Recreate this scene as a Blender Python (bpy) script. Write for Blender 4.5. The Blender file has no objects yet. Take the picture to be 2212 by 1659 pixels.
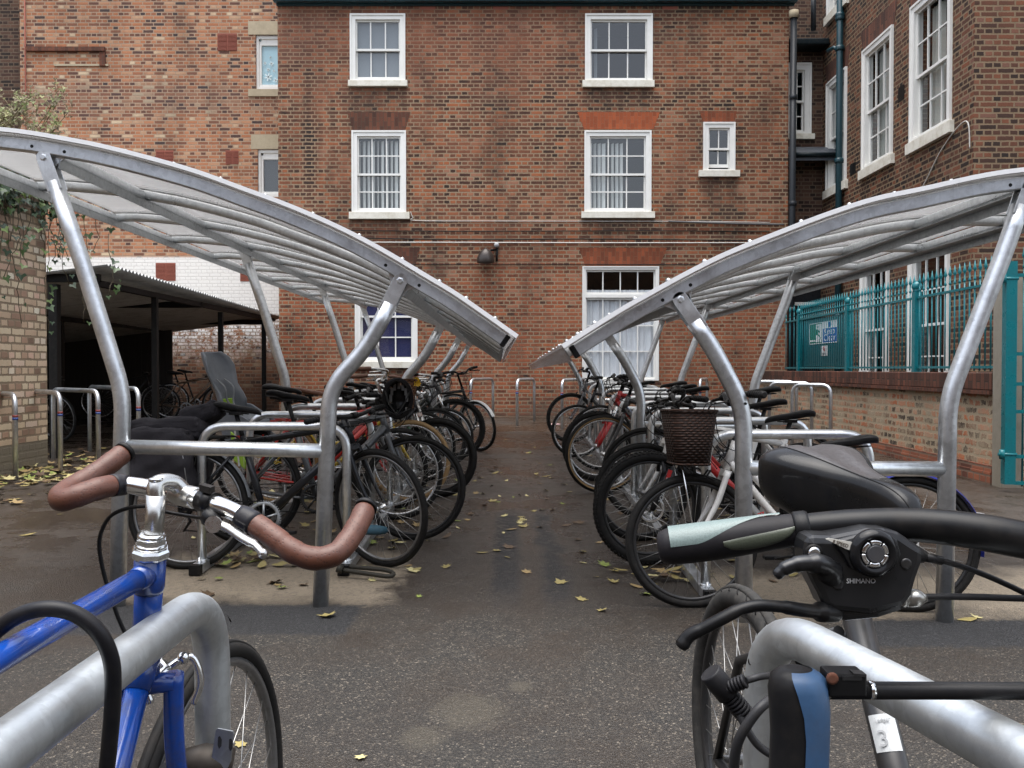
import bpy, math, random
from mathutils import Vector, Matrix
random.seed(11)
S = bpy.context.scene
COL = S.collection
R_ = math.radians
PI = math.pi
V = Vector

# ---------------------------------------------------------------- camera
CAMZ = 1.12
F = 1878.0
PITCH = 0.0173
cd = bpy.data.cameras.new('camera')
cam = bpy.data.objects.new('camera', cd)
COL.objects.link(cam)
cam.location = (0, 0, CAMZ)
cam.rotation_euler = (PI / 2 - PITCH, 0, 0)
cd.sensor_width = 36
cd.lens = 36 * F / 2212
cd.clip_start = 0.02
cd.clip_end = 500
S.camera = cam


def at(px, py, y):
    """the point at distance y along the view whose place in the photo (2212 wide) is px, py"""
    dx = (px - 1106) / F
    dz = -(py - 829.5) / F
    d = V((dx, math.cos(PITCH) + dz * math.sin(PITCH), -math.sin(PITCH) + dz * math.cos(PITCH)))
    return V((0, 0, CAMZ)) + d * (y / d.y)


def gz(y):
    """height of the yard: level near the camera, rising gently to the far wall"""
    if y < 4.5:
        return 0.0
    return min(0.0165 * (y - 4.5), 0.2)


# ---------------------------------------------------------------- mesh helper
ORG = {}


class MB:
    def __init__(s):
        s.v, s.f, s.m, s.sm = [], [], [], []
        s.cur = 0

    def face(s, idx, smooth=False):
        s.f.append(tuple(idx)); s.m.append(s.cur); s.sm.append(smooth)

    def poly(s, pts, smooth=False):
        b = len(s.v); s.v += [V(p) for p in pts]
        s.face(range(b, b + len(pts)), smooth)

    def box8(s, p):
        b = len(s.v); s.v += [V(q) for q in p]
        for q in ((0, 3, 2, 1), (4, 5, 6, 7), (0, 1, 5, 4), (1, 2, 6, 5), (2, 3, 7, 6), (3, 0, 4, 7)):
            s.face([b + i for i in q])

    def box(s, x0, x1, y0, y1, z0, z1):
        s.box8([(x0, y0, z0), (x1, y0, z0), (x1, y1, z0), (x0, y1, z0), (x0, y0, z1), (x1, y0, z1), (x1, y1, z1), (x0, y1, z1)])

    def mbox(s, M, u0, u1, v0, v1, w0, w1):
        s.box8([M(u0, v0, w0), M(u1, v0, w0), M(u1, v0, w1), M(u0, v0, w1), M(u0, v1, w0), M(u1, v1, w0), M(u1, v1, w1), M(u0, v1, w1)])

    def obox(s, c, ax, ay, az):
        c, ax, ay, az = V(c), V(ax), V(ay), V(az)
        s.box8([c - ax - ay - az, c + ax - ay - az, c + ax + ay - az, c - ax + ay - az, c - ax - ay + az, c + ax - ay + az, c + ax + ay + az, c - ax + ay + az])

    def rings(s, rings, closed=False, cap=True, smooth=True):
        n = len(rings[0]); b = len(s.v)
        for r in rings:
            s.v += [V(p) for p in r]
        k = len(rings)
        for i in range(k if closed else k - 1):
            j = (i + 1) % k
            for a in range(n):
                c = (a + 1) % n
                s.face((b + i * n + a, b + i * n + c, b + j * n + c, b + j * n + a), smooth)
        if cap and not closed:
            s.face([b + a for a in reversed(range(n))])
            s.face([b + (k - 1) * n + a for a in range(n)])

    def tube(s, pts, r, n=10, closed=False, cap=True, up=None, flat=1.0, round_end=False):
        pts = [V(p) for p in pts]
        k = len(pts)
        rs = list(r) if isinstance(r, (list, tuple)) else [r] * k
        if len(rs) != k:            # spread the given radii evenly along the path
            q = len(rs) - 1
            rs = [rs[int(i * q / (k - 1))] * (1 - (i * q / (k - 1)) % 1) + rs[min(int(i * q / (k - 1)) + 1, q)] * ((i * q / (k - 1)) % 1) for i in range(k)]
        if round_end and not closed:
            d0 = (pts[0] - pts[1]).normalized(); d1 = (pts[-1] - pts[-2]).normalized()
            r0, r1 = rs[0], rs[-1]
            pts = [pts[0] + d0 * r0 * .5, pts[0] + d0 * r0 * .38] + pts + [pts[-1] + d1 * r1 * .38, pts[-1] + d1 * r1 * .5]
            rs = [r0 * .55, r0 * .82] + rs + [r1 * .82, r1 * .55]
            k = len(pts)
        T = []
        for i in range(k):
            if closed:
                t = pts[(i + 1) % k] - pts[i - 1]
            else:
                t = pts[min(i + 1, k - 1)] - pts[max(i - 1, 0)]
            T.append(t.normalized() if t.length > 1e-9 else V((0, 0, 1)))
        u = V(up) if up is not None else (V((0, 0, 1)) if abs(T[0].z) < .9 else V((1, 0, 0)))
        rings = []
        for i in range(k):
            u = (u - T[i] * u.dot(T[i]))
            u = u.normalized() if u.length > 1e-6 else T[i].orthogonal().normalized()
            w = T[i].cross(u)
            rings.append([pts[i] + (u * math.sin(2 * PI * a / n) * flat + w * math.cos(2 * PI * a / n)) * rs[i] for a in range(n)])
        s.rings(rings, closed, cap)

    def cyl(s, a, b, r, n=12, r2=None):
        s.tube([a, b], [r, r if r2 is None else r2], n)

    def lathe(s, o, axis, prof, n=20, cap=True, smooth=True):
        o, axis = V(o), V(axis).normalized()
        u = axis.orthogonal().normalized(); w = axis.cross(u)
        s.rings([[o + axis * h + (u * math.cos(2 * PI * a / n) + w * math.sin(2 * PI * a / n)) * r for a in range(n)] for h, r in prof], cap=cap, smooth=smooth)

    def torus(s, c, axis, R, r, N=48, n=8, flat=1.0, a0=0, a1=2 * PI, u=None):
        """ring of radius R about axis; the section is r across and flat*r along the axis"""
        c, axis = V(c), V(axis).normalized()
        u = V(u).normalized() if u is not None else axis.orthogonal().normalized()
        w = axis.cross(u)
        full = abs(a1 - a0 - 2 * PI) < 1e-6
        rr = []
        for i in range(N if full else N + 1):
            t = a0 + (a1 - a0) * i / N
            e = u * math.cos(t) + w * math.sin(t)
            rr.append([c + e * (R + r * math.cos(2 * PI * j / n)) + axis * (r * flat * math.sin(2 * PI * j / n)) for j in range(n)])
        s.rings(rr, closed=full)

    def ball(s, c, r, n=12, m=8, sc=(1, 1, 1)):
        c = V(c)
        s.rings([[c + V((math.cos(2 * PI * a / n) * math.sin(PI * i / m) * sc[0], math.sin(2 * PI * a / n) * math.sin(PI * i / m) * sc[1], -math.cos(PI * i / m) * sc[2])) * r
                  for a in range(n)] for i in ([.15] + list(range(1, m)) + [m - .15])])

    def prism(s, poly, d, smooth=False):
        """poly: 3-D outline; d: the vector it is pulled along"""
        p = [V(q) for q in poly]; d = V(d); n = len(p); b = len(s.v)
        s.v += p + [q + d for q in p]
        s.face([b + i for i in range(n)]); s.face([b + n + i for i in reversed(range(n))])
        for i in range(n):
            j = (i + 1) % n
            s.face((b + j, b + i, b + n + i, b + n + j), smooth)

    def strip(s, pts, nrm, half_w, side, h):
        """rectangular bar along pts; nrm: per-point normals; side: width direction; it hangs h below the line"""
        rr = []
        side = V(side)
        for p, n in zip(pts, nrm):
            p, n = V(p), V(n)
            rr.append([p + side * half_w, p - side * half_w, p - side * half_w - n * h, p + side * half_w - n * h])
        s.rings(rr, smooth=False)

    def xf(s, M, start=0):
        for i in range(start, len(s.v)):
            s.v[i] = M @ s.v[i]

    def build(s, name, mats, parent=None, bevel=0, loc=None, local=False):
        me = bpy.data.meshes.new(name)
        if parent is not None:
            org = V((0, 0, 0)) if local else ORG.get(parent.name, V((0, 0, 0)))
        else:
            if loc is None and not local:
                xs = [p.x for p in s.v]; ys = [p.y for p in s.v]; zs = [p.z for p in s.v]
                loc = ((min(xs) + max(xs)) / 2, (min(ys) + max(ys)) / 2, min(zs))
            org = V((0, 0, 0)) if local else V(loc)
        me.from_pydata([tuple(p - org) for p in s.v], [], s.f)
        mats = mats if isinstance(mats, (list, tuple)) else [mats]
        for m in mats:
            me.materials.append(m)
        me.polygons.foreach_set('material_index', s.m)
        me.polygons.foreach_set('use_smooth', s.sm)
        me.update()
        o = bpy.data.objects.new(name, me)
        COL.objects.link(o)
        if parent is not None:
            o.parent = parent
        else:
            o.location = org
        ORG[o.name] = org
        if bevel:
            b = o.modifiers.new('bevel', 'BEVEL')
            b.width = bevel; b.segments = 2; b.limit_method = 'ANGLE'; b.angle_limit = R_(40)
        return o


def halves(mb, key):
    """split a mesh builder in two by where its faces lie"""
    out = []
    for want in (True, False):
        n = MB(); idx = {}
        for f, m, sm in zip(mb.f, mb.m, mb.sm):
            c = sum((mb.v[i] for i in f), V((0, 0, 0))) / len(f)
            if key(c) != want: continue
            g = []
            for i in f:
                if i not in idx: idx[i] = len(n.v); n.v.append(mb.v[i])
                g.append(idx[i])
            n.f.append(tuple(g)); n.m.append(m); n.sm.append(sm)
        if n.f: out.append(n)
    return out


def build_pair(mb, key, name, mats, parent, **kw):
    return [h.build(name, mats, parent, **kw) for h in halves(mb, key)]


def tag(o, label=None, cat=None, group=None, kind=None):
    if label: o['label'] = label
    if cat: o['category'] = cat
    if group: o['group'] = group
    if kind: o['kind'] = kind
    return o


def thing(name, label, cat, loc=(0, 0, 0), group=None, rot=(0, 0, 0)):
    o = bpy.data.objects.new(name, None)
    COL.objects.link(o)
    o.location = loc; o.rotation_euler = rot
    o.empty_display_size = .1
    ORG[o.name] = V(loc)
    return tag(o, label, cat, group)


KIDS = {}


def copy_tree(o, parent=None):
    c = o.copy(); COL.objects.link(c); c.parent = parent
    for ch in list(o.children):
        copy_tree(ch, c)
    return c


def smooth_path(pts, sub=6):
    """Catmull-Rom through pts"""
    pts = [V(p) for p in pts]
    out = []
    for i in range(len(pts) - 1):
        p0 = pts[max(i - 1, 0)]; p1 = pts[i]; p2 = pts[i + 1]; p3 = pts[min(i + 2, len(pts) - 1)]
        for k in range(sub):
            t = k / sub
            out.append(.5 * ((2 * p1) + (p2 - p0) * t + (2 * p0 - 5 * p1 + 4 * p2 - p3) * t * t + (3 * p1 - p0 - 3 * p2 + p3) * t ** 3))
    out.append(pts[-1])
    return out


def bend(pts, r, n=6):
    """polyline with its corners rounded"""
    pts = [V(p) for p in pts]
    out = [pts[0]]
    for i in range(1, len(pts) - 1):
        a, b, c = pts[i - 1], pts[i], pts[i + 1]
        d0 = (a - b); d1 = (c - b)
        q = min(r, d0.length * .49, d1.length * .49)
        p0 = b + d0.normalized() * q; p1 = b + d1.normalized() * q
        for k in range(n + 1):
            t = k / n
            out.append(p0 * (1 - t) ** 2 + b * 2 * t * (1 - t) + p1 * t * t)
    out.append(pts[-1])
    return out


# ---------------------------------------------------------------- materials
class G:
    def __init__(s, name):
        s.mat = bpy.data.materials.new(name)
        s.mat.use_nodes = True
        s.t = s.mat.node_tree
        s.t.nodes.clear()
        s.out = s.t.nodes.new('ShaderNodeOutputMaterial')

    def n(s, typ, ins=None, **props):
        nd = s.t.nodes.new('ShaderNode' + typ)
        for k, v in props.items():
            setattr(nd, k, v)
        for k, v in (ins or {}).items():
            s.put(nd.inputs[k], v)
        return nd

    def put(s, sock, v):
        if isinstance(v, bpy.types.NodeSocket):
            s.t.links.new(v, sock)
        elif isinstance(v, (tuple, list)) and len(v) == 3 and sock.type == 'RGBA':
            sock.default_value = (*v, 1)
        else:
            sock.default_value = v

    def math(s, op, a, b=None, clamp=False):
        nd = s.n('Math', {0: a}, operation=op, use_clamp=clamp)
        if b is not None:
            s.put(nd.inputs[1], b)
        return nd.outputs[0]

    def mix(s, f, a, b, mode='MIX'):
        nd = s.n('Mix', None, data_type='RGBA', blend_type=mode)
        s.put(nd.inputs[0], f); s.put(nd.inputs[6], a); s.put(nd.inputs[7], b)
        return nd.outputs[2]

    def ramp(s, f, stops, interp='LINEAR'):
        nd = s.n('ValToRGB', {0: f})
        cr = nd.color_ramp; cr.interpolation = interp
        while len(cr.elements) < len(stops):
            cr.elements.new(.5)
        for e, (p, c) in zip(cr.elements, stops):
            e.position = p
            e.color = (*c, 1) if isinstance(c, (tuple, list)) else (c, c, c, 1)
        return nd.outputs[0]

    def noise(s, vec, scale, detail=4, rough=.55, col=False, dist=0):
        nd = s.n('TexNoise', {'Scale': scale, 'Detail': detail, 'Roughness': rough, 'Distortion': dist})
        if vec is not None:
            s.t.links.new(vec, nd.inputs['Vector'])
        return nd.outputs[1 if col else 0]

    def vor(s, vec, scale, out=1, feature='F1'):
        nd = s.n('TexVoronoi', {'Scale': scale}, feature=feature)
        if vec is not None:
            s.t.links.new(vec, nd.inputs['Vector'])
        return nd.outputs[out]

    def pos(s):
        return s.n('NewGeometry').outputs['Position']

    def obj(s):
        return s.n('TexCoord').outputs['Object']

    def mapped(s, vec, scale=(1, 1, 1), loc=(0, 0, 0)):
        return s.n('Mapping', {'Vector': vec, 'Scale': scale, 'Location': loc}).outputs[0]

    def bsdf(s, col, rough=.5, metal=0, bump=None, bs=.3, bd=.01, **kw):
        b = s.n('BsdfPrincipled')
        s.put(b.inputs['Base Color'], col); s.put(b.inputs['Roughness'], rough); s.put(b.inputs['Metallic'], metal)
        for k, v in kw.items():
            s.put(b.inputs[k.replace('_', ' ')], v)
        if bump is not None:
            bn = s.n('Bump', {'Height': bump, 'Strength': bs, 'Distance': bd})
            s.t.links.new(bn.outputs[0], b.inputs['Normal'])
        s.t.links.new(b.outputs[0], s.out.inputs[0])
        return b


def paint(name, col, rough=.4, metal=0, dirt=.35, scale=30, coat=0, dirtcol=(.06, .05, .04), bump=0):
    g = G(name)
    p = g.obj()
    n1 = g.noise(p, scale, 6, .65)
    f = g.ramp(n1, [(.45, 0), (.8, 1)])
    c = g.mix(g.math('MULTIPLY', f, dirt), col, dirtcol)
    n2 = g.noise(p, scale * 5, 3)
    c = g.mix(.12, c, g.mix(n2, (0, 0, 0), (1, 1, 1)), 'OVERLAY')
    r = g.math('ADD', g.math('MULTIPLY', n1, .3), rough - .15)
    kw = {}
    if metal < .1 and max(col) < .05: kw['Specular_IOR_Level'] = .2
    if coat: kw['Coat_Weight'] = coat
    g.bsdf(c, r, metal, n2 if bump else None, bump, .002, **kw)
    return g.mat


_pc = {}


def P(col, rough=.4, metal=0, dirt=.3, scale=30, coat=0):
    k = (tuple(round(c, 3) for c in col), rough, metal, dirt, scale, coat)
    if k not in _pc:
        _pc[k] = paint('paint', col, rough, metal, dirt, scale, coat)
    return _pc[k]


def galv(name, base=(.52, .54, .56), rough=.34, dark=.55, scale=1.0):
    g = G(name)
    p = g.obj()
    v = g.vor(p, 55 * scale, 1)
    sp = g.n('SeparateColor', {0: v}).outputs[0]
    n1 = g.noise(p, 6 * scale, 6, .65)
    n2 = g.noise(g.mapped(p, (60, 60, 9)), 1.0 * scale, 5, .6)
    m = g.math('ADD', g.math('MULTIPLY', sp, .22), g.math('MULTIPLY', n1, .9))
    c = g.ramp(m, [(.25, tuple(x * dark for x in base)), (.52, base), (.85, tuple(min(1, x * 1.22) for x in base))])
    c = g.mix(g.ramp(n2, [(.55, 0), (.8, .45)]), c, tuple(x * .62 for x in base))
    r = g.math('ADD', g.math('MULTIPLY', n1, .35), rough - .12)
    g.bsdf(c, r, .93, g.math('ADD', n2, g.math('MULTIPLY', sp, .4)), .12, .003)
    return g.mat


def wall_uv(g):
    """coordinates along a wall and up it, whichever way the wall faces"""
    geo = g.n('NewGeometry')
    ps = g.n('SeparateXYZ', {0: geo.outputs['Position']})
    ns = g.n('SeparateXYZ', {0: geo.outputs['True Normal']})
    f = g.math('GREATER_THAN', g.math('ABSOLUTE', ns.outputs[0]), .6)
    u = g.n('Mix', {0: f, 2: ps.outputs[0], 3: ps.outputs[1]}, data_type='FLOAT').outputs[0]
    return u, ps.outputs[2], geo.outputs['Position'], ps


def brick(name, stops, mortar, bw=.228, bh=.074, mw=.011, stain=.5, warp=.006, region=.35, soldier=False, seed=0.0,
          squash=.5, rough=.85, mort_var=.3, smear=None, extra=None, eng=2, pale=0.0):
    g = G(name)
    u, v, pos, ps = wall_uv(g)
    if soldier:
        u, v = v, u
    # irregular brick edges
    nz = g.noise(pos, 9, 3, .6, True)
    nw = g.n('SeparateColor', {0: nz})
    u2 = g.math('ADD', u, g.math('MULTIPLY', g.math('SUBTRACT', nw.outputs[0], .5), warp * 3))
    nzf = g.noise(pos, 38, 2, .5, True)
    nf = g.n('SeparateColor', {0: nzf})
    u2 = g.math('ADD', u2, g.math('MULTIPLY', g.math('SUBTRACT', nf.outputs[0], .5), warp * 2))
    v2 = g.math('ADD', v, g.math('MULTIPLY', g.math('SUBTRACT', nw.outputs[1], .5), warp * 1.6))
    v2 = g.math('ADD', v2, g.math('MULTIPLY', g.math('SUBTRACT', nf.outputs[1], .5), warp * 2))
    uv = g.n('CombineXYZ', {0: g.math('ADD', u2, 40.0 + seed), 1: g.math('ADD', v2, 10.0)}).outputs[0]
    br = g.n('TexBrick', {'Vector': uv, 'Color1': (0, 0, 0), 'Color2': (1, 1, 1), 'Mortar': (.5, .5, .5), 'Scale': 1.0, 'Mortar Size': mw,
                          'Mortar Smooth': .25, 'Bias': 0.0, 'Brick Width': bw, 'Row Height': bh},
             offset=.5, offset_frequency=2, squash=squash, squash_frequency=eng)
    tint = br.outputs[0]
    mf = br.outputs[1]
    big = g.noise(pos, .55, 4, .6)
    mid = g.noise(pos, 3.0, 4, .6)
    t = g.math('ADD', tint, g.math('MULTIPLY', g.math('SUBTRACT', big, .5), region * 2.2))
    t = g.math('ADD', t, g.math('MULTIPLY', g.math('SUBTRACT', mid, .5), region * .9), True)
    c = g.ramp(t, stops)
    fine = g.noise(pos, 130, 3, .7)
    c = g.mix(.35, c, g.ramp(fine, [(.3, .25), (.7, .75)]), 'OVERLAY')
    if pale:
        lg = g.noise(g.mapped(pos, (1, 1, 1), (7, 3, 5)), 1.4, 5, .65)
        c = g.mix(g.ramp(lg, [(.5, 0), (.75, pale)]), c, (.26, .15, .105))
    mc = g.mix(g.math('MULTIPLY', mid, mort_var * 1.6), mortar, tuple(x * .45 for x in mortar))
    mm = mf
    if smear:
        sn = g.noise(pos, 22, 5, .7)
        sn2 = g.noise(pos, 2.2, 3, .6)
        sm = g.ramp(g.math('ADD', sn, g.math('MULTIPLY', g.math('SUBTRACT', sn2, .5), .8)), [(.5 - .18 * smear, 0), (.62, 1)])
        near = g.ramp(fine, [(.2, .4), (.8, 1)])
        mm = g.math('MAXIMUM', mf, g.math('MULTIPLY', sm, near))
    c = g.mix(mm, c, mc)
    st = g.noise(g.mapped(pos, (1.1, 1.1, .35)), 1.3, 6, .68)
    c = g.mix(g.ramp(st, [(.46, 0), (.74, stain)]), c, (.035, .026, .02))
    h = g.math('SUBTRACT', g.math('MULTIPLY', fine, .25), mf)
    if extra:
        c = extra(g, c, ps, pos, mf, fine)
    g.bsdf(c, rough, 0, h, .55, .012, Specular_IOR_Level=.3)
    return g.mat


def zmask(g, z, lo, hi):
    return g.math('DIVIDE', g.math('SUBTRACT', z, lo), hi - lo, True)


# main building: orange and clean low down, brown with buff pointing in the middle, redder high up
def main_extra(g, c, ps, pos, mf, fine):
    z = ps.outputs[2]
    n = g.noise(pos, .7, 4, .65)
    zz = g.math('ADD', z, g.math('MULTIPLY', g.math('SUBTRACT', n, .5), 2.6))
    low = g.math('SUBTRACT', 1.0, zmask(g, zz, 2.6, 3.6))
    mott = g.ramp(g.noise(pos, 5.5, 4, .7), [(.38, 0), (.6, .62)])
    c = g.mix(g.math('MULTIPLY', low, g.math('MULTIPLY', g.math('SUBTRACT', 1.0, mf), mott)), c, (.33, .085, .034))
    high = zmask(g, zz, 5.9, 7.2)
    left = g.math('SUBTRACT', 1.0, zmask(g, g.math('ADD', ps.outputs[0], g.math('MULTIPLY', n, 2)), 1.0, 4.5))
    c = g.mix(g.math('MULTIPLY', g.math('MULTIPLY', high, left), .32), c, (.22, .088, .058))
    pz = g.ramp(g.noise(g.mapped(pos, (1, 1, 1.6), (3, 1, 9)), 1.0, 6, .74), [(.48, 0), (.62, .55)])
    c = g.mix(g.math('MULTIPLY', pz, g.math('SUBTRACT', 1.0, g.math('MULTIPLY', mf, .6))), c, (.25, .094, .05))
    base = g.math('SUBTRACT', 1.0, zmask(g, zz, .15, .75))
    c = g.mix(g.math('MULTIPLY', base, .7), c, (.10, .075, .055))
    # run-off stains below the sills
    for sx0, sx1, sz in ((-3.1, -1.97, 6.52), (1.33, 2.7, 6.52), (-3.1, -1.94, 4.0), (1.3, 2.72, 4.0), (3.53, 4.33, 4.78), (-3.0, -1.8, 1.15)):
        e = g.math('ADD', ps.outputs[0], g.math('MULTIPLY', g.math('SUBTRACT', n, .5), .5))
        sm_ = g.math('MULTIPLY', g.math('MULTIPLY', zmask(g, e, sx0, sx0 + .12), g.math('SUBTRACT', 1.0, zmask(g, e, sx1 - .12, sx1))), g.math('MULTIPLY', zmask(g, z, sz - .75, sz - .05), g.math('SUBTRACT', 1.0, zmask(g, z, sz, sz + .01))))
        c = g.mix(g.math('MULTIPLY', sm_, g.ramp(g.noise(g.mapped(pos, (9, 9, .8)), 1.0, 4, .7), [(.3, .1), (.7, .75)])), c, (.045, .03, .022))
    # soot-black run of bricks beside the corner
    x = ps.outputs[0]
    s = g.math('MULTIPLY', g.math('MULTIPLY', zmask(g, x, -4.02, -3.92), g.math('SUBTRACT', 1.0, zmask(g, x, -3.8, -3.55))),
               g.math('MULTIPLY', zmask(g, zz, 3.9, 4.6), g.math('SUBTRACT', 1.0, zmask(g, zz, 5.9, 6.6))))
    c = g.mix(g.math('MULTIPLY', s, g.math('SUBTRACT', .9, mf, True)), c, (.022, .018, .016))
    return c


RED = [(0, (.034, .020, .015)), (.16, (.070, .031, .020)), (.42, (.125, .050, .029)), (.66, (.205, .074, .038)), (.86, (.33, .108, .045)), (1, (.30, .14, .085))]
M_main = brick('brown_brick', RED, (.33, .235, .15), stain=.78, region=.5, warp=.0085, mw=.0125, seed=0, extra=main_extra, pale=.25, bh=.0735)


def left_extra(g, c, ps, pos, mf, fine):
    z = ps.outputs[2]
    x = ps.outputs[0]
    n = g.noise(pos, 2.4, 5, .7)
    n2 = g.noise(pos, 9, 4, .75)
    zz = g.math('ADD', z, g.math('MULTIPLY', g.math('SUBTRACT', n, .5), 1.3))
    # old white paint: whole above the shed roof, flaking off brick by brick below it
    top = g.math('SUBTRACT', 1.0, zmask(g, z, 3.46, 3.5))
    whole = zmask(g, zz, 2.0, 2.35)
    flake = g.ramp(n2, [(.44, 0), (.52, 1)])
    part = g.math('MULTIPLY', g.math('MULTIPLY', flake, zmask(g, zz, 1.2, 2.0)), g.math('SUBTRACT', 1.0, g.math('MULTIPLY', mf, .9)))
    wear = g.ramp(n2, [(.24, 0), (.30, 1)])
    m = g.math('MULTIPLY', top, g.math('MAXIMUM', g.math('MULTIPLY', whole, wear), part))
    paint_c = g.mix(g.math('MULTIPLY', mf, .35), (.78, .75, .70), (.5, .46, .42))
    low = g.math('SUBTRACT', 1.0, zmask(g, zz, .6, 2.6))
    c = g.mix(g.math('MULTIPLY', low, .75), c, (.05, .032, .024))  # shade under the shed roof put into the colour of the low bricks
    c = g.mix(m, c, paint_c)
    # newer brick panel and dark band high up
    d = g.math('MULTIPLY', zmask(g, zz, 6.3, 6.7), g.math('SUBTRACT', 1.0, zmask(g, zz, 7.0, 7.3)))
    c = g.mix(g.math('MULTIPLY', d, g.math('MULTIPLY', g.math('SUBTRACT', 1, mf), .42)), c, (.05, .045, .05))
    return c


ORANGE = [(0, (.06, .042, .04)), (.1, (.13, .06, .042)), (.3, (.26, .11, .062)), (.55, (.38, .150, .072)), (.78, (.43, .19, .10)), (.93, (.45, .255, .15)), (1, (.58, .44, .29))]
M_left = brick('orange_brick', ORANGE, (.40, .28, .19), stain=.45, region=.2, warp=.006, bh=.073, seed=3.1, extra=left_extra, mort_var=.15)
BUFF = [(0, (.20, .13, .09)), (.2, (.44, .28, .19)), (.45, (.60, .46, .31)), (.7, (.66, .54, .37)), (.85, (.62, .41, .30)), (1, (.76, .68, .53))]


def buff_extra(g, c, ps, pos, mf, fine):
    z = ps.outputs[2]
    n = g.noise(pos, 1.6, 5, .65)
    zz = g.math('ADD', z, g.math('MULTIPLY', g.math('SUBTRACT', n, .5), 1.2))
    c = g.mix(g.math('MULTIPLY', zmask(g, zz, 2.35, 3.2), .75), c, (.075, .062, .042))
    pl = g.math('SUBTRACT', 1.0, zmask(g, z, .36, .37))
    cc = g.mix(fine, (.10, .085, .06), (.26, .22, .16))
    return g.mix(pl, c, cc)


M_buff = brick('buff_brick', BUFF, (.30, .225, .15), stain=.3, region=.12, warp=.009, bh=.079, mw=.012, seed=6.3, extra=buff_extra, bw=.235)
DARK = [(0, (.018, .012, .010)), (.25, (.042, .021, .014)), (.5, (.078, .033, .020)), (.75, (.125, .047, .026)), (.93, (.19, .066, .032)), (1, (.16, .075, .05))]
M_right = brick('dark_brick', DARK, (.24, .165, .10), stain=.45, region=.25, warp=.006, seed=1.7, mort_var=.35, mw=.0125)
M_deep_brick = brick('deep_brown_brick', [(0, (.02, .016, .013)), (.5, (.06, .03, .022)), (1, (.13, .07, .045))], (.16, .11, .075), stain=.6, region=.2, seed=2.2)  # darkest brown brick, for the set-back bay and the far corner building


def low_extra(g, c, ps, pos, mf, fine):
    z = ps.outputs[2]
    y = ps.outputs[1]
    return c


OLD = [(0, (.04, .034, .03)), (.16, (.10, .07, .05)), (.32, (.22, .12, .075)), (.5, (.42, .15, .075)), (.8, (.54, .19, .085)), (.92, (.50, .28, .18)), (1, (.35, .3, .22))]
M_low = brick('patched_brick', OLD, (.44, .36, .25), stain=.25, region=.12, warp=.026, mw=.017, seed=4.4, smear=.85, bh=.078, mort_var=.15)
M_plinth = brick('red_brick', [(0, (.12, .05, .035)), (.5, (.22, .08, .05)), (1, (.34, .12, .065))], (.22, .15, .11), stain=.5, region=.1, seed=5.5, warp=.003)
M_cope = brick('coping_brick', [(0, (.05, .026, .02)), (.5, (.11, .045, .03)), (1, (.17, .065, .04))], (.06, .04, .03), stain=.5, soldier=True, bw=.4, bh=.075, mw=.007, squash=1, warp=.003)
ARCH = [(0, (.07, .03, .02)), (.5, (.12, .046, .028)), (1, (.17, .06, .034))]
M_arch = brick('arch_brick', ARCH, (.10, .065, .045), soldier=True, bw=.17, bh=.07, mw=.005, squash=1, stain=.4, warp=.002)
M_arch_new = brick('fresh_arch_brick', [(0, (.26, .065, .026)), (1, (.38, .095, .036))], (.30, .12, .065), soldier=True, bw=.14, bh=.07, mw=.004, squash=1, stain=.1, warp=.002, region=.05)
M_arch_mid = brick('worn_arch_brick', [(0, (.15, .045, .022)), (1, (.30, .08, .034))], (.20, .09, .05), soldier=True, bw=.17, bh=.07, mw=.005, squash=1, stain=.3, warp=.002, region=.1)

M_galv = galv('galvanised_steel', (.60, .62, .64), .33, .72)
M_galv_bar = galv('galvanised_bar', (.68, .70, .71), .27, .8)
M_galv_near = galv('weathered_galvanised_steel', (.60, .63, .64), .40, .90, 1.6)
M_galv_dull = galv('dull_galvanised_steel', (.40, .415, .42), .42)
M_black = paint('black_plastic', (.007, .007, .0075), .45, 0, .25)
M_blackm = paint('black_painted_metal', (.008, .008, .0085), .36, 0, .3)
M_rubber = paint('tyre_rubber', (.012, .0115, .011), .7, 0, .4, 40, dirtcol=(.05, .043, .036))
M_tan = paint('tan_tyre_rubber', (.32, .20, .085), .7, 0, .4, 40)
M_rim_s = paint('silver_rim', (.62, .62, .62), .28, .9, .3)
M_rim_k = paint('black_rim', (.025, .025, .026), .35, .2, .4)
M_rim_g = paint('grey_rim', (.25, .25, .25), .35, .8, .4)
M_chrome = paint('polished_metal', (.80, .80, .79), .20, 1, .12)
M_steel = paint('spoke_steel', (.42, .41, .39), .35, .9, .2)
M_white = paint('white_gloss_paint', (.78, .77, .73), .35, 0, .14, 5, dirtcol=(.36, .31, .22))
M_sill = paint('painted_stone_sill', (.72, .69, .60), .5, 0, .6, 7, dirtcol=(.34, .28, .17))
M_conc = paint('concrete', (.27, .24, .19), .9, 0, .5, 9, dirtcol=(.16, .14, .10))
M_stone = paint('buff_stone', (.42, .35, .24), .85, 0, .35, 5, dirtcol=(.22, .18, .12))
M_teal = paint('teal_paint', (.004, .145, .165), .3, 0, .35, 14, dirtcol=(.01, .07, .08))
M_teal_d = paint('dark_teal_paint', (.007, .040, .052), .35, 0, .5, 9, dirtcol=(.012, .03, .035))
M_pipe = paint('dark_downpipe', (.022, .026, .031), .4, 0, .4)
M_lead = paint('dark_lead_roof', (.075, .085, .10), .42, .2, .5, 8)
M_terra = paint('terracotta', (.27, .075, .045), .7, 0, .3)
M_wood = paint('dark_timber', (.006, .0055, .005), .6, 0, .3)
M_blind = paint('pale_blind', (.70, .71, .69), .8, 0, .1)
M_grey = paint('grey_blind', (.17, .19, .21), .8, 0, .05)
M_net = paint('net_curtain', (.72, .73, .76), .9, 0, .05)
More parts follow.
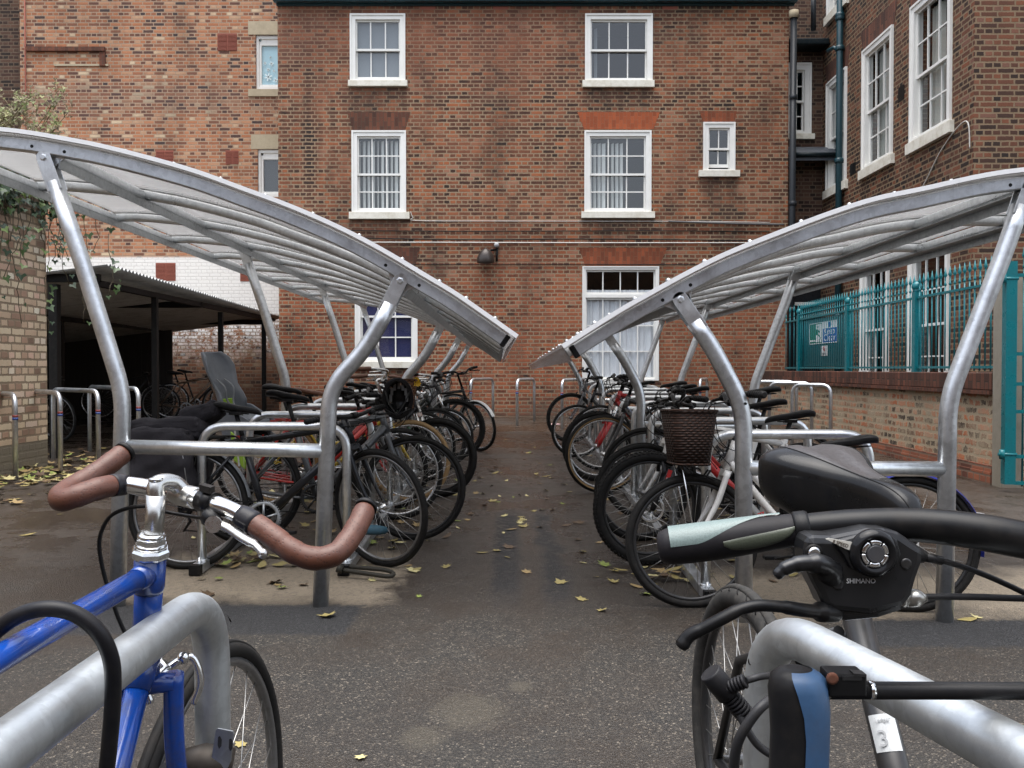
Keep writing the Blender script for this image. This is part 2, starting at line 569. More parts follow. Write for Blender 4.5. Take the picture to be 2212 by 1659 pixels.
M_blue_blind = paint('blue_blind', (.010, .015, .085), .7, 0, .1)
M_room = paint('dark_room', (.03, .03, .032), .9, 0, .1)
M_sky_blind = paint('pale_blue_window_film', (.42, .66, .74), .7, 0, .03)
M_wicker_d = None


def glass(name, tint=(.75, .8, .82), gl=.09):
    g = G(name)
    tr = g.n('BsdfTransparent', {0: tint})
    gs = g.n('BsdfGlossy', {0: (1, 1, 1), 'Roughness': .015})
    n = g.noise(g.pos(), 2.2, 2)
    bn = g.n('Bump', {'Height': n, 'Strength': .05, 'Distance': .02})
    g.t.links.new(bn.outputs[0], gs.inputs['Normal'])
    lw_ = g.n('LayerWeight', {'Blend': .5})
    f = g.math('ADD', g.math('POWER', lw_.outputs['Facing'], 5.0), gl, True)
    mx = g.n('MixShader', {0: f, 1: tr.outputs[0], 2: gs.outputs[0]})
    g.t.links.new(mx.outputs[0], g.out.inputs[0])
    return g.mat


M_glass = glass('window_glass', (.93, .95, .95), gl=.075)


def canopy_mat():
    g = G('bronze_polycarbonate')
    p = g.pos()
    ps = g.n('SeparateXYZ', {0: p})
    w = g.math('SINE', g.math('MULTIPLY', ps.outputs[1], 2 * PI / .016))
    w2 = g.ramp(g.math('SINE', g.math('MULTIPLY', ps.outputs[1], 2 * PI / .25)), [(.0, 0), (.985, 0), (1, 1)])
    n = g.noise(p, 3, 5, .7)
    c = g.mix(n, (.15, .10, .10), (.22, .165, .165))
    tl = g.n('BsdfTranslucent', {0: g.mix(n, (.58, .58, .57), (.72, .72, .71))})
    df = g.n('BsdfDiffuse', {0: g.mix(w2, c, (.45, .42, .42))})
    gs = g.n('BsdfGlossy', {0: (.9, .9, .95), 'Roughness': .16})
    bn = g.n('Bump', {'Height': w, 'Strength': .15, 'Distance': .003})
    g.t.links.new(bn.outputs[0], gs.inputs['Normal'])
    tr = g.n('BsdfTransparent', {0: (.54, .53, .52)})
    a = g.n('MixShader', {0: .18, 1: tl.outputs[0], 2: df.outputs[0]})
    b = g.n('MixShader', {0: .48, 1: a.outputs[0], 2: tr.outputs[0]})
    lw_ = g.n('LayerWeight', {'Blend': .5})
    fr = g.math('ADD', g.math('MULTIPLY', g.math('POWER', lw_.outputs['Facing'], 5.0), .6), .04, True)
    d = g.n('MixShader', {0: fr, 1: b.outputs[0], 2: gs.outputs[0]})
    g.t.links.new(d.outputs[0], g.out.inputs[0])
    return g.mat


M_poly = canopy_mat()
M_highlight_strip = paint('highlight_strip_metal', (.90, .90, .90), .30, .85, .08, 20)  # bright metal for the strips that imitate reflected sky


def ground_mat():
    g = G('wet_asphalt')
    p = g.pos()
    ps = g.n('SeparateXYZ', {0: p})
    x, y = ps.outputs[0], ps.outputs[1]
    big = g.noise(p, .55, 5, .6)
    mid = g.noise(p, 2.3, 6, .68)
    fine = g.noise(p, 24, 4, .7)
    gr = g.vor(p, 170, 1)
    grv = g.n('SeparateColor', {0: gr})
    gd = g.vor(p, 170, 0)
    gr2 = g.n('SeparateColor', {0: g.vor(p, 75, 1)})
    asph = g.ramp(grv.outputs[0], [(0, (.006, .0052, .0045)), (.45, (.0175, .0145, .0112)), (.78, (.038, .032, .025)), (.94, (.082, .068, .052)), (1, (.26, .22, .17))])
    asph = g.mix(g.ramp(mid, [(.4, 0), (.62, .6)]), asph, (.026, .0165, .0095))
    # brown silt in the aisle and towards the back
    silt = g.math('MULTIPLY', zmask(g, g.math('ADD', y, g.math('MULTIPLY', mid, 2.2)), 4.4, 7.0), g.ramp(mid, [(.25, .95), (.8, .6)]))
    sc = g.mix(g.math('ADD', g.math('MULTIPLY', fine, .6), g.math('MULTIPLY', grv.outputs[1], .4)), (.026, .017, .0108), (.105, .073, .050))
    c = g.mix(g.math('MULTIPLY', silt, .8), asph, sc)

    def band(v, a, b, e, k=.5, nn=None):
        nn = mid if nn is None else nn
        vv = g.math('ADD', v, g.math('MULTIPLY', g.math('SUBTRACT', nn, .5), k))
        return g.math('MULTIPLY', zmask(g, vv, a, a + e), g.math('SUBTRACT', 1.0, zmask(g, vv, b, b + e)))

    # pale concrete left around the post footings
    conc = g.math('MAXIMUM',
                  g.math('MULTIPLY', band(x, -2.05, -.62, .1, .7), band(y, 4.05, 5.1, .25, .8)),
                  g.math('MULTIPLY', band(x, .9, 2.9, .12, .5), band(y, 3.75, 4.6, .3, .7)))
    conc2 = g.math('MULTIPLY', band(x, -1.95, -.85, .12, .8), g.math('MULTIPLY', zmask(g, y, 4.5, 5.2), .45))
    cc = g.mix(fine, (.20, .16, .112), (.42, .345, .25))
    cc = g.mix(g.ramp(gr2.outputs[1], [(.7, 0), (.9, .35)]), cc, (.1, .085, .07))
    c = g.mix(g.math('MULTIPLY', conc, .92), c, cc)
    c = g.mix(conc2, c, g.mix(fine, (.08, .06, .042), (.17, .135, .1)))
    # fresh black tarmac round the front posts
    tar = g.math('MAXIMUM',
                 g.math('MULTIPLY', band(x, -2.1, -.72, .03, .1, fine), band(y, 3.62, 4.08, .05, .12, fine)),
                 g.math('MULTIPLY', band(x, 1.45, 3.2, .04, .12, fine), band(y, 3.46, 3.84, .05, .16, fine)))
    tc = g.ramp(grv.outputs[1], [(0, (.004, .004, .0045)), (.7, (.013, .013, .0145)), (1, (.045, .045, .048))])
    c = g.mix(tar, c, tc)
    # two scraped dark tracks down the aisle
    tr1 = g.math('MULTIPLY', band(x, -.13, .02, .05, .16, fine), band(y, 4.0, 6.3, .5, .8))
    tr2 = g.math('MULTIPLY', band(x, .14, .26, .06, .3), band(y, 3.9, 6.4, .5, 1.0))
    trk = g.math('MULTIPLY', g.math('MAXIMUM', tr1, tr2), g.ramp(fine, [(.36, .3), (.5, 1)]))
    c = g.mix(g.math('MULTIPLY', trk, .92), c, tc)
    # dried pale spots
    for sx, sy, sr in ((-.145, 2.83, .14), (-.27, 2.62, .085), (.03, 3.05, .05)):
        dx = g.math('SUBTRACT', x, sx); dy = g.math('MULTIPLY', g.math('SUBTRACT', y, sy), .8)
        d = g.math('SQRT', g.math('ADD', g.math('MULTIPLY', dx, dx), g.math('MULTIPLY', dy, dy)))
        m = g.math('SUBTRACT', 1.0, zmask(g, g.math('ADD', d, g.math('MULTIPLY', g.math('SUBTRACT', fine, .5), sr * 1.4)), sr * .55, sr))
        c = g.mix(g.math('MULTIPLY', m, .5), c, (.085, .072, .05))
    # grey-green grit near the camera
    near = g.math('SUBTRACT', 1.0, zmask(g, g.math('ADD', y, g.math('MULTIPLY', mid, 1.4)), 2.2, 3.4))
    c = g.mix(g.math('MULTIPLY', near, .5), c, g.ramp(grv.outputs[2], [(0, (.006, .006, .005)), (.5, (.020, .019, .0155)), (.8, (.042, .039, .032)), (.95, (.086, .077, .060)), (1, (.28, .23, .18))]))
    c = g.mix(.6, c, g.ramp(big, [(.3, .30), (.7, .56)]), 'OVERLAY')
    c = g.mix(.06, c, (.0, .0, .0))
    wet = g.ramp(g.math('ADD', g.math('MULTIPLY', big, .6), g.math('MULTIPLY', mid, .5)), [(.42, 0), (.62, 1)])
    wet = g.math('MULTIPLY', wet, g.math('ADD', .3, g.math('MULTIPLY', zmask(g, y, 2.5, 6.0), .7)))
    wet = g.math('MULTIPLY', wet, g.math('SUBTRACT', 1.0, g.math('MAXIMUM', g.math('MULTIPLY', conc, .9), g.math('MAXIMUM', tar, trk))))
    c = g.mix(g.math('MULTIPLY', wet, .35), c, (.012, .009, .007))
    r = g.ramp(wet, [(0, .66), (.55, .40), (1, .15)])
    r = g.math('ADD', r, g.math('MULTIPLY', g.math('SUBTRACT', fine, .5), .2))
    h = g.math('ADD', g.math('MULTIPLY', gd, .9), g.math('MULTIPLY', fine, .5))
    h = g.math('MULTIPLY', h, g.math('SUBTRACT', 1.0, g.math('MULTIPLY', wet, .6)))
    g.bsdf(c, r, 0, h, .8, .008)
    return g.mat


M_ground = ground_mat()
# ---------------------------------------------------------------- ground
mb = MB()
ys = [-60, -8, -2, 0, 2, 3, 4, 4.5] + [5 + .5 * i for i in range(26)] + [19, 24, 40, 90]
xs = [-70, -20, -8, -4, 0, 4, 8, 20, 70]
for y in ys:
    for x in xs:
        mb.v.append(V((x, y, gz(y))))
for j in range(len(ys) - 1):
    for i in range(len(xs) - 1):
        a = j * len(xs) + i
        mb.face((a, a + 1, a + len(xs) + 1, a + len(xs)), True)
tag(mb.build('ground', M_ground, loc=(0, 0, 0)), kind='structure')

# ---------------------------------------------------------------- walls with openings
FY = 16.6                     # the facing building's front


def FX(px): return (px - 1106) / F * FY
def FZ(py): return at(1106, py, FY).z


def facade(mb, M, u0, u1, v0, v1, holes, depth=.25):
    us = sorted({u0, u1, *[h[0] for h in holes], *[h[1] for h in holes]})
    vs = sorted({v0, v1, *[h[2] for h in holes], *[h[3] for h in holes]})
    for i in range(len(us) - 1):
        for j in range(len(vs) - 1):
            cu, cv = (us[i] + us[i + 1]) / 2, (vs[j] + vs[j + 1]) / 2
            if any(h[0] < cu < h[1] and h[2] < cv < h[3] for h in holes):
                continue
            mb.poly([M(us[i], vs[j], 0), M(us[i + 1], vs[j], 0), M(us[i + 1], vs[j + 1], 0), M(us[i], vs[j + 1], 0)])
    for h in holes:
        a, b, c, d = h[:4]
        for p, q in (((a, c), (a, d)), ((a, d), (b, d)), ((b, d), (b, c)), ((b, c), (a, c))):
            mb.poly([M(*p, 0), M(*q, 0), M(*q, -depth), M(*p, -depth)])


def window(parent, M, u0, u1, v0, v1, cols, rows, split=.5, arch=.085, sill=None, cover=None, transom=None, frame_w=.022, sill_h=None, low_open=0, mat=None, room=True, inset=.012):
    """sash window: window (frame) > sash, pane, sill, blind; u along the wall, v up"""
    mat = mat or M_white
    f = MB()
    w1 = frame_w
    for (a, b, c, d) in ((u0, u0 + arch, v0, v1), (u1 - arch, u1, v0, v1), (u0 + arch, u1 - arch, v1 - arch, v1), (u0 + arch, u1 - arch, v0, v0 + arch * .45)):
        f.mbox(M, a, b, c, d, -.12, w1)
    # raised outer moulding
    t = arch * .28
    for (a, b, c, d) in ((u0 - .004, u0 + t, v0, v1 + .004), (u1 - t, u1 + .004, v0, v1 + .004), (u0 + t, u1 - t, v1 - t, v1 + .004)):
        f.mbox(M, a, b, c, d, -.02, w1 + .018)
    wo = f.build('window', mat, parent)
    iu0, iu1, iv0, iv1 = u0 + arch, u1 - arch, v0 + arch * .45, v1 - arch
    s = MB()
    ms = iv0 + (iv1 - iv0) * split
    rail = .04
    bar = .011
    st = .028

    def sashrect(a, b, c, d, nr, w, bot=.04):
        s.mbox(M, a, a + st, c, d, w - .035, w); s.mbox(M, b - st, b, c, d, w - .035, w)
        s.mbox(M, a + st, b - st, d - .035, d, w - .035, w); s.mbox(M, a + st, b - st, c, c + bot, w - .035, w)
        for k in range(1, cols):
            x = a + (b - a) * k / cols
            s.mbox(M, x - bar, x + bar, c + bot, d - .035, w - .03, w - .004)
        for k in range(1, nr):
            y = c + bot + (d - .035 - c - bot) * k / nr
            s.mbox(M, a + st, b - st, y - bar, y + bar, w - .029, w - .005)
    if transom is None:
        sashrect(iu0, iu1, ms - .02, iv1, rows // 2, -inset - .012)
        sashrect(iu0, iu1, iv0 + low_open, ms + .02, rows - rows // 2, -inset - .055, .06)
    else:
        tv = iv0 + (iv1 - iv0) * transom
        sashrect(iu0, iu1, tv + .035, iv1, 1, -inset - .02)
        s.mbox(M, iu0, iu1, tv - .03, tv + .033, -.09, .01)
        sashrect(iu0, iu1, iv0, tv - .032, rows, -inset - .02)
    s.build('sash', mat, wo)
    g = MB()
    if transom is None:
        g.poly([M(iu0, ms, -inset - .035), M(iu1, ms, -inset - .035), M(iu1, iv1, -inset - .035), M(iu0, iv1, -inset - .035)])
        g.poly([M(iu0, iv0 + low_open, -inset - .075), M(iu1, iv0 + low_open, -inset - .075), M(iu1, ms, -inset - .075), M(iu0, ms, -inset - .075)])
    else:
        g.poly([M(iu0, iv0, -inset - .04), M(iu1, iv0, -inset - .04), M(iu1, iv1, -inset - .04), M(iu0, iv1, -inset - .04)])
    g.build('pane', M_glass, wo)
    if sill:
        b = MB()
        b.mbox(M, sill[0], sill[1], sill[2], sill[3], -.1, .07)
        b.build('sill', M_sill, wo, bevel=.006)
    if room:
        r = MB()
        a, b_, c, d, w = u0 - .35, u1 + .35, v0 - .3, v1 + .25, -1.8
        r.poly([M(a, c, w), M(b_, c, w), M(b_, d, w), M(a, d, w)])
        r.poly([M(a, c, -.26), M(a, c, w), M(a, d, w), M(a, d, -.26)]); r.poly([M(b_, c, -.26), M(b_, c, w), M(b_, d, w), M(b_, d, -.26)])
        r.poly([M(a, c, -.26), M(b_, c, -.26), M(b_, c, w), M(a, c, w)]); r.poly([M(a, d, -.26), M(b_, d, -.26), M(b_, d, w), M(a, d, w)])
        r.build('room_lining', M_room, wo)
    if cover:
        kind, m = cover[0], cover[1]
        c = MB()
        w = -.115
        if kind == 'flat':
            lo = cover[2] if len(cover) > 2 else 0
            c.mbox(M, iu0 - .03, iu1 + .03, iv0 + (iv1 - iv0) * lo, iv1 + .02, w - .006, w)
            c.build('blind', m, wo)
        elif kind == 'slats':                       # vertical blind, drawn part of the way
            a, b_ = cover[2], cover[3]
            k = 0
            x = iu0 + (iu1 - iu0) * a
            top = iv0 + (iv1 - iv0) * cover[4]
            while x < iu0 + (iu1 - iu0) * b_:
                ang = .55 + .5 * random.random() + (.5 if k % 5 == 4 else 0)
                p, q = M(x - .04 * math.cos(ang), iv0, w - .04 - .04 * math.sin(ang)), M(x + .04 * math.cos(ang), iv0, w - .04 + .04 * math.sin(ang))
                h = V((0, 0, top - iv0))
                n = (q - p).cross(h).normalized() * .0015
                c.box8([p - n, q - n, q + n, p + n, p - n + h, q - n + h, q + n + h, p + n + h])
                x += cover[5]; k += 1
            c.build('blind', m, wo)
        elif kind == 'folds':                       # net curtain hanging in folds
            top = iv0 + (iv1 - iv0) * cover[2]
            w = w + .075
            N = 120
            for i in range(N + 1):
                t = i / N
                ww = w - .05 + .022 * math.sin(t * 62 + 2 * math.sin(t * 9)) + .01 * math.sin(t * 131)
                c.v += [M(iu0 - .03 + (iu1 - iu0 + .06) * t, iv0 - .02, ww), M(iu0 - .03 + (iu1 - iu0 + .06) * t, top, ww * .6 - .05)]
            for i in range(N):
                c.face((2 * i, 2 * i + 2, 2 * i + 3, 2 * i + 1), True)
            c.build('curtain', m, wo)
    return wo


# ---------------------------------------------------------------- the facing building
house = thing('brick_building', 'three storey brown brick building with white sash windows facing down the aisle', 'building', (0, FY, 0))
MF = lambda u, v, w: V((u, FY - w, v))
x0, x1 = FX(603), FX(1700)
ztop = 8.62
WINS = [  # px outer frame, sill, cols, rows, options
    dict(o=(759, 877, 31, 176), s=(755, 882, 175, 188), cols=3, rows=2, cover=('flat', M_grey)),
    dict(o=(1263, 1407, 31, 178), s=(1257, 1411, 175, 190), cols=3, rows=2, cover=('slats', M_grey, .02, .16, .9, .09)),
    dict(o=(762, 878, 283, 460), s=(756, 886, 459, 474), cols=3, rows=4, cover=('slats', M_blind, .02, .98, .96, .088), split=.49),
    dict(o=(1262, 1405, 283, 460), s=(1255, 1413, 458, 472), cols=3, rows=4, cover=('slats', M_blind, .02, .62, .93, .085), split=.49),
    dict(o=(1517, 1585, 265, 371), s=(1507, 1595, 369, 383), cols=2, rows=2, low_open=.05),
    dict(o=(768, 902, 578, 783), s=(764, 906, 781, 795), cols=3, rows=4, cover=('flat', M_blue_blind), split=.5),
    dict(o=(1258, 1422, 576, 822), s=None, cols=4, rows=3, cover=('folds', M_net, .82), transom=.76),
]
holes = []
for w in WINS:
    a, b, c, d = w['o']
    holes.append((FX(a) + .02, FX(b) - .02, FZ(d) + .0, FZ(c) - .02))
m = MB()
facade(m, MF, x0, x1, 0, ztop, holes)
m.poly([(x0, FY, 0), (x0, FY, ztop), (x0, FY + 9, ztop), (x0, FY + 9, 0)])
m.poly([(x1, FY, 0), (x1, FY + 9, 0), (x1, FY + 9, ztop), (x1, FY, ztop)])
m.poly([(x0, FY + 9, 0), (x0, FY + 9, ztop), (x1, FY + 9, ztop), (x1, FY + 9, 0)])
m.build('wall', M_main, house)
m = MB(); m.poly([(x0 - .1, FY - .1, ztop + .1), (x1 + .1, FY - .1, ztop + .1), (x1 + .1, FY + 9, ztop + .1), (x0 - .1, FY + 9, ztop + .1)])
m.build('roof', M_lead, house)
for w in WINS:
    a, b, c, d = w['o']
    sl = w['s']
    kw = {k: w[k] for k in ('cover', 'split', 'transom', 'low_open') if k in w}
    window(house, MF, FX(a), FX(b), FZ(d), FZ(c), w['cols'], w['rows'], sill=(FX(sl[0]), FX(sl[1]), FZ(sl[3]), FZ(sl[2])) if sl else None,
           arch=.10 if w['cols'] != 4 else .06, **kw)
for (tl, tr, bl, br, ty, by, mt, nm) in ((752, 888, 764, 876, 242, 281, M_arch, None), (1246, 1424, 1261, 1410, 242, 279, M_arch_new, 'bright orange new brick arch'),
                                         (1508, 1589, 1517, 1584, 240, 264, M_arch_mid, None), (1250, 1440, 1264, 1424, 535, 574, M_arch_mid, None), (752, 908, 768, 897, 535, 577, M_arch, None)):
    m = MB()
    m.prism([MF(FX(bl), FZ(by), -.05), MF(FX(br), FZ(by), -.05), MF(FX(tr), FZ(ty), -.05), MF(FX(tl), FZ(ty), -.05)], (0, -.056, 0))
    o = m.build('arch', mt, house)
    if nm: o['label'] = nm
# eaves gutter and fascia
m = MB(); m.box(x0 - .05, x1 + .12, FY - .17, FY - .03, FZ(10), FZ(10) + .11); m.box(x0 - .02, x1 + .1, FY - .04, FY + .01, FZ(14), FZ(10) + .3)
m.build('gutter', M_teal_d, house, bevel=.02)
m = MB(); xx = FX(1707)
m.tube([(xx, FY - .09, FZ(38)), (xx - .02, FY - .09, gz(FY))], .062, 12); m.lathe((xx, FY - .09, FZ(46)), (0, 0, 1), [(0, .07), (.1, .075), (.1, .085), (.14, .085)], 14)
for z in (2.2, 4.2, 6.2): m.lathe((xx, FY - .09, z), (0, 0, 1), [(0, .075), (.09, .075)], 14)
m.build('downpipe', M_pipe, house)
m = MB(); m.lathe((xx, FY - .09, FZ(46) + .02), (0, 0, 1), [(0, .09), (.14, .09)], 14); m.build('pipe_collar', M_stone, house)
for px in (1365, 1596, 1795, 2132):
    m = MB(); xc = FX(px * .6777)
    for i in range(7):
        for j in range(2):
            m.mbox(MF, xc - .13 + i * .038, xc - .13 + i * .038 + .026, FZ(19) + j * .035, FZ(19) + j * .035 + .024, -.02, .004)
    m.mbox(MF, xc - .145, xc + .145, FZ(19) - .014, FZ(19) + .075, -.03, .0025)
    m.build('air_brick', M_terra, house)

# wires, lamp on the facade
def wire(label, pts, r, mt, name='cable', cat='cable', group=None):
    m = MB(); m.tube(smooth_path(pts, 8), r, 6)
    return tag(m.build(name, mt), label, cat, group)


M_wire_w = P((.55, .52, .47), .5)
wire('thin pale cable sagging from the sill of a middle window across the brown wall', [MF(FX(888), FZ(458), .02), MF(FX(893), FZ(470), .02), MF(FX(905), FZ(477), .02), MF(FX(1100), FZ(478), .02), MF(FX(1440), FZ(478.5), .02), MF(FX(1540), FZ(479), .02), MF(FX(1660), FZ(481), .02)], .008, M_wire_w)
wire('upper black cable running level across the brown brick wall', [MF(FX(610), FZ(497), .02), MF(FX(1000), FZ(500), .02), MF(FX(1400), FZ(499), .02), MF(FX(1660), FZ(501), .02)], .009, M_black)
wire('thicker black cable just above the long white wire', [MF(FX(700), FZ(513), .03), MF(FX(980), FZ(518), .03), MF(FX(1300), FZ(517), .03), MF(FX(1690), FZ(521), .03)], .011, M_black)
wire('long white wire stretched level across the whole brown brick wall', [MF(FX(610), FZ(524), .04), MF(FX(900), FZ(524), .04), MF(FX(1300), FZ(525), .04), MF(FX(1690), FZ(525), .04)], .010, P((.72, .70, .64), .5))
wire('black cable under the lamp, running over the lower windows', [MF(FX(620), FZ(570), .02), MF(FX(880), FZ(571), .02), MF(FX(1250), FZ(571), .02), MF(FX(1510), FZ(572), .02)], .008, M_black)
wire('short grey conduit pipe beside the corner of the brown wall', [MF(FX(1442), FZ(479), .05), MF(FX(1560), FZ(483), .05), MF(FX(1690), FZ(486), .05)], .018, P((.12, .12, .12), .5), 'conduit', 'conduit')
lamp = thing('wall_lamp', 'dark dome shaped wall lamp on a bracket above the aisle', 'lamp', MF(FX(1050), FZ(565), .1))
m = MB(); c = MF(FX(1050), FZ(570), .2)
m.lathe(c, V((0, -.25, 1)), [(-.0, .165), (.05, .17), (.12, .155), (.2, .11), (.25, .05), (.27, .02)], 20); m.build('shade', paint('bronze_lamp', (.045, .035, .03), .35, .3, .4), lamp)
m = MB(); m.tube([MF(FX(1050), FZ(552), .2), MF(FX(1060), FZ(542), .1), MF(FX(1073), FZ(540), .03)], .02, 8); m.tube([MF(FX(1073), FZ(565), .03), MF(FX(1074), FZ(536), .03)], .02, 8); m.build('bracket', M_black, lamp)
m = MB(); m.ball(MF(FX(1073), FZ(530), .06), .05); m.build('sensor', P((.4, .4, .4)), lamp)

# ---------------------------------------------------------------- building behind, to the left
LY = 18.4
def LX(px): return (px - 1106) / F * LY
def LZ(py): return at(1106, py, LY).z
rear = thing('orange_brick_building', 'tall orange brick building with a flaking white painted band, behind the shed', 'building', (-8, LY, 0))
ML = lambda u, v, w: V((u, LY - w, v))
m = MB()
LW = [(554, 640, 75, 193, 'film'), (557, 645, 322, 425, 'dark')]
holes = [(LX(a) + .02, LX(b) - .02, LZ(d), LZ(c) - .0) for a, b, c, d, k in LW]
facade(m, ML, LX(50), LX(640), 0, 11.5, holes)
m.poly([ML(LX(50), 0, 0), ML(LX(50), 11.5, 0), ML(LX(50), 11.5, -4), ML(LX(50), 0, -4)])
m.poly([ML(LX(50), 11.5, 0), ML(LX(640), 11.5, 0), ML(LX(640), 11.5, -4), ML(LX(50), 11.5, -4)])
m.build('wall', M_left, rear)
for a, b, c, d, k in LW:
    f = MB(); u0, u1, v0, v1 = LX(a), LX(b), LZ(d), LZ(c)
    for q in ((u0, u0 + .07, v0, v1), (u1 - .07, u1, v0, v1), (u0 + .07, u1 - .07, v1 - .07, v1), (u0 + .07, u1 - .07, v0, v0 + .07)):
        f.mbox(ML, *q, -.16, -.04)
    for q in ((u0 + .07, u0 + .12, v0 + .07, v1 - .12), (u0 + .12, u1 - .07, v1 - .2, v1 - .07), (u0 + .12, u1 - .07, v0 + .07, v0 + .12)):
        f.mbox(ML, *q, -.14, -.07)
    w = f.build('window', M_white, rear)
    g_ = MB(); g_.poly([ML(u0 + .1, v0 + .1, -.1), ML(u1 - .05, v0 + .1, -.1), ML(u1 - .05, v1 - .1, -.1), ML(u0 + .1, v1 - .1, -.1)]); g_.build('pane', M_glass, w)
    bl = MB(); bl.mbox(ML, u0 + .05, u1, v0 + .05, v1 - .05, -.135, -.125); bl.build('blind', M_sky_blind if k == 'film' else M_room, w)  # in the dark window a near-black panel stands for the unlit room
    h = MB(); h.mbox(ML, LX(540 if k == 'film' else 545), LX(640), v1 + .0, v1 + (.28 if k == 'film' else .30), -.03, .012)
    h.build('lintel', M_stone, rear)
    if k == 'film':
        h = MB(); h.mbox(ML, LX(540), LX(640), v0 - .15, v0 - .002, -.03, .03); h.build('sill', M_stone, w)
        sn = MB()
        for (cx, cy, r) in ((580, 163, .085), (573, 133, .03), (580, 147, .035), (587, 134, .045), (592, 150, .025), (596, 170, .05), (585, 120, .02)):
            for q in range(3 if r > .06 else 2):
                an = q * PI / (3 if r > .06 else 2) + .3
                ux, uz = math.cos(an) * r, math.sin(an) * r
                px_, pz_ = -math.sin(an) * .012, math.cos(an) * .012
                X, Z = LX(cx), LZ(cy)
                sn.prism([ML(X - ux - px_, Z - uz - pz_, -.094), ML(X + ux - px_, Z + uz - pz_, -.094), ML(X + ux + px_, Z + uz + pz_, -.094), ML(X - ux + px_, Z - uz + pz_, -.094)], (0, -.002, 0))
        sn.build('snowflake_sticker', P((.75, .85, .86), .6), w)
for (a, b, c, d) in ((474, 516, 72, 110), (340, 378, 325, 365), (490, 518, 325, 355), (338, 381, 568, 607), (520, 545, 570, 608)):
    v = MB(); u0, u1, v0, v1 = LX(a), LX(b), LZ(d), LZ(c); um, vm = (u0 + u1) / 2, (v0 + v1) / 2
    v.mbox(ML, u0, u1, v0, v1, -.02, .004)
    for (p, q) in ((u0 + .01, um - .012), (um + .012, u1 - .01)):
        for (r, s) in ((v0 + .01, vm - .01), (vm + .01, v1 - .01)):
            n = 6
            for i in range(n):
                z = r + (s - r) * i / n
                v.mbox(ML, p, q, z, z + (s - r) / n * .55, 0, .018)
    v.build('vent_brick', M_terra, rear)
# blocked chimney breast: a step in the wall with a stone course
m = MB(); m.mbox(ML, LX(65), LX(234), LZ(112), LZ(103), 0, .07); m.mbox(ML, LX(222), LX(234), LZ(143), LZ(112), 0, .04); m.build('brick_ledge', M_arch, rear)
m = MB(); m.mbox(ML, LX(124), LX(240), LZ(143), LZ(139), 0, .025); m.build('stone_course', M_stone, rear)
# painted band cap / pipe down the far side
m = MB(); m.tube([ML(LX(63), 11.4, .03), ML(LX(63), 2, .03)], .015, 6); m.build('conduit', M_terra, rear)
edge = MB(); edge.mbox(ML, LX(-420), LX(49), 0, 11.5, -3, -.35)
tag(edge.build('neighbouring_building', M_deep_brick), 'dark brick building edge at the far corner behind the creeper', 'building')

# ---------------------------------------------------------------- buff wall on the left
BX = -5.0
m = MB()
m.box(BX - .35, BX, -2, 9.35, 0, 3.02)
tag(m.build('buff_brick_wall', M_buff), 'weathered buff brick wall with ivy along its top', 'wall')

# ---------------------------------------------------------------- open shed
shed = thing('bike_shed', 'dark open fronted shed with a corrugated sloping roof against the white painted wall', 'shed', (-6.5, 14, gz(14)))
m = MB()
ny = 420
sx0, sx1, sy0, sy1 = -4.62, -9.2, 9.95, 17.75
for i in range(ny + 1):
    y = sy0 + (sy1 - sy0) * i / ny
    z = 2.31 + (2.16 - 2.31) * (y - sy0) / (sy1 - sy0) + .017 * math.sin(2 * PI * y / .1)
    m.v += [V((sx0, y, z)), V((sx1, y, z - .55))]
for i in range(ny):
    m.face((2 * i, 2 * i + 1, 2 * i + 3, 2 * i + 2), True)
b0 = len(m.v)
for i in range(ny + 1):
    a, b = m.v[2 * i], m.v[2 * i + 1]
    m.v += [a + V((0, 0, .006)), b + V((0, 0, .006))]
for i in range(ny):
    m.face((b0 + 2 * i, b0 + 2 * i + 2, b0 + 2 * i + 3, b0 + 2 * i + 1), True)
    m.face((2 * i, 2 * i + 2, b0 + 2 * i + 2, b0 + 2 * i))
m.build('corrugated_roof', paint('roof_sheet', (.55, .55, .53), .6, .1, .5, 4), shed)
m = MB()
for y in (10.1, 13.4, 17.0):
    m.box(-9.1, -4.78, y - .04, y + .04, 2.14 - .55 * .02 - (y - 10) * .02, 2.22 - (y - 10) * .02)
m.box(-4.86, -4.78, 10.1, 17.6, 2.08, 2.15)
m.box(-7.0, -6.93, 10.1, 17.6, 1.86, 1.93)
m.build('roof_beam', M_wood, shed)
for (x, y, w) in ((-5.28, 10.05, .06), (-4.82, 11.75, .045), (-4.82, 14.4, .045), (-4.82, 16.9, .045), (-6.95, 13.4, .05), (-6.95, 16.9, .05)):
    p = MB(); w *= .8; p.box(x - w, x + w, y - w, y + w, gz(y), 2.2 - (y - 10) * .02 - (abs(x) - 4.8) * .11 - .05); p.build('post', M_wood, shed)
m = MB(); m.box(-9.3, -9.2, 9.4, 18, 0, 2.2); m.build('added_side_wall', M_wood, shed)  # wall added to keep light out of the shed
m = MB()
for k in range(20): m.box(-9.2 + k * .122, -9.2 + k * .122 + .118, 17.3, 17.34, gz(17), 1.9)
m.build('added_back_boarding', paint('dark_backing', (.05, .042, .036), .7, 0, .5), shed)  # dark boards added so the inside of the shed looks unlit

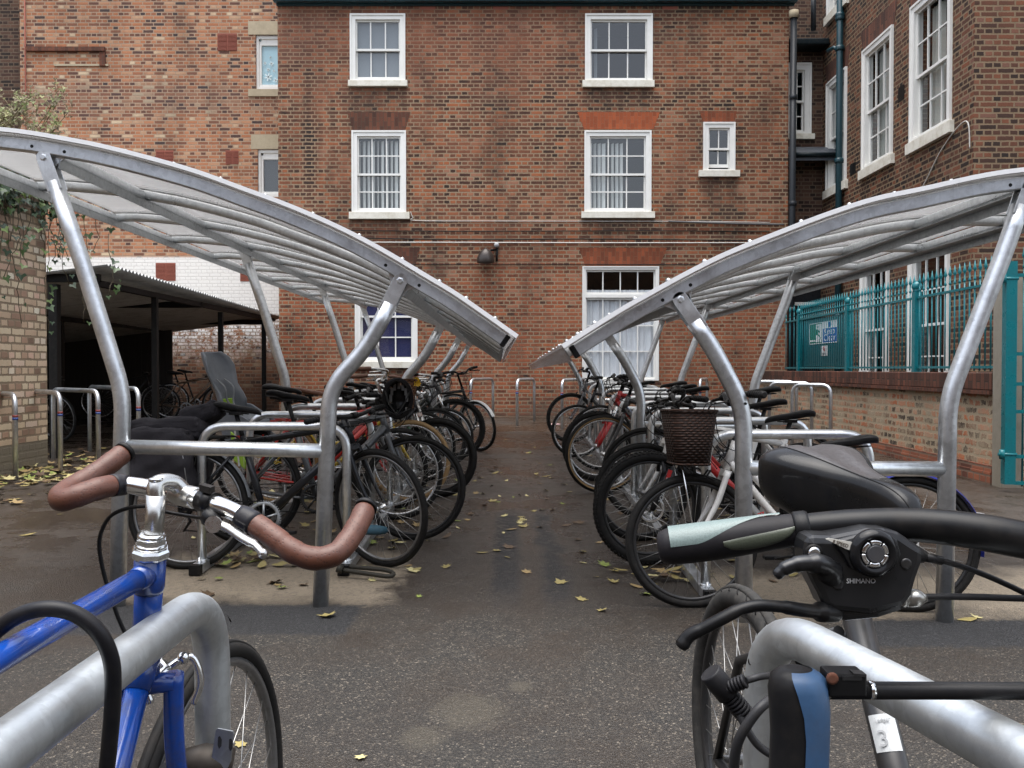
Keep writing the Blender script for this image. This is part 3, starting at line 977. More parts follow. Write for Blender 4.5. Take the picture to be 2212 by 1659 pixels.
# ---------------------------------------------------------------- building on the right
RX = 6.1
RY0, RY1 = 11.55, 17.2
right = thing('dark_brick_building', 'dark brown brick building with tall white sash windows behind the teal railings', 'building', (RX, 14, 0))
MR = lambda u, v, w: V((RX - w, u, v))
def RU(px): return RX / ((px - 1106) / F)
RW = [dict(a=2051, b=1964, z=(4.56, 6.62), sz=.17, rows=4, cols=3, cover=('flat2',)), dict(a=1925, b=1861, z=(4.56, 6.62), sz=.16, rows=4, cols=3),
      dict(a=1826, b=1784, z=(4.56, 6.62), sz=.16, rows=4, cols=3), dict(a=1826, b=1784, z=(7.9, 9.8), sz=.16, rows=4, cols=3), dict(a=1925, b=1861, z=(7.9, 9.8), sz=.16, rows=4, cols=3),
      dict(a=2051, b=1964, z=(7.9, 9.8), sz=.16, rows=4, cols=3),
      dict(a=2050, b=1964, z=(.75, 2.93), sz=.14, rows=4, cols=3), dict(a=1920, b=1860, z=(.75, 2.95), sz=.14, rows=4, cols=3)]
holes = []
for w in RW:
    w['u'] = (RU(w['a']), RU(w['b']))
    holes.append((w['u'][0] + .02, w['u'][1] - .02, w['z'][0], w['z'][1] - .02))
m = MB()
facade(m, MR, RY0, RY1, 0, 12, holes)
m.poly([(RX, RY0, 0), (RX, RY0, 12), (RX + 9, RY0, 12), (RX + 9, RY0, 0)])
m.poly([(RX, RY1, 0), (RX + 9, RY1, 0), (RX + 9, RY1, 12), (RX, RY1, 12)])
m.poly([(RX, RY0, 12), (RX, RY1, 12), (RX + 9, RY1, 12), (RX + 9, RY0, 12)])
m.build('wall', M_right, right)
M_cream = paint('cream_blind', (.42, .42, .38), .8, 0, .05)
for w in RW:
    u0, u1 = w['u']; v0, v1 = w['z']
    cv = None
    if v0 < 1: cv = ('slats', M_blue_blind, .0, .12, .9, .09)
    elif v0 < 5: cv = ('slats', M_cream, .45, .72, .97, .05)
    window(right, MR, u0, u1, v0, v1, w['cols'], w['rows'], sill=(u0 - .07, u1 + .06, v0 - w['sz'], v0), arch=.11, cover=cv, split=.48)
    if v0 > 1:
        m = MB(); m.prism([MR(u0 - .02, v1 + .005, -.05), MR(u0 - .14, v1 + .36, -.05), MR(u1 + .14, v1 + .36, -.05), MR(u1 + .02, v1 + .005, -.05)], (-.055, 0, 0)); m.build('arch', M_cope, right)
m = MB(); yp = RU(1820)
m.tube([(RX - .09, yp, 12), (RX - .09, yp, .1)], .06, 14)
for z in (1.95, 2.05, 4.9, 6.95, 7.5, 7.55): m.lathe((RX - .09, yp, z), (0, 0, 1), [(0, .075), (.02, .085), (.06, .085), (.09, .075)], 14)
m.tube([(RX - .09, yp, 6.95), (RX - .16, yp + .1, 7.05), (RX - .2, yp + .3, 7.06)], .035, 10)
m.build('downpipe', M_teal_d, right)
wire('white cable looping down the dark brick wall above the canopy', [MR(RY0 + .05, 4.05, .02), MR(RY0 + .1, 4.4, .02), MR(RY0 + .35, 4.42, .02), MR(RU(2030), 4.2, .02), MR(RU(1985), 3.75, .02), MR(RU(1940), 3.55, .02)], .009, M_wire_w)
m = MB(); m.mbox(MR, RU(1949), RU(1936), 5.32, 5.55, -.02, .006); m.build('vent', M_black, right)
m = MB(); m.mbox(MR, RU(1843) - .05, RU(1843) + .2, 4.6, 4.8, -.02, .006); m.build('vent', M_black, right)

# set-back bay between the two buildings
bay = thing('link_block', 'narrow set back brick bay with a white window and lead roofs between the two buildings', 'building', (5.7, 17.1, 0))
MBY = lambda u, v, w: V((u, 17.15 - w, v))
def BXp(px): return (px - 1106) / F * 17.15
def BZ(py): return at(1106, py, 17.15).z
m = MB()
wx = (BXp(1690), BXp(1748))
facade(m, MBY, x1, RX, 0, BZ(112), [(wx[0] + .02, wx[1] - .02, BZ(290), BZ(140)), (BXp(1708), BXp(1808), .1, BZ(560))])
m.poly([(x1, 19.5, 0), (x1 + 3, 19.5, 0), (x1 + 3, 19.5, 14), (x1, 19.5, 14)])
m.build('wall', M_deep_brick, bay)
window(bay, MBY, wx[0], wx[1], BZ(292), BZ(137), 2, 4, sill=(wx[0], BXp(1755), BZ(302), BZ(290)), arch=.13)
m = MB(); m.box(x1 + .01, RX - .01, 16.75, 19.4, BZ(112), BZ(98)); M_bayg = paint('dark_gutter_paint', (.006, .013, .017), .4, 0, .4)  # near-black gutter paint
m.build('gutter', M_bayg, bay, bevel=.03)
m = MB(); m.prism([(x1 + .01, 16.8, BZ(97)), (x1 + .01, 19.4, BZ(70)), (x1 + .01, 19.4, BZ(97))], (RX - x1 - .02, 0, 0)); m.build('roof', M_lead, bay)
m = MB()
for i in range(14):
    xx = x1 + .06 + i * .055
    m.prism([(xx, 17.2, BZ(92)), (xx + .04, 17.2, BZ(92)), (xx + .02, 17.25, BZ(78))], (0, .02, 0))
m.build('bird_spike', M_lead, bay)
m = MB()
for i in range(8):
    t = i / 7
    m.v += [V((x1 + .005, 17.15 - .5 * math.sin(t * PI / 2), BZ(320) - .36 * t ** 2 * 1.0)), V((RX + .12, 17.15 - .5 * math.sin(t * PI / 2), BZ(320) - .36 * t ** 2))]
for i in range(7):
    m.face((2 * i, 2 * i + 1, 2 * i + 3, 2 * i + 2), True)
m.build('lead_hood', M_lead, bay)
m = MB(); m.tube([(x1, 16.63, BZ(348)), (RX + .15, 16.63, BZ(348))], .042, 12); m.build('hood_gutter', M_bayg, bay)
m = MB(); m.tube([(x1 + .62, 17.05, BZ(70)), (x1 + .62, 17.05, BZ(-20))], .05, 10); m.build('downpipe', M_pipe, bay)
# doorway: dark opening with white frame and rail
m = MB(); m.mbox(MBY, BXp(1796), BXp(1812), .1, BZ(555), -.1, .03); m.mbox(MBY, BXp(1704), BXp(1796), BZ(660), BZ(653), -.1, .03); m.build('door_frame', M_white, bay)
m = MB(); m.mbox(MBY, BXp(1700), BXp(1812), .1, BZ(553), -.3, -.25); m.build('door', paint('dark_door', (.02, .022, .026), .3, 0, .3), bay)

# ---------------------------------------------------------------- low wall with railings
WA, WB = V((4.42, 7.95, 0)), V((4.66, 16.5, 0))
wd = (WB - WA).normalized(); wn = V((-wd.y, wd.x, 0)); wl = (WB - WA).length
MW = lambda u, v, w: WA + wd * u + wn * w + V((0, 0, v))
lw = thing('low_brick_wall', 'low patched brick wall with a dark coping carrying teal railings', 'wall', (4.55, 12, 0))
m = MB(); m.mbox(MW, 0, wl, -.05, .92, -.28, 0); m.build('wall', M_low, lw)
m = MB(); m.mbox(MW, 0, wl, -.05, .17, -.05, .04); m.mbox(MW, 0, 3.5, .17, .23, -.05, .03); m.build('plinth', M_plinth, lw)
m = MB(); m.mbox(MW, 0, wl, .925, 1.085, -.3, .035); m.build('coping', M_cope, lw, bevel=.008)
m = MB(); m.mbox(MW, 0, wl, .885, .922, -.1, .055); m.build('tile_course', M_cope, lw)
m = MB(); m.mbox(MW, -.17, -.005, -.05, 1.95, -.17, .03); gp = m.build('gate_post', M_conc, bevel=.01)
gp.name = 'concrete_gate_post'; tag(gp, 'grey concrete post at the end of the low wall beside the teal gate', 'post')

rail = thing('teal_railing', 'teal iron railings with spear tops along the low brick wall', 'railing', MW(4, 1.1, -.14))


def spear(m, p, h, r=.008):
    m.cyl(p, p + V((0, 0, h)), r, 6)
    q = p + V((0, 0, h))
    m.lathe(q, (0, 0, 1), [(-.09, r), (-.085, .014), (-.07, .014), (-.06, r), (0, r), (.02, .02), (.045, .012), (.11, .001)], 6)


posts = [(1.98, 2.06), (4.15, 2.06), (6.4, 2.06)]
for u, h in posts:
    m = MB(); m.mbox(MW, u - .04, u + .04, 1.08, h - .06, -.18, -.10); m.ball(MW(u, h, -.14), .058); m.lathe(MW(u, h - .06, -.14), (0, 0, 1), [(0, .045), (.02, .045), (.03, .025)], 10)
    m.build('post', M_teal, rail)
segs = [(.02, 1.94, .105), (2.02, 4.11, .105), (4.19, 6.36, .098), (6.44, 7.2, .2)]
for i, (a, b, st) in enumerate(segs):
    m = MB()
    m.mbox(MW, a, b, 1.125, 1.15, -.155, -.125)
    ta = tb = 1.93
    p, q = MW(a, ta, -.14), MW(b, tb, -.14)
    m.box8([p + V((0, 0, -.012)) + wn * .02, q + V((0, 0, -.012)) + wn * .02, q + V((0, 0, -.012)) - wn * .02, p + V((0, 0, -.012)) - wn * .02,
            p + V((0, 0, .012)) + wn * .02, q + V((0, 0, .012)) + wn * .02, q + V((0, 0, .012)) - wn * .02, p + V((0, 0, .012)) - wn * .02])
    n = int((b - a) / st)
    for k in range(n + 1):
        u = a + .03 + (b - a - .06) * k / n
        zt = ta + (tb - ta) * (u - a) / (b - a) + .16
        spear(m, MW(u, 1.1, -.14), zt - 1.1, .0055 if i == 2 else .008)
    m.build('bar_panel', M_teal, rail)
# sheet behind the inner section, with its signs
m = MB(); m.mbox(MW, 4.2, 6.35, 1.16, 1.9, -.20, -.19); m.build('back_sheet', paint('dark_teal_sheet', (.005, .10, .115), .4, 0, .3), rail)


def text_mesh(txt, size, depth=.0008):
    c = bpy.data.curves.new('lettering', 'FONT'); c.body = txt; c.size = size; c.extrude = depth; c.align_x = 'LEFT'; c.resolution_u = 3
    o = bpy.data.objects.new('lettering', c); COL.objects.link(o)
    bpy.context.view_layer.update()
    me = bpy.data.meshes.new_from_object(o.evaluated_get(bpy.context.evaluated_depsgraph_get()))
    bpy.data.objects.remove(o)
    return me


def lettering(txt, size, origin, xdir, ydir, mt, parent, depth=.0008, width=None, name='lettering'):
    me = text_mesh(txt, size, depth)
    xd, yd = V(xdir).normalized(), V(ydir).normalized(); zd = xd.cross(yd)
    if width:
        w = max(v.co.x for v in me.vertices); k = width / w
    else:
        k = 1
    org = ORG.get(parent.name, V((0, 0, 0)))
    for v in me.vertices:
        c = v.co.copy()
        v.co = V(origin) + xd * c.x * k + yd * c.y + zd * c.z - org
    me.materials.clear(); me.materials.append(mt)
    o = bpy.data.objects.new(name, me); COL.objects.link(o); o.parent = parent
    ORG[o.name] = org
    return o


M_sw = P((.75, .77, .76), .5, 0, .15)
M_sg = P((.01, .16, .09), .5, 0, .1)
M_sb = P((.015, .10, .36), .5, 0, .1)
sg = thing('keep_clear_sign', 'white, green and blue Keep Clear sign with a running figure on the teal railings', 'sign', MW(5.4, 1.3, -.185))
# the sign is read from the aisle: along the wall towards the camera runs rightwards
s_u0, s_u1, s_v0, s_v1 = 6.02, 4.72, 1.51, 1.84
MS = lambda a, b, w: MW(s_u0 + (s_u1 - s_u0) * a, s_v0 + (s_v1 - s_v0) * b, -.188 + w)
m = MB(); m.box8([MS(0, 0, 0), MS(1, 0, 0), MS(1, 0, .006), MS(0, 0, .006), MS(0, 1, 0), MS(1, 1, 0), MS(1, 1, .006), MS(0, 1, .006)]); m.build('sign_board', M_sw, sg)


def sgp(m, pts, w0=.0065, w1=.0085):
    m.prism([MS(a, b, w0) for a, b in pts], wn * (w1 - w0))


m = MB()
sgp(m, [(.02, .04), (.48, .04), (.48, .96), (.02, .96)], .0062, .007)
m.build('green_field', M_sg, sg)
m = MB()
sgp(m, [(.27, .08), (.46, .08), (.46, .92), (.27, .92)], .0072, .0082); sgp(m, [(.05, .12), (.24, .12), (.24, .2), (.05, .2)], .0072, .0082)
m.build('doorway_mark', M_sw, sg)
m = MB()
cx, cy = .33, .8
sgp(m, [(cx + .03 * math.cos(t * PI / 4), cy + .07 * math.sin(t * PI / 4)) for t in range(8)])
for pts in ([(.27, .7), (.36, .66), (.35, .38), (.27, .42)], [(.27, .7), (.2, .52), (.225, .49), (.29, .62)], [(.36, .66), (.42, .52), (.4, .48), (.34, .58)],
            [(.28, .42), (.2, .2), (.12, .2), (.12, .26), (.18, .28), (.25, .46)], [(.33, .42), (.4, .28), (.37, .1), (.41, .08), (.44, .3), (.36, .44)]):
    sgp(m, pts)
m.build('running_figure', M_sg, sg)
m = MB(); sgp(m, [(.51, .04), (.98, .04), (.98, .68), (.51, .68)], .0062, .007)
sgp(m, [(.745 + .055 * math.cos(t * PI / 6), .84 + .13 * math.sin(t * PI / 6)) for t in range(12)], .0062, .007)
m.build('blue_field', M_sb, sg)
lettering('Keep', .15, MS(.54, .40, .0075), MS(1, 0, 0) - MS(0, 0, 0), (0, 0, 1), M_sw, sg, width=.48)
lettering('Clear', .15, MS(.54, .10, .0075), MS(1, 0, 0) - MS(0, 0, 0), (0, 0, 1), M_sw, sg, width=.53)
nt = thing('no_smoking_notice', 'small white no smoking notice below the Keep Clear sign', 'notice', MW(5.3, 1.3, -.185))
MN = lambda a, b, w: MW(5.44 - .28 * a, 1.32 + .155 * b, -.188 + w)
m = MB(); m.box8([MN(0, 0, 0), MN(1, 0, 0), MN(1, 0, .004), MN(0, 0, .004), MN(0, 1, 0), MN(1, 1, 0), MN(1, 1, .004), MN(0, 1, .004)]); m.build('notice_board', M_sw, nt)
m = MB(); m.torus(MN(.5, .68, .006), wn, .036, .006, 24, 6, .3); m.cyl(MN(.35, .82, .006), MN(.65, .54, .006), .004, 6); m.build('red_ring', P((.5, .03, .03)), nt)
m = MB(); m.cyl(MN(.36, .66, .0055), MN(.64, .7, .0055), .004, 6)
for k in range(3): m.cyl(MN(.15, .1 + .09 * k, .0045), MN(.85, .1 + .09 * k, .0045), .0022, 4)
m.build('black_print', M_black, nt)

# unseen brick building added behind the camera to shape reflections and contrast
rearb = thing('unseen_rear_building', 'unseen brick building added behind the camera to darken reflections', 'building', (0, -8, 0))
m = MB(); m.box(-16, 14, -14, -8, 0, 6.0); m.build('wall', M_right, rearb)
# gate beside the concrete post
gate = thing('teal_gate', 'tall teal barred gate beside the concrete post', 'gate', (4.35, 7.6, 0))
GA = at(2168, 797, 7.55); GA.z = 0
gd = V((1, -.12, 0)).normalized(); gn = V((gd.y, -gd.x, 0))
MG = lambda u, v, w: GA + gd * u + gn * w + V((0, 0, v))
m = MB(); m.mbox(MG, 0, .09, .12, 2.05, -.04, .04); m.build('stile', M_teal, gate)
m = MB()
for v in (.13, .36, .75, .99, 1.25, 1.93): m.mbox(MG, .09, 1.4, v - .015, v + .015, -.015, .015)
m.build('cross_bar', M_teal, gate)
m = MB()
for k in range(11): spear(m, MG(.16 + k * .115, .1, 0), 1.98)
m.build('upright_bar', M_teal, gate)
for v in (.38, 1.9):
    m = MB(); m.cyl(MG(-.05, v, .03), MG(.1, v, .03), .016, 8); m.cyl(MG(-.02, v - .04, .03), MG(-.02, v + .04, .03), .024, 8); m.build('hinge', M_teal, gate)
m = MB(); m.tube(bend([(5.5, 9.2, 0.05), (5.5, 9.2, .98), (6.05, 9.2, .98), (6.05, 9.2, .05)], .12), .03, 10)
tag(m.build('yellow_rail', P((.65, .42, .02), .4)), 'yellow tubular rail seen through the teal gate', 'rail')
# ---------------------------------------------------------------- cycle shelters
def shelter(label, prof_px, d0, axis, span, nframe, posts_px, bar_px, foot_z=None):
    """curved canopy on pairs of bent posts; prof_px: top edge of the front beam in the photo"""
    pts = smooth_path([at(a, b, d0) for a, b in prof_px], 5)
    ax = V(axis)
    root = thing('cycle_shelter', label, 'cycle shelter', (sum(p.x for p in pts) / len(pts), d0, 0), 'curved steel cycle shelters')
    N = []
    sgn = 1 if pts[-1].x > pts[0].x else -1
    for i in range(len(pts)):
        t = (pts[min(i + 1, len(pts) - 1)] - pts[max(i - 1, 0)]); t.y = 0; t.normalize()
        n = V((-t.z, 0, t.x))
        if n.z < 0: n = -n
        N.append(n)
    TH = .010
    LIFT = .016
    pts = [p - n * (TH + LIFT) for p, n in zip(pts, N)]
    # roof sheet
    m = MB()
    L = span * (nframe - 1)
    e0, e1 = ax * -.05, ax * (L + .05)
    # low end overhang
    tl = (pts[-1] - pts[-2]).normalized(); 
    q = [pts[0]] + pts + [pts[-1] + tl * .04]; nn = [N[0]] + N + [N[-1]]
    K = 24
    rows = []
    for k in range(K + 1):
        o = e0 + (e1 - e0) * (k / K)
        rows.append([p + o + n * LIFT for p, n in zip(q, nn)])
    b = 0; W = len(q)
    for off in (.0, TH):
        base = len(m.v)
        for r in rows:
            m.v += [p + n * off for p, n in zip(r, nn)]
        for k in range(K):
            for i in range(W - 1):
                a = base + k * W + i
                f = (a, a + 1, a + W + 1, a + W)
                m.face(f if off else tuple(reversed(f)), True)
    T = (K + 1) * W
    for i in range(W - 1):
        m.face((i, i + 1, T + i + 1, T + i)); c = K * W + i; m.face((c + 1, c, T + c, T + c + 1))
    for k in range(K):
        a = k * W + W - 1; m.face((a, a + W, T + a + W, T + a)); a = k * W; m.face((a + W, a, T + a, T + a + W))
    m.cur = 1
    for k in range((nframe - 1) * 3 + 1):
        off = ax * (L * k / ((nframe - 1) * 3))
        for i in range(2, len(pts), 5):
            p = pts[i] + N[i] * (TH + LIFT + .001) + off
            m.lathe(p, N[i], [(0, .014), (.006, .013), (.007, .008), (.013, .007)], 8)
    m.build('roof_sheet', [M_poly, M_galv_dull], root)
    # pale glazing trim on the front edge
    m = MB()
    m.strip([p + ax * -.062 + n * (LIFT + TH + .003) for p, n in zip(q, nn)], nn, .012, (0, 1, 0), .02)
    m.build('edge_trim', P((.86, .86, .86), .35, 0, .1), root)
    # fascia closing the low ends of the beams
    m = MB()
    c, n, t_ = pts[-1] + tl * .03, N[-1], tl
    a, e = c + ax * .05, c + ax * L
    m.box8([a + n * (LIFT - .001), e + n * (LIFT - .001), e + n * (LIFT - .001) + t_ * .006, a + n * (LIFT - .001) + t_ * .006, a - n * .06, e - n * .06, e - n * .06 + t_ * .006, a - n * .06 + t_ * .006])
    m.build('fascia', M_poly, root)
    # beams
    nb = (nframe - 1) * 3 + 1
    beam = None
    for k in range(nb):
        off = ax * (L * k / (nb - 1))
        if beam is None:
            m = MB(); m.strip([p - n * .002 for p, n in zip(pts, N)], N, .03, (0, 1, 0), .055)
            beam = m.build('curved_beam', M_galv, root, bevel=.005)
            inner = None
            cb = beam
        else:
            if inner is None:
                m = MB(); m.strip([p - n * .002 + off for p, n in zip(pts, N)], N, .03, (0, 1, 0), .055)
                inner = cb = m.build('curved_beam', M_galv_bar, root, bevel=.016)
                for pf in inner.data.polygons: pf.use_smooth = True
                inner.modifiers['bevel'].segments = 4; inner.modifiers['bevel'].angle_limit = R_(70)
                off1 = off.copy()
            else:
                cb = inner.copy(); COL.objects.link(cb); cb.parent = root; cb.location = off - off1
        if k == 0:
            m = MB(); m.strip([p + n * (LIFT - .001) for p, n in zip(pts, N)], N, .022, (0, 1, 0), LIFT - .004); gb_ = m.build('highlight_strip', M_highlight_strip, root)  # bright strip added for the line of sky reflected along each beam
        else:
            g2 = gb_.copy(); COL.objects.link(g2); g2.parent = root; g2.location = off
        if k == 0:
            m = MB(); p, n = pts[-1], N[-1]
            c = p - n * .029 + off + tl * .004
            m.obox(c, tl * .012, (0, .032, 0), n * .030)
            ec = m.build('end_cap', M_black, root, bevel=.004)
    # holes and bolts in the front beam

    def near(px, py):
        w = at(px, py, d0)
        j = min(range(len(pts)), key=lambda i: (pts[i] - w).length)
        return j
    # posts
    cols = []
    for s_i, ppx in enumerate(posts_px):
        path = [at(a, b, d0) for a, b in ppx]
        j = near(*ppx[0])
        cols.append((path, j))
    for k in range(nframe):
        off = ax * (span * k)
        for path, j in cols:
            pp = [p + off for p in path]
            top = pp[0]; sec = pp[1]
            d = (top - sec).normalized()
            pl = [top - d * .115] + pp[1:]
            pl = bend(pl, .11, 8)
            foot = pl[-1].copy(); foot.z = gz(foot.y) - .02
            pl[-1] = foot
            m = MB(); m.tube(pl, .0381, 20)
            po = m.build('post', M_galv, root)
            # fork plate with its rounded head and bolt
            m = MB()
            sd = V((d.z, 0, -d.x)).normalized()
            for yy in (-.030, .024):
                c = top + V((0, yy, 0))
                out = [c - d * .16 + sd * .034, c + sd * .034] + [c + sd * .034 * math.cos(a * PI / 8) + d * .034 * math.sin(a * PI / 8) for a in range(1, 8)] + [c - sd * .034, c - d * .16 - sd * .034]
                m.prism(out, (0, .006, 0))
            # lug hanging from the beam
            c = top + V((0, .0, 0))
            nj = N[j]; tj = V((nj.z, 0, -nj.x))
            hang = pts[j] + off - nj * .055
            c2 = V((hang.x, c.y, hang.z))
            m.prism([c2 + tj * .075 + nj * .002, c2 - tj * .075 + nj * .002, top - tj * .035 - nj * .035, top + tj * .035 - nj * .035], (0, .008, 0))
            m.lathe(top + V((0, -.030, 0)), (0, -1, 0), [(0, .018), (.002, .018), (.0025, .012), (.01, .012)], 6)
            m.build('bracket', M_galv_bar, root, bevel=.0015)
            if k == 0:
                for q_ in (-2, 2):
                    jj = min(max(j + q_, 1), len(pts) - 2); m = MB(); hh = pts[jj] - N[jj] * .034; m.lathe(hh + V((0, -.0302, 0)), (0, -1, 0), [(0, .008), (.0008, .008)], 12); m.build('bolt_hole', M_black, beam)
    # purlins running the length of the canopy: over both post lines and at the high edge
    for t, kind in ((cols[0][1], 1), (cols[1][1], 1), (1, 0)):
        c0 = pts[t] - N[t] * .036
        n = N[t]; tt = V((n.z, 0, -n.x))
        m = MB()
        a = c0 - ax * .0; e = c0 + ax * L
        m.box8([a + tt * .024 - n * .026, e + tt * .024 - n * .026, e - tt * .024 - n * .026, a - tt * .024 - n * .026,
                a + tt * .024 + n * .026, e + tt * .024 + n * .026, e - tt * .024 + n * .026, a - tt * .024 + n * .026])
        pu = m.build('purlin', M_galv_bar, root, bevel=.012)
        for pf in pu.data.polygons: pf.use_smooth = True
        pu.modifiers['bevel'].segments = 4
        m = MB()
        a = a - n * .031; e = e - n * .031
        m.box8([a + tt * .05 - n * .003, e + tt * .05 - n * .003, e - tt * .03 - n * .003, a - tt * .03 - n * .003,
                a + tt * .05 + n * .003, e + tt * .05 + n * .003, e - tt * .03 + n * .003, a - tt * .03 + n * .003])
        m.box8([a + tt * .05 - n * .045, e + tt * .05 - n * .045, e + tt * .044 - n * .045, a + tt * .044 - n * .045,
                a + tt * .05 + n * .0, e + tt * .05 + n * .0, e + tt * .044 + n * .0, a + tt * .044 + n * .0])
        m.build('angle_iron', M_galv_dull, root)  # the darker steel carries the shade beneath the purlin
    # low bars across each frame
    for k in range(nframe):
        off = ax * (span * k)
        m = MB(); m.tube([at(*bar_px[0], d0) + off, at(*bar_px[1], d0) + off], .034, 18)
        m.build('low_bar', M_galv_bar, root)
    return root, pts, N, cols


PROF_L = [(-190, 276), (-100, 275), (0, 283), (80, 292), (167, 307), (233, 320), (333, 345), (437, 375), (533, 410), (633, 447), (737, 492), (830, 540), (921, 594), (983, 631), (1040, 670), (1104, 715)]
PROF_R = [(2480, 362), (2330, 360), (2212, 369), (2108, 383), (1975, 412), (1875, 433), (1775, 465), (1665, 507), (1558, 550), (1475, 591), (1400, 632), (1328, 673), (1228, 736)]
shelter('steel cycle shelter on the child seat side, with its front post row stained by green drips', PROF_L, 4.1, (-.0145, 1, -.001), 3.15, 4,
        [[(101, 343), (173, 553), (266, 850), (253, 1300)], [(866, 608), (797, 745), (712, 838), (692, 1312)]], [(268, 965), (703, 974)])
shelter('steel cycle shelter on the railing side, leaning out over the white bicycle with a brown basket', PROF_R, 3.85, (.004, 1, -.0045), 3.15, 4,
        [[(2222, 392), (2171, 540), (2048, 862), (2040, 1340)], [(1467, 648), (1538, 750), (1606, 880), (1607, 1320)]], [(2036, 1013), (1612, 1011)])
sh = [o for o in bpy.data.objects if o.get('category') == 'cycle shelter']
sh[0]['label'] = 'curved steel cycle shelter beside the shed, over the bicycle with the child seat'
sh[1]['label'] = 'curved steel cycle shelter beside the teal railings, over the bicycle with the dark basket'


# ---------------------------------------------------------------- rows of hoops on rails
def rack(label, xa, xb, y0, n, step, drift):
    root = thing('cycle_rack', label, 'cycle rack', ((xa + xb) / 2, y0, gz(y0)), 'hoop racks under the shelters')
    y1 = y0 + (n - 1) * step
    for x in (xa, xb):
        m = MB()
        a, b = V((x, y0 - .09, gz(y0))), V((x + drift * (y1 - y0), y1 + .1, gz(y1)))
        h = .055
        m.box8([a + V((-.03, 0, .004)), a + V((.03, 0, .004)), b + V((.03, 0, .004)), b + V((-.03, 0, .004)), a + V((-.03, 0, h)), a + V((.03, 0, h)), b + V((.03, 0, h)), b + V((-.03, 0, h))])
        r = m.build('rail', M_galv, root, bevel=.004)
        m = MB(); m.obox(a + V((0, -.01, .03)), (.031, 0, 0), (0, .02, 0), (0, 0, .0285)); m.build('end_cap', M_black, r, bevel=.003)
    for k in range(n):
        y = y0 + k * step; dx = drift * (y - y0); z = gz(y)
        m = MB()
        p = bend([(xa + dx, y, z + .056), (xa + dx, y, z + .80), (xb + dx, y, z + .80), (xb + dx, y, z + .056)], .14, 8)
        m.tube(p, .024, 16)
        for x in (xa, xb):
            m.lathe((x + dx, y, z + .055), (0, 0, 1), [(0, .028), (.012, .028), (.014, .024)], 14)
            m.lathe((x + dx + .0, y - .04, z + .055), (0, 0, 1), [(0, .012), (.012, .012), (.014, .007), (.03, .007)], 8)
        hp = m.build('hoop', M_galv_bar, root)
        m = MB(); m.cyl((xb + dx - .045, y - .0225, z + .735), (xb + dx - .045, y - .0255, z + .735), .006, 8); m.build('drill_hole', M_black, hp)
    return root


rack('row of steel bike hoops on two rails under the shelter by the shed', -1.71, -.91, 4.78, 10, .92, -.012)
rack('row of steel bike hoops on two rails under the shelter by the railings', 1.75, .95, 4.25, 10, .92, .012)


# ---------------------------------------------------------------- single hoops set in the ground
def hoop_mesh(parent, a, b, h, r=.024, rad=.13):
    a, b = V(a), V(b)
    m = MB(); m.tube(bend([a + V((0, 0, -.03)), a + V((0, 0, h)), b + V((0, 0, h + a.z - b.z)), b + V((0, 0, -.03))], rad, 8), r, 18)
    return m.build('hoop_tube', M_galv_dull if parent.get('dull') else M_galv, parent)


def ground_hoop(label, pa, pb, h, group, bands=True, near=1, r=.024):
    a = V((pa[0], pa[1], gz(pa[1]))); b = V((pb[0], pb[1], gz(pb[1])))
    root = thing('bike_hoop', label, 'bike hoop', (a + b) / 2, group)
    hoop_mesh(root, a, b, h, r)
    if bands:
        c = b if near else a
        m = MB(); m.cyl(c + V((0, 0, h - .2)), c + V((0, 0, h - .178)), r + .0012, 18); m.build('red_band', P((.28, .05, .045), .5), root)
        m = MB(); m.cyl(c + V((0, 0, h - .225)), c + V((0, 0, h - .203)), r + .0012, 18); m.build('blue_band', P((.04, .08, .28), .5), root)
    return root


def gp(px, py):
    """point on the ground seen at px, py"""
    y = 3.0
    for _ in range(40):
        p = at(px, py, y)
        y *= (CAMZ - gz(y)) / max(CAMZ - p.z, 1e-3)
    p = at(px, py, y); p.z = gz(y)
    return p


gl = 'bike hoops beside the buff wall'
for (a, b, lab) in (((-42, 1010), (34, 1038), 'steel bike hoop by the leaf heap, cut off by the photo edge'), ((33, 1002), (131, 1022), 'steel bike hoop in front of the buff wall, standing in the heap of leaves'),
                    ((116, 992), (213, 1014), 'steel bike hoop between the leaf heap and the shed post'), ((194, 975), (300, 1000), 'steel bike hoop half hidden behind the bent shelter post by the shed')):
    A, B = gp(*a), gp(*b)
    ground_hoop(lab, A, B, .80, gl)
gb = 'bike hoops along the brown brick wall'
for (a, b, lab) in (((1065, 909), (1017, 918), 'steel bike hoop by the wall behind the bicycle with a silver mudguard'), ((1154, 910), (1117, 919), 'steel bike hoop standing alone at the end of the aisle by the brown wall'),
                    ((1262, 912), (1214, 925), 'steel bike hoop at the wall below the net curtained window'), ((1527, 910), (1512, 918), 'steel bike hoop at the wall near the end of the low brick wall')):
    A, B = gp(*a), gp(*b)
    ground_hoop(lab, A, B, .76, gb)
gr_ = 'bike hoops beside the low brick wall'
for (a, b, lab) in (((1752, 962), (1794, 968), 'steel bike hoop closest of the three beside the low patched wall'), ((1700, 950), (1753, 955), 'middle steel bike hoop of the three beside the low patched wall'), ((1664, 942), (1720, 946), 'deepest steel bike hoop of the three beside the low patched wall')):
    A, B = gp(*a), gp(*b)
    A.x -= .25
    ground_hoop(lab, A, B, .80, gr_, bands=False)

# ---------------------------------------------------------------- fallen leaves
M_leaf = [paint('leaf_' + n, c, .55, 0, .5, 60, dirtcol=d) for n, c, d in (('yellow', (.30, .245, .09), (.16, .11, .04)), ('green', (.22, .27, .06), (.10, .10, .03)), ('tan', (.30, .21, .09), (.12, .07, .03)), ('brown', (.10, .06, .03), (.04, .025, .015)), ('pale', (.52, .46, .22), (.2, .14, .06)))]
rl = random.Random(5)


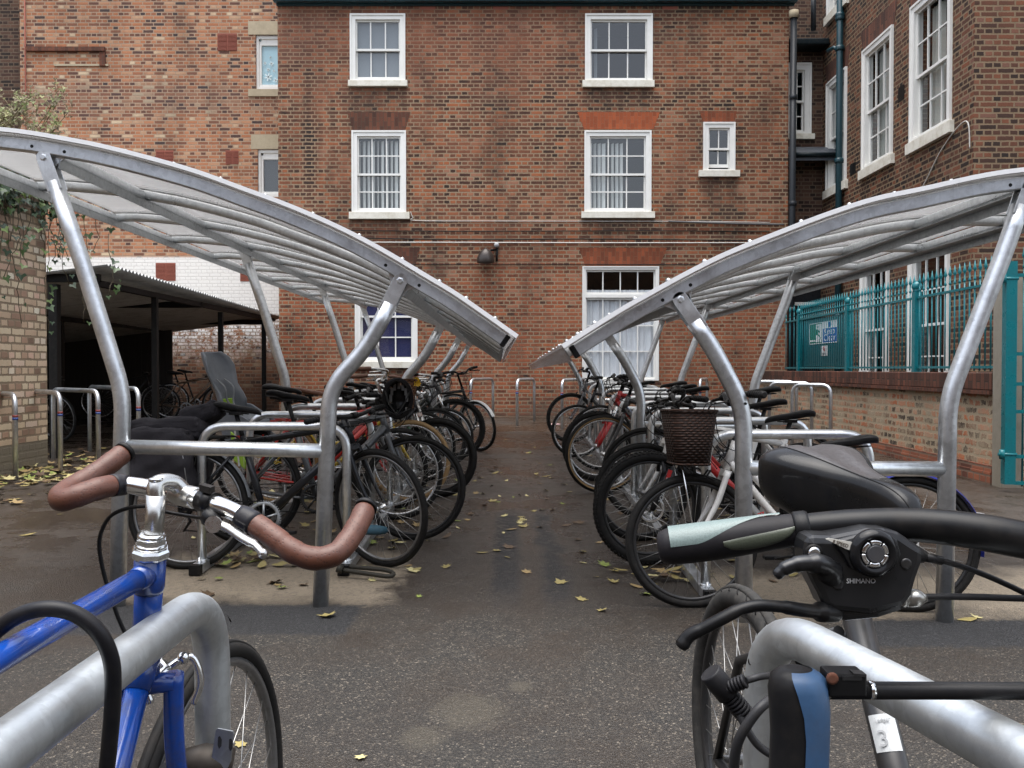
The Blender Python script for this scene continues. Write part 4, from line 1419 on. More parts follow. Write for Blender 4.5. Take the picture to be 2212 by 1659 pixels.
def leaf(m, p, s, tilt=.35, mi=None):
    m.cur = mi if mi is not None else rl.choices(range(5), [4, 2, 3, 3, 2])[0]
    a = rl.random() * 2 * PI
    lob = [(0, -.9), (.35, -.45), (.95, -.35), (.6, .05), (.8, .55), (.3, .5), (0, 1.1), (-.3, .5), (-.8, .55), (-.6, .05), (-.95, -.35), (-.35, -.45)]
    if rl.random() < .4: lob = [(0, -1), (.35, -.6), (.5, 0), (.33, .6), (0, 1.15), (-.33, .6), (-.5, 0), (-.35, -.6)]
    ux, uy = math.cos(a), math.sin(a)
    tx, ty = rl.uniform(-tilt, tilt), rl.uniform(-tilt, tilt)
    cu = rl.uniform(.1, .75)
    b = len(m.v)
    m.v.append(V(p) + V((0, 0, .006)))
    for x, y in lob:
        x *= rl.uniform(.75, 1.1); y *= rl.uniform(.8, 1.1)
        X, Y = (x * ux - y * uy) * s, (x * uy + y * ux) * s
        z = X * tx + Y * ty + cu * s * (x * x) * .55 + cu * s * .25 * y * y * (1 if y > 0 else .4)
        m.v.append(V(p) + V((X, Y, max(z, -.0) + .004)))
    n = len(lob)
    for i in range(n):
        m.face((b, b + 1 + i, b + 1 + (i + 1) % n), True)


m = MB()
rg = rl


def scatter(n, cx, cy, rx, ry, s=(.03, .055), pile=0):
    for _ in range(n):
        x = rg.gauss(cx, rx); y = rg.gauss(cy, ry)
        if y < 1.0: continue
        leaf(m, (x, y, gz(y) + rg.random() * pile), rg.uniform(*s))


for (px, py, n, rx, ry, pile) in ((60, 1010, 190, .55, .6, .05), (10, 1045, 90, .5, .25, .04), (130, 1035, 40, .45, .3, .02), (30, 1075, 22, .25, .2, .01), (225, 975, 16, .25, .2, .01)):
    p = gp(px, py); scatter(n, p.x, p.y, rx, ry, (.035, .075), pile)
scatter(60, -1.2, 5.2, .35, .5, (.03, .055), .01); scatter(60, -1.15, 7, .4, .8); scatter(30, -1.3, 9.5, .4, 1.2)
p = gp(525, 1210); scatter(26, p.x, p.y, .09, .12, (.035, .055), .03)
p = gp(1460, 1245); scatter(20, p.x, p.y, .13, .1, (.035, .06), .03)
scatter(50, 1.3, 5.6, .4, .8); scatter(40, 1.3, 8, .4, 1.3)
scatter(40, .05, 6.8, .45, .9, (.022, .042)); scatter(40, .0, 9.5, .5, 1.8, (.02, .036)); scatter(8, .2, 5, .5, .6, (.025, .045))
for (px, py, s) in ((1040, 1195, .04), (1130, 1138, .05), (1105, 1145, .045), (1180, 1030, .05), (1160, 1027, .04), (1250, 1130, .06), (1325, 1258, .04), (1375, 1268, .045), (1300, 1320, .03), (780, 1638, .022), (60, 1157, .06), (130, 1112, .03), (520, 1610, .025), (655, 1265, .035), (600, 1265, .025), (805, 1255, .03), (1100, 1183, .05), (1065, 1083, .05), (905, 1290, .02), (1395, 1285, .04), (2110, 1335, .03), (2090, 1340, .05)):
    leaf(m, gp(px, py), s, .2)
tag(m.build('fallen_leaves', M_leaf, loc=(0, 6, 0)), 'fallen yellow and brown leaves scattered over the wet yard', 'leaves', kind='stuff')
# litter
m = MB(); p = gp(1198, 918); m.prism([p + V((-.12, -.02, .01)), p + V((0, -.06, .01)), p + V((.12, .0, .012)), p + V((0, .06, .02))], (0, 0, .004))
tag(m.build('paper_scrap', P((.75, .5, .52), .7)), 'pale pink scrap of paper on the wet ground by the wall', 'litter')
m = MB(); p = gp(1742, 950); m.ball(p + V((0, 0, .04)), .06, 9, 6, (1, .7, .6)); tag(m.build('crumpled_wrapper', P((.6, .6, .58), .4)), 'crumpled white wrapper behind a hoop by the low wall', 'litter')

# ---------------------------------------------------------------- ivy and creeper on the buff wall
M_ivy = [paint('ivy_dark', (.022, .05, .014), .4, 0, .4), paint('ivy_mid', (.05, .095, .022), .4, 0, .4), paint('ivy_light', (.12, .18, .035), .45, 0, .4)]
M_stem = P((.09, .07, .04), .8)
ri = random.Random(9)


def ivyleaf(m, p, s, nrm):
    m.cur = ri.choices((0, 1, 2), (5, 3, 1))[0]
    n = (V(nrm) + V((ri.uniform(-.6, .6), ri.uniform(-.6, .6), ri.uniform(-.3, .7)))).normalized()
    dn = V((ri.uniform(-.5, .5), ri.uniform(-.5, .5), -1)); dn = (dn - n * dn.dot(n)).normalized(); sd = n.cross(dn)
    b = len(m.v)
    pts = [(0, 0), (-.55, -.35), (-.9, .1), (-.4, .35), (0, 1.1), (.4, .35), (.9, .1), (.55, -.35)]
    m.v += [V(p) + (sd * x + dn * y) * s + n * (.15 * s * abs(x)) for x, y in pts]
    m.face((b, b + 1, b + 2, b + 3, b + 4)); m.face((b, b + 4, b + 5, b + 6, b + 7))


ivy = thing('ivy', 'dark green ivy hanging over the top of the buff brick wall', 'ivy', (BX, 8.6, 3))
m, st = MB(), MB()
for k in range(77):
    y = ri.uniform(5.5, 9.5); x = BX + .04
    p = V((x + ri.uniform(-.05, .12), y, 3.05)); path = [p.copy()]
    Ln = ri.uniform(.15, .75) if k > 16 else ri.uniform(.7, 1.5)
    if k > 70: p.y = 9.4 + ri.uniform(-.05, .25); p.x += ri.uniform(-.1, .45); Ln = ri.uniform(.4, 1.5); path = [p.copy()]
    z = p.z
    while z > 3.05 - Ln:
        st_ = ri.uniform(.05, .11); z -= st_
        p = p + V((ri.uniform(-.02, .025), ri.uniform(-.05, .05), -st_)); p.x = max(p.x, BX + .015) if p.y < 9.3 else p.x
        path.append(p.copy())
        for _ in range(3 if z > 2.75 and k < 71 else (1 if ri.random() < .55 else 0)):
            ivyleaf(m, p + V((ri.uniform(0, .08), ri.uniform(-.07, .07), 0)), ri.uniform(.03, .065), (1, -.5, .2))
    if len(path) > 2: st.tube(path, .004, 5)
for k in range(700):
    p = V((BX + ri.uniform(-.3, .18), ri.uniform(5.5, 9.55), 3.03 + abs(ri.gauss(0, .09)))); ivyleaf(m, p, ri.uniform(.035, .07), (.6, -.6, .7))
m.build('ivy_leaves', M_ivy, ivy); st.build('ivy_stems', M_stem, ivy)
shrub = thing('shrub', 'straggly seeding shrub growing above the buff wall', 'shrub', (BX - .2, 8.7, 3.0))
m, st = MB(), MB()
for k in range(34):
    px, py = ri.uniform(-60, 160), ri.uniform(190, 330)
    y = ri.uniform(8.2, 9.1)
    tip = at(px, py, y); base = V((BX - .15 + ri.uniform(-.2, .2), y + .0, 3.0))
    mid = (tip + base) / 2 + V((ri.uniform(-.15, .15), 0, ri.uniform(-.15, .05)))
    path = smooth_path([base, mid, tip], 6)
    st.tube(path, [.009 * (1 - .7 * i / (len(path) - 1)) for i in range(len(path))], 5)
    for q in path[4:]:
        for _ in range(3):
            d = V((ri.uniform(-.09, .09), ri.uniform(-.06, .06), ri.uniform(-.02, .12)))
            st.tube([q, q + d], .0025, 4)
            ivyleaf(m, q + d, ri.uniform(.012, .03), (0, -1, .3))
            if ri.random() < .5: ivyleaf(m, q + d * .6, ri.uniform(.015, .045), (0, -1, .3))
M_shr = [paint('seed_head', (.11, .085, .04), .7, 0, .3), paint('shrub_leaf', (.16, .19, .05), .6, 0, .3), paint('shrub_leaf_pale', (.26, .25, .09), .6, 0, .3)]
m.build('shrub_leaves', M_shr, shrub); st.build('shrub_stems', P((.20, .16, .07), .7), shrub)
# ---------------------------------------------------------------- bicycles
def wheel(root, c, axis, R, tw, tyre_m, rim_m, knob=False, name='wheel', disc=False, nsp=28, rimw=.018):
    """wheel (rim) > tyre, hub, spokes"""
    axis = V(axis).normalized(); c = V(c)
    rr = R - tw
    m = MB()
    m.torus(c, axis, rr - .004, rimw * .55, 64, 8, .95 * .011 / (rimw * .55) if rimw > .011 else 1)
    w = m.build('wheel', rim_m, root)
    m = MB()
    m.torus(c, axis, R - tw / 2, tw / 2, 72, 10)
    if knob:
        u = axis.orthogonal().normalized(); v = axis.cross(u)
        for i in range(76):
            for q, aa in enumerate((-.75, 0, .75)):
                t = 2 * PI * (i + (.5 if q == 1 else 0)) / 76
                e = u * math.cos(t) + v * math.sin(t); tt = v * math.cos(t) - u * math.sin(t)
                n = e * math.cos(aa) + axis * math.sin(aa); sd = n.cross(tt)
                m.obox(c + e * (R - tw / 2) + n * (tw / 2), tt * .0075, sd * .006, n * .0042)
    else:
        m.torus(c, axis, R - .0012, tw * .16, 72, 6, 1.6)
    m.build('tyre', tyre_m, w)
    m = MB()
    m.lathe(c - axis * .05, axis, [(0, .008), (.012, .008), (.013, .02), (.018, .021), (.02, .012), (.08, .012), (.082, .021), (.087, .02), (.088, .008), (.10, .008)], 14)
    m.build('hub', M_chrome if rim_m is not M_rim_k else M_rim_g, w)
    m = MB()
    u = axis.orthogonal().normalized(); v = axis.cross(u)
    for i in range(nsp):
        t = 2 * PI * i / nsp
        s = .034 if i % 2 else -.034
        t2 = t + (.55 if (i // 2) % 2 else -.55)
        p = c + axis * s + (u * math.cos(t2) + v * math.sin(t2)) * .02
        q = c + (u * math.cos(t) + v * math.sin(t)) * (rr - .006)
        m.cyl(p, q, .0012, 4)
    m.build('spokes', M_steel, w)
    if disc:
        m = MB(); m.torus(c + axis * .045, axis, .068, .010, 32, 6, .12)
        for i in range(5):
            t = 2 * PI * i / 5
            m.cyl(c + axis * .045, c + axis * .045 + (u * math.cos(t) + v * math.sin(t)) * .07, .003, 4)
        m.build('brake_disc', M_chrome, w)
    return w


def saddle_mesh(m, o, fwd, up, L=.27, W=.07, H=.045, gel=False, n=24, nose_drop=.02):
    """loft from the tail to the nose; o is the top middle of the tail"""
    fwd, up = V(fwd).normalized(), V(up).normalized(); sd = up.cross(fwd)
    st = [(0, .55, .0, .55), (.03, .88, .008, .8), (.10, 1.0, .012, 1), (.22, .98, .012, 1.05), (.36, .78, .006, 1.1), (.5, .50, .0, 1.05), (.65, .34, -.002, 1), (.82, .28, -.004, .95), (.93, .25, -.008, .85), (.985, .17, -.014, .6), (1, .08, -.02, .35)]
    rr = []
    for t, w, z, h in st:
        c = V(o) + fwd * (t * L) + up * (z - nose_drop * t * t)
        ring = []
        for k in range(n):
            a = 2 * PI * k / n
            cx, sy = math.cos(a), math.sin(a)
            x = math.copysign(abs(cx) ** .75, cx) * W * w
            if sy >= 0:
                y = (abs(sy) ** .8) * H * .42 * h - H * .42
                if gel and .05 < t < .75: y -= .007 * math.exp(-(x / (W * .16)) ** 2)
            else:
                y = -(abs(sy) ** .6) * H * (.75 if not gel else 1.1) * h * (1.0 if t < .5 else .8) - H * .42
            ring.append(c + sd * x + up * y)
        rr.append(ring)
    # resample along the length for smoothness
    out = []
    for i in range(len(rr) - 1):
        for q in range(3):
            f = q / 3
            p0 = rr[max(i - 1, 0)]; p1 = rr[i]; p2 = rr[i + 1]; p3 = rr[min(i + 2, len(rr) - 1)]
            out.append([.5 * ((2 * b) + (c - a) * f + (2 * a - 5 * b + 4 * c - d) * f * f + (3 * b - a - 3 * c + d) * f ** 3) for a, b, c, d in zip(p0, p1, p2, p3)])
    out.append(rr[-1])
    f0 = len(m.f)
    m.rings(out)
    if gel:                      # the printed top panel
        for i in range(1, int(len(out) * .62)):
            for k in range(int(n * .14), int(n * .36)):
                m.m[f0 + i * n + k] = 1
    return out


def weave_mat(name, c1, c2, s=70, su=40):
    g = G(name)
    u, v, pos, ps = wall_uv(g)
    p2 = g.obj(); q = g.n('SeparateXYZ', {0: p2})
    ang = g.math('ARCTAN2', q.outputs[1], q.outputs[0])
    uu = g.math('ADD', q.outputs[0], q.outputs[1])
    row = g.math('FLOOR', g.math('MULTIPLY', q.outputs[2], s))
    a = g.math('SINE', g.math('ADD', g.math('MULTIPLY', uu, su * PI), g.math('MULTIPLY', row, PI)))
    b = g.math('ABSOLUTE', g.math('SINE', g.math('MULTIPLY', q.outputs[2], s * PI)))
    h = g.math('MULTIPLY', g.math('ADD', g.math('MULTIPLY', a, .5), .6), b)
    c = g.mix(h, c1, c2)
    g.bsdf(c, .6, 0, h, .9, .008, Specular_IOR_Level=.25)
    return g.mat


M_basket_d = weave_mat('dark_weave', (.012, .007, .005), (.075, .037, .025), 85, 60)
M_wick = weave_mat('wicker_weave', (.05, .022, .01), (.24, .11, .05), 70, 34)
M_bag = paint('black_bag_fabric', (.022, .02, .023), .8, 0, .35, 20, dirtcol=(.05, .046, .05), bump=.6)
M_brown = paint('brown_leather_grip', (.16, .072, .045), .5, 0, .35, 25)
M_seat_g = paint('grey_seat_plastic', (.15, .165, .185), .5, 0, .1)
M_lime = paint('lime_green_plastic', (.32, .52, .05), .45, 0, .15)


def bike(name, label, F_pos, heading, frame=(.02, .02, .02), fork=None, R=.335, tw=.035, wb=1.04, steer=0, lean=0, tyre=None, rim=None, knob=False, bar='flat',
         bar_h=.0, saddle_h=.65, saddle_m=None, guards=None, step=False, susp=None, fat=1.0, grip=None, disc=False, rack=None, pedals=True, lower=None, barw=.31, nsp=28, group='bicycles locked under the shelters', reach=.62, stripe=None, bar_m=None, guards_r=None, sphi=73):
    """F_pos: where the front tyre meets the ground; heading: direction of travel in degrees"""
    th = R_(heading)
    mid = V((F_pos[0] - math.cos(th) * wb / 2, F_pos[1] - math.sin(th) * wb / 2, 0))
    mid.z = gz(F_pos[1])
    root = thing(name, label, 'bicycle', mid, group, (R_(lean), 0, th))
    ORG[root.name] = V((0, 0, 0))          # its parts are modelled in its own space
    fm = P(frame, .3, 0, .25, 14, .3) if isinstance(frame, tuple) else frame
    km = fm if fork is None else P(fork, .3, 0, .2, 14, .2)
    tyre = tyre or M_rubber; rim = rim or M_rim_s
    ra, fa = V((-wb / 2, 0, R)), V((wb / 2, 0, R))
    ha = R_(71)
    a = V((-math.cos(ha), 0, math.sin(ha))); pn = V((math.sin(ha), 0, math.cos(ha)))
    hb = fa + a * (R + .065 + (.03 if susp else 0)) - pn * .045
    hl = .135
    ht = hb + a * hl
    bb = ra + V((.43, 0, -.055))
    sa = V((-math.cos(R_(sphi)), 0, math.sin(R_(sphi))))
    st = bb + sa * (.47 if not step else .44)
    r = .0165 * fat
    m = MB()
    m.tube([hb - a * .005, ht + a * .005], .0195 * min(fat, 1.15), 14)
    dt0 = hb + a * .035
    if step:
        m.tube(smooth_path([dt0, (dt0 + bb) / 2 + V((-.02, 0, -.05)), bb], 6), r * 1.1, 12)
        m.tube(smooth_path([ht - a * .05, (ht + bb) / 2 + V((-.03, 0, -.03)), bb + sa * .2], 6), r, 12)
    else:
        m.tube([dt0, bb], r * 1.15, 12)
        m.tube([ht - a * .03, st - sa * .03], [r, r * .9], 12)
    m.tube([bb, st + sa * .01], r * .97, 12)
    m.cyl(bb + V((0, -.036, 0)), bb + V((0, .036, 0)), .021, 14)
    for s in (-1, 1):
        m.tube([bb + V((-.02, s * .022, 0)), bb + V((-.12, s * .042, .004)), ra + V((.012, s * .058, 0))], [.0105, .010, .0075], 8)
        m.tube([st - sa * .03 + V((-.008, s * .016, 0)), ra + V((.12, s * .048, .15)), ra + V((0, s * .058, .006))], [.0085, .0085, .007], 8)
        m.obox(ra + V((0, s * .059, 0)), (.016, 0, 0), (0, .0025, 0), (0, 0, .016))
    m.cyl(ra + V((.10, -.04, .29)), ra + V((.10, .04, .29)), .007, 6)
    fr = m.build('frame', fm, root, local=True)
    if stripe:
        m = MB(); d = (bb - dt0); m.tube([dt0 + d * .2, dt0 + d * .75], r * 1.18, 12); m.build('frame_stripe', P(stripe, .3), fr, local=True)
    # saddle and post
    sm = saddle_m or M_black
    top = bb + sa * saddle_h
    m = MB(); m.tube([st - sa * .05, top - sa * .045], .0136, 12); m.obox(top - sa * .045, (.035, 0, 0), (0, .022, 0), (0, 0, .009)); m.tube([top + V((-.09, .02, -.03)), top + V((.08, .02, -.045))], .0035, 6); m.tube([top + V((-.09, -.02, -.03)), top + V((.08, -.02, -.045))], .0035, 6)
    m.build('seat_post', M_blackm, root, local=True)
    m = MB(); m.lathe(st - sa * .01, sa, [(0, .0185), (.02, .0185)], 12); m.obox(st + V((-.024, 0, .003)), (.01, 0, 0), (0, .013, 0), (0, 0, .009))
    m.build('seat_clamp', P((.45, .03, .02), .4) if frame and lower == 'redclamp' else M_blackm, root, local=True)
    m = MB(); saddle_mesh(m, top + V((-.12, 0, .012)), (1, 0, -.02), (0, 0, 1), .275, .068, .036)
    m.build('saddle', sm, root, local=True)
    # drivetrain on the right side (-y)
    m = MB()
    cr = bb + V((0, -.048, 0))
    m.torus(cr, (0, 1, 0), .083, .010, 44, 6, .18)
    for i in range(5):
        t = 2 * PI * i / 5 + .3
        m.cyl(cr, cr + V((math.cos(t), 0, math.sin(t))) * .08, .007, 6)
    for i in range(44):
        t = 2 * PI * i / 44
        m.obox(cr + V((math.cos(t), 0, math.sin(t))) * .095, V((math.cos(t), 0, math.sin(t))) * .005, (0, .0014, 0), V((-math.sin(t), 0, math.cos(t))) * .003)
    ck = m.build('chainring', M_rim_k if rim is M_rim_k else M_galv_dull, root, local=True)
    ca = R_(random.uniform(-40, 20))
    for s, an in ((-1, ca), (1, ca + PI)):
        d = V((math.cos(an), 0, math.sin(an)))
        m = MB(); b0 = bb + V((0, s * .062, 0)); m.tube([b0, b0 + d * .17 + V((0, s * .012, 0))], [.014, .010], 8, flat=.6)
        arm = m.build('crank_arm', M_chrome if rim is M_rim_s else M_blackm, root, local=True)
        m = MB(); q = b0 + d * .17 + V((0, s * .06, 0)); m.obox(q, (.045, 0, 0), (0, .032, 0), (0, 0, .009)); m.cyl(b0 + d * .17, q, .006, 6)
        m.build('pedal', M_black, arm, bevel=.003, local=True)
    m = MB()
    cc = ra + V((0, -.048, 0))
    m.torus(cc, (0, 1, 0), .032, .012, 24, 6, .8)
    for s in (1, -1):
        m.tube([cc + V((0, 0, s * .036)), cr + V((0, 0, s * .094))] if s > 0 else [cc + V((0, 0, -.12)), cr + V((0, 0, -.094))], .0035, 5)
    m.tube([cc + V((.01, 0, -.03)), cc + V((.03, 0, -.07)), cc + V((-.005, 0, -.125))], [.012, .014, .010], 8, flat=.6)
    m.build('chain', M_blackm, root, local=True)
    if rack:
        m = MB(); zt = 2 * R + .06
        for s in (-1, 1):
            m.tube(bend([ra + V((0, s * .065, .02)), ra + V((-.05, s * .06, zt - R)), ra + V((.27, s * .045, zt - R + .01)), st - sa * .1], .03, 4), .005, 6)
            m.tube([ra + V((-.2, s * .06, zt - R)), ra + V((.2, s * .06, zt - R))], .005, 6)
            m.tube([ra + V((0, s * .065, .02)), ra + V((-.17, s * .06, zt - R))], .005, 6)
        for k in range(5): m.tube([ra + V((-.2 + k * .1, -.06, zt - R)), ra + V((-.2 + k * .1, .06, zt - R))], .004, 6)
        m.build('rear_carrier', P(rack, .35), root, local=True)
    # steered parts
    Q = Matrix.Translation(hb) @ Matrix.Rotation(R_(steer), 4, a) @ Matrix.Translation(-hb)
    ax = (Q.to_3x3() @ V((0, 1, 0)))
    m = MB()
    cr_ = hb - a * .012
    if susp:
        lo = P(lower, .3, 0, .1) if isinstance(lower, tuple) else km
        m.obox(cr_ - a * .02, pn * .02, (0, .068, 0), a * .018)
        for s in (-1, 1): m.cyl(cr_ + V((0, s * .062, 0)), cr_ - a * .2 + V((0, s * .062, 0)), .0155, 12)
        m.xf(Q); fo = m.build('fork', M_chrome, root, local=True)
        m = MB()
        for s in (-1, 1): m.tube([cr_ - a * .14 + V((0, s * .062, 0)), fa + V((0, s * .062, .05)) - pn * .02, fa + V((0, s * .06, -.005))], [.021, .021, .014], 12)
        m.torus(fa + a * (R - .11) , (1, 0, 0), .062, .012, 24, 8, 1, 0, PI, (0, 1, 0))
        m.xf(Q); build_pair(m, lambda p: (Q.inverted() @ p).y > 0, 'fork_leg', lo, fo, local=True)
    else:
        m.obox(cr_ - a * .012, pn * .017, (0, .038, 0), a * .016)
        for s in (-1, 1):
            m.tube(smooth_path([cr_ - a * .005 + V((0, s * .036, 0)), cr_ - a * .14 + V((0, s * .05, 0)) + pn * .003, fa + a * .12 + V((0, s * .054, 0)) - pn * .026, fa + V((0, s * .055, 0))], 4), [.0145 * fat ** .5] * 5 + [.0135, .013, .012, .011, .010, .0095, .009, .0085], 10)
        m.xf(Q); fo = m.build('fork', km, root, local=True)
    wheel_f = wheel_local(root, Q @ fa, ax, R, tw, tyre, rim, knob, disc, nsp)
    wheel_local(root, ra, (0, 1, 0), R, tw, tyre, rim, knob, disc, nsp)
    if not disc:
        m = MB()
        for s in (-1, 1): m.tube([fa + a * (R - .01) + V((0, s * .035, 0)) - pn * .0, fa + a * (R - .06) + pn * .02 + V((0, s * .03, .06)), fa + a * (R + .03) + pn * .03 + V((0, s * .022, .0))], .006, 6)
        m.xf(Q); build_pair(m, lambda p: (Q.inverted() @ p).y > 0, 'brake_arm', M_blackm, fo, local=True)
    # stem and bar
    hs = ht + a * (.02 + bar_h)
    sx = .085 if bar != 'swept' else .05
    cl = hs + V((sx, 0, .012))
    m = MB()
    m.lathe(ht, a, [(0, .021), (.008, .022), (.01, .018), (.018, .018), (.02, .0145)], 14)
    m.tube(bend([ht, hs, cl], .02, 3), [.0145] * 1 + [.0145] * (len(bend([ht, hs, cl], .02, 3)) - 1), 12)
    m.cyl(cl + V((0, -.022, 0)), cl + V((0, .022, 0)), .019, 14)
    m.xf(Q); m.build('stem', bar_m or M_blackm, root, local=True)
    m = MB(); g = MB(); lv = MB()
    ysplit = lambda p: (Q.inverted() @ p).y > 0
    if bar == 'drop':
        for s in (-1, 1):
            path = smooth_path([cl, cl + V((0, s * .12, 0)), cl + V((.01, s * .18, 0)), cl + V((.06, s * .205, -.005)), cl + V((.095, s * .21, -.05)), cl + V((.06, s * .212, -.11)), cl + V((.0, s * .215, -.125)), cl + V((-.06, s * .218, -.13))], 6)
            m.tube(path[:14], .013, 10); g.tube(path[12:], .016, 10, round_end=True)
            lv.tube([cl + V((.07, s * .207, .02)), cl + V((.125, s * .207, .05)), cl + V((.135, s * .207, .0)), cl + V((.11, s * .21, -.07))], [.016, .018, .010, .006], 8)
    elif bar == 'swept':
        for s in (-1, 1):
            path = smooth_path([cl, cl + V((.03, s * .07, .03)), cl + V((.02, s * .19, .05)), cl + V((-.09, s * .26, .055)), cl + V((-.24, s * .285, .045))], 6)
            m.tube(path, .0115, 10); g.tube([cl + V((-.11, s * .268, .055)), cl + V((-.17, s * .278, .05)), cl + V((-.25, s * .288, .045))], [.0155, .018, .016], 12, round_end=True)
            lv.tube([cl + V((-.06, s * .25, .05)), cl + V((-.03, s * .285, .03)), cl + V((-.12, s * .315, .02))], [.008, .007, .006], 6)
    else:
        rise = .035 if bar == 'riser' else .008
        for s in (-1, 1):
            path = smooth_path([cl, cl + V((0, s * .06, 0)), cl + V((-.01, s * .13, rise)), cl + V((-.03, s * (barw - .10), rise + .003)), cl + V((-.055, s * barw, rise))], 6)
            m.tube(path, .0125, 10)
            q0, q1 = cl + V((-.03, s * (barw - .11), rise + .003)), cl + V((-.056, s * (barw + .01), rise))
            g.tube([q0, (q0 + q1) / 2, q1], [.0165, .0158, .0172], 12, round_end=True)
            for k in range(7): 
                t = k / 7; c = q0 + (q1 - q0) * (t + .06); g.cyl(c, c + (q1 - q0) * .045, .0176, 12)
            b = cl + V((-.02, s * (barw - .15), rise))
            lv.ball(b + V((.012, 0, -.012)), .02, 10, 6, (1, 1.3, .9))
            lv.tube([b + V((.015, 0, -.015)), b + V((.05, s * .02, -.025)), b + V((.045, s * .09, -.03)), b + V((.035, s * .135, -.04))], [.009, .008, .0065, .006], 8)
    m.xf(Q); hbo = m.build('handlebar', bar_m or M_blackm, root, local=True)
    g.xf(Q); build_pair(g, ysplit, 'grip', grip or M_black, hbo, local=True)
    lv.xf(Q); build_pair(lv, ysplit, 'brake_lever', M_chrome if bar_m else M_blackm, hbo, local=True)
    # cables
    m = MB()
    for s in (-1, 1):
        p0 = Q @ (cl + V((.03, s * (barw - .16 if bar not in ('drop', 'swept') else .2), .0)))
        q1 = Q @ (cl + V((.11, s * .05, -.02)))
        e = (Q @ (hb + pn * .04 + V((0, s * .03, -.02)))) if s < 0 else dt0 + V((.0, s * .03, -.02))
        m.tube(smooth_path([p0, q1, (q1 + e) / 2 + V((.05, s * .02, -.02)), e], 7), .0025, 6)
        q2 = Q @ (cl + V((.09, -s * .06, -.03)))
        m.tube(smooth_path([p0, q2, ht + V((.05, -s * .035, -.03)), (ht + st) / 2 + V((0, -s * .02, -.02))], 7), .0023, 6)
    m.build('cables', M_black, root, local=True)
    if guards or guards_r:
        gm = P(guards or guards_r, .35)
        for c, axx, a0, a1, Qm in ((fa, (0, 1, 0), 25, 170, Q), (ra, (0, 1, 0), 10, 190, None)):
            m = MB()
            N = 26
            for i in range(N + 1):
                t = R_(a0 + (a1 - a0) * i / N)
                e = V((math.cos(t), 0, math.sin(t)))
                for k in range(5):
                    q = (k - 2) / 2
                    m.v.append(c + e * (R + .018 - .010 * q * q) + V((0, q * (tw * .5 + .01), 0)))
            for i in range(N):
                for k in range(4):
                    A = i * 5 + k; m.face((A, A + 1, A + 6, A + 5), True)
            b = len(m.v)
            m.v += [p + V((0, 0, .0015)) for p in m.v[:b]]
            for i in range(N):
                for k in range(4):
                    A = b + i * 5 + k; m.face((A, A + 5, A + 6, A + 1), True)
            for s in (-1, 1):
                t = R_(a1 - 25); e = V((math.cos(t), 0, math.sin(t)))
                m.cyl(c + V((0, s * .06, 0)), c + e * (R + .01) + V((0, s * (tw * .5 + .008), 0)), .002, 4)
            if Qm: m.xf(Qm)
            if Qm and not guards: continue
            m.build('mudguard', gm, root, local=True)
    return root, dict(Q=Q, cl=cl, ra=ra, fa=fa, st=st, top=top, hb=hb, ht=ht, bb=bb, a=a, pn=pn, R=R, fork=fo, bar=hbo, sa=sa)


def wheel_local(root, c, ax, R, tw, tyre, rim, knob, disc, nsp):
    return wheel(root, c, ax, R, tw, tyre, rim, knob, disc=disc, nsp=nsp)


def basket(root, Q, c, w0, w1, d0, d1, h, mt, name='basket'):
    """tapered open basket; c: middle of its base, local axes x forward, y across"""
    m = MB()
    n = 28

    def ring(w, d, z, k=1.0):
        out = []
        for i in range(n):
            t = 2 * PI * i / n
            x = math.copysign(abs(math.cos(t)) ** .55, math.cos(t)) * d * k; y = math.copysign(abs(math.sin(t)) ** .55, math.sin(t)) * w * k
            out.append(V(c) + V((x, y, z)))
        return out
    m.rings([ring(w0, d0, 0), ring(w0 + (w1 - w0) * .5, d0 + (d1 - d0) * .5, h * .5), ring(w1, d1, h), ring(w1, d1, h, .95), ring(w0, d0, .012, .95)], cap=True)
    m.xf(Q); b = m.build(name, mt, root, local=True)
    m = MB(); m.tube(ring(w1, d1, h, .99), .0075, 8, closed=True); m.tube(ring(w0, d0, .0, 1.0), .006, 8, closed=True); m.xf(Q); m.build('basket_rim', mt, b, local=True)
    return b


def gx(px, py):
    p = gp(px, py); return (p.x, p.y)


def fpos(px, py):
    return gx(px, py)


# --- by the shed: front wheels towards the aisle
# 1: black bicycle with a pannier bag, nearest
b, k = bike('bicycle', 'black bicycle with a black pannier bag, grey mudguards and red and white flashes', (-.735, 4.86), 2, (.016, .017, .02), R=.335, tw=.034, steer=-36, lean=-7, guards_r=(.22, .23, .24), wb=1.08, saddle_h=.66, rim=M_rim_g, lower='redclamp', fat=1.25, rack=(.03, .03, .03))
m = MB()
ra, R = k['ra'], k['R']
m.obox(ra + V((-.10, .0, .44)), (.20, 0, .01), (0, .14, 0), (-.01, 0, .06)); 
for s in (-1, 1): m.obox(ra + V((-.10, s * .15, .27)), (.17, 0, 0), (0, .065, 0), (-.02, 0, .17))
m.obox(ra + V((.06, .02, .53)), (.10, 0, .04), (0, .10, 0), (-.02, 0, .05))
pan = m.build('pannier_bag', M_bag, b, bevel=.035, local=True)
pan.modifiers['bevel'].segments = 4
sbm = pan.modifiers.new('soft', 'SUBSURF'); sbm.subdivision_type = 'SIMPLE'; sbm.levels = 4; sbm.render_levels = 4
tx = bpy.data.textures.new('folds', 'CLOUDS'); tx.noise_scale = .11; tx.noise_depth = 3
dm = pan.modifiers.new('folds', 'DISPLACE'); dm.texture = tx; dm.strength = .05; dm.mid_level = .5; dm.texture_coords = 'LOCAL'
for pf in pan.data.polygons: pf.use_smooth = True
m = MB()
for s in (-1,):
    m.tube(bend([ra + V((-.26, s * .218, .36)), ra + V((.02, s * .218, .36)), ra + V((.06, s * .218, .14))], .06), .003, 5)
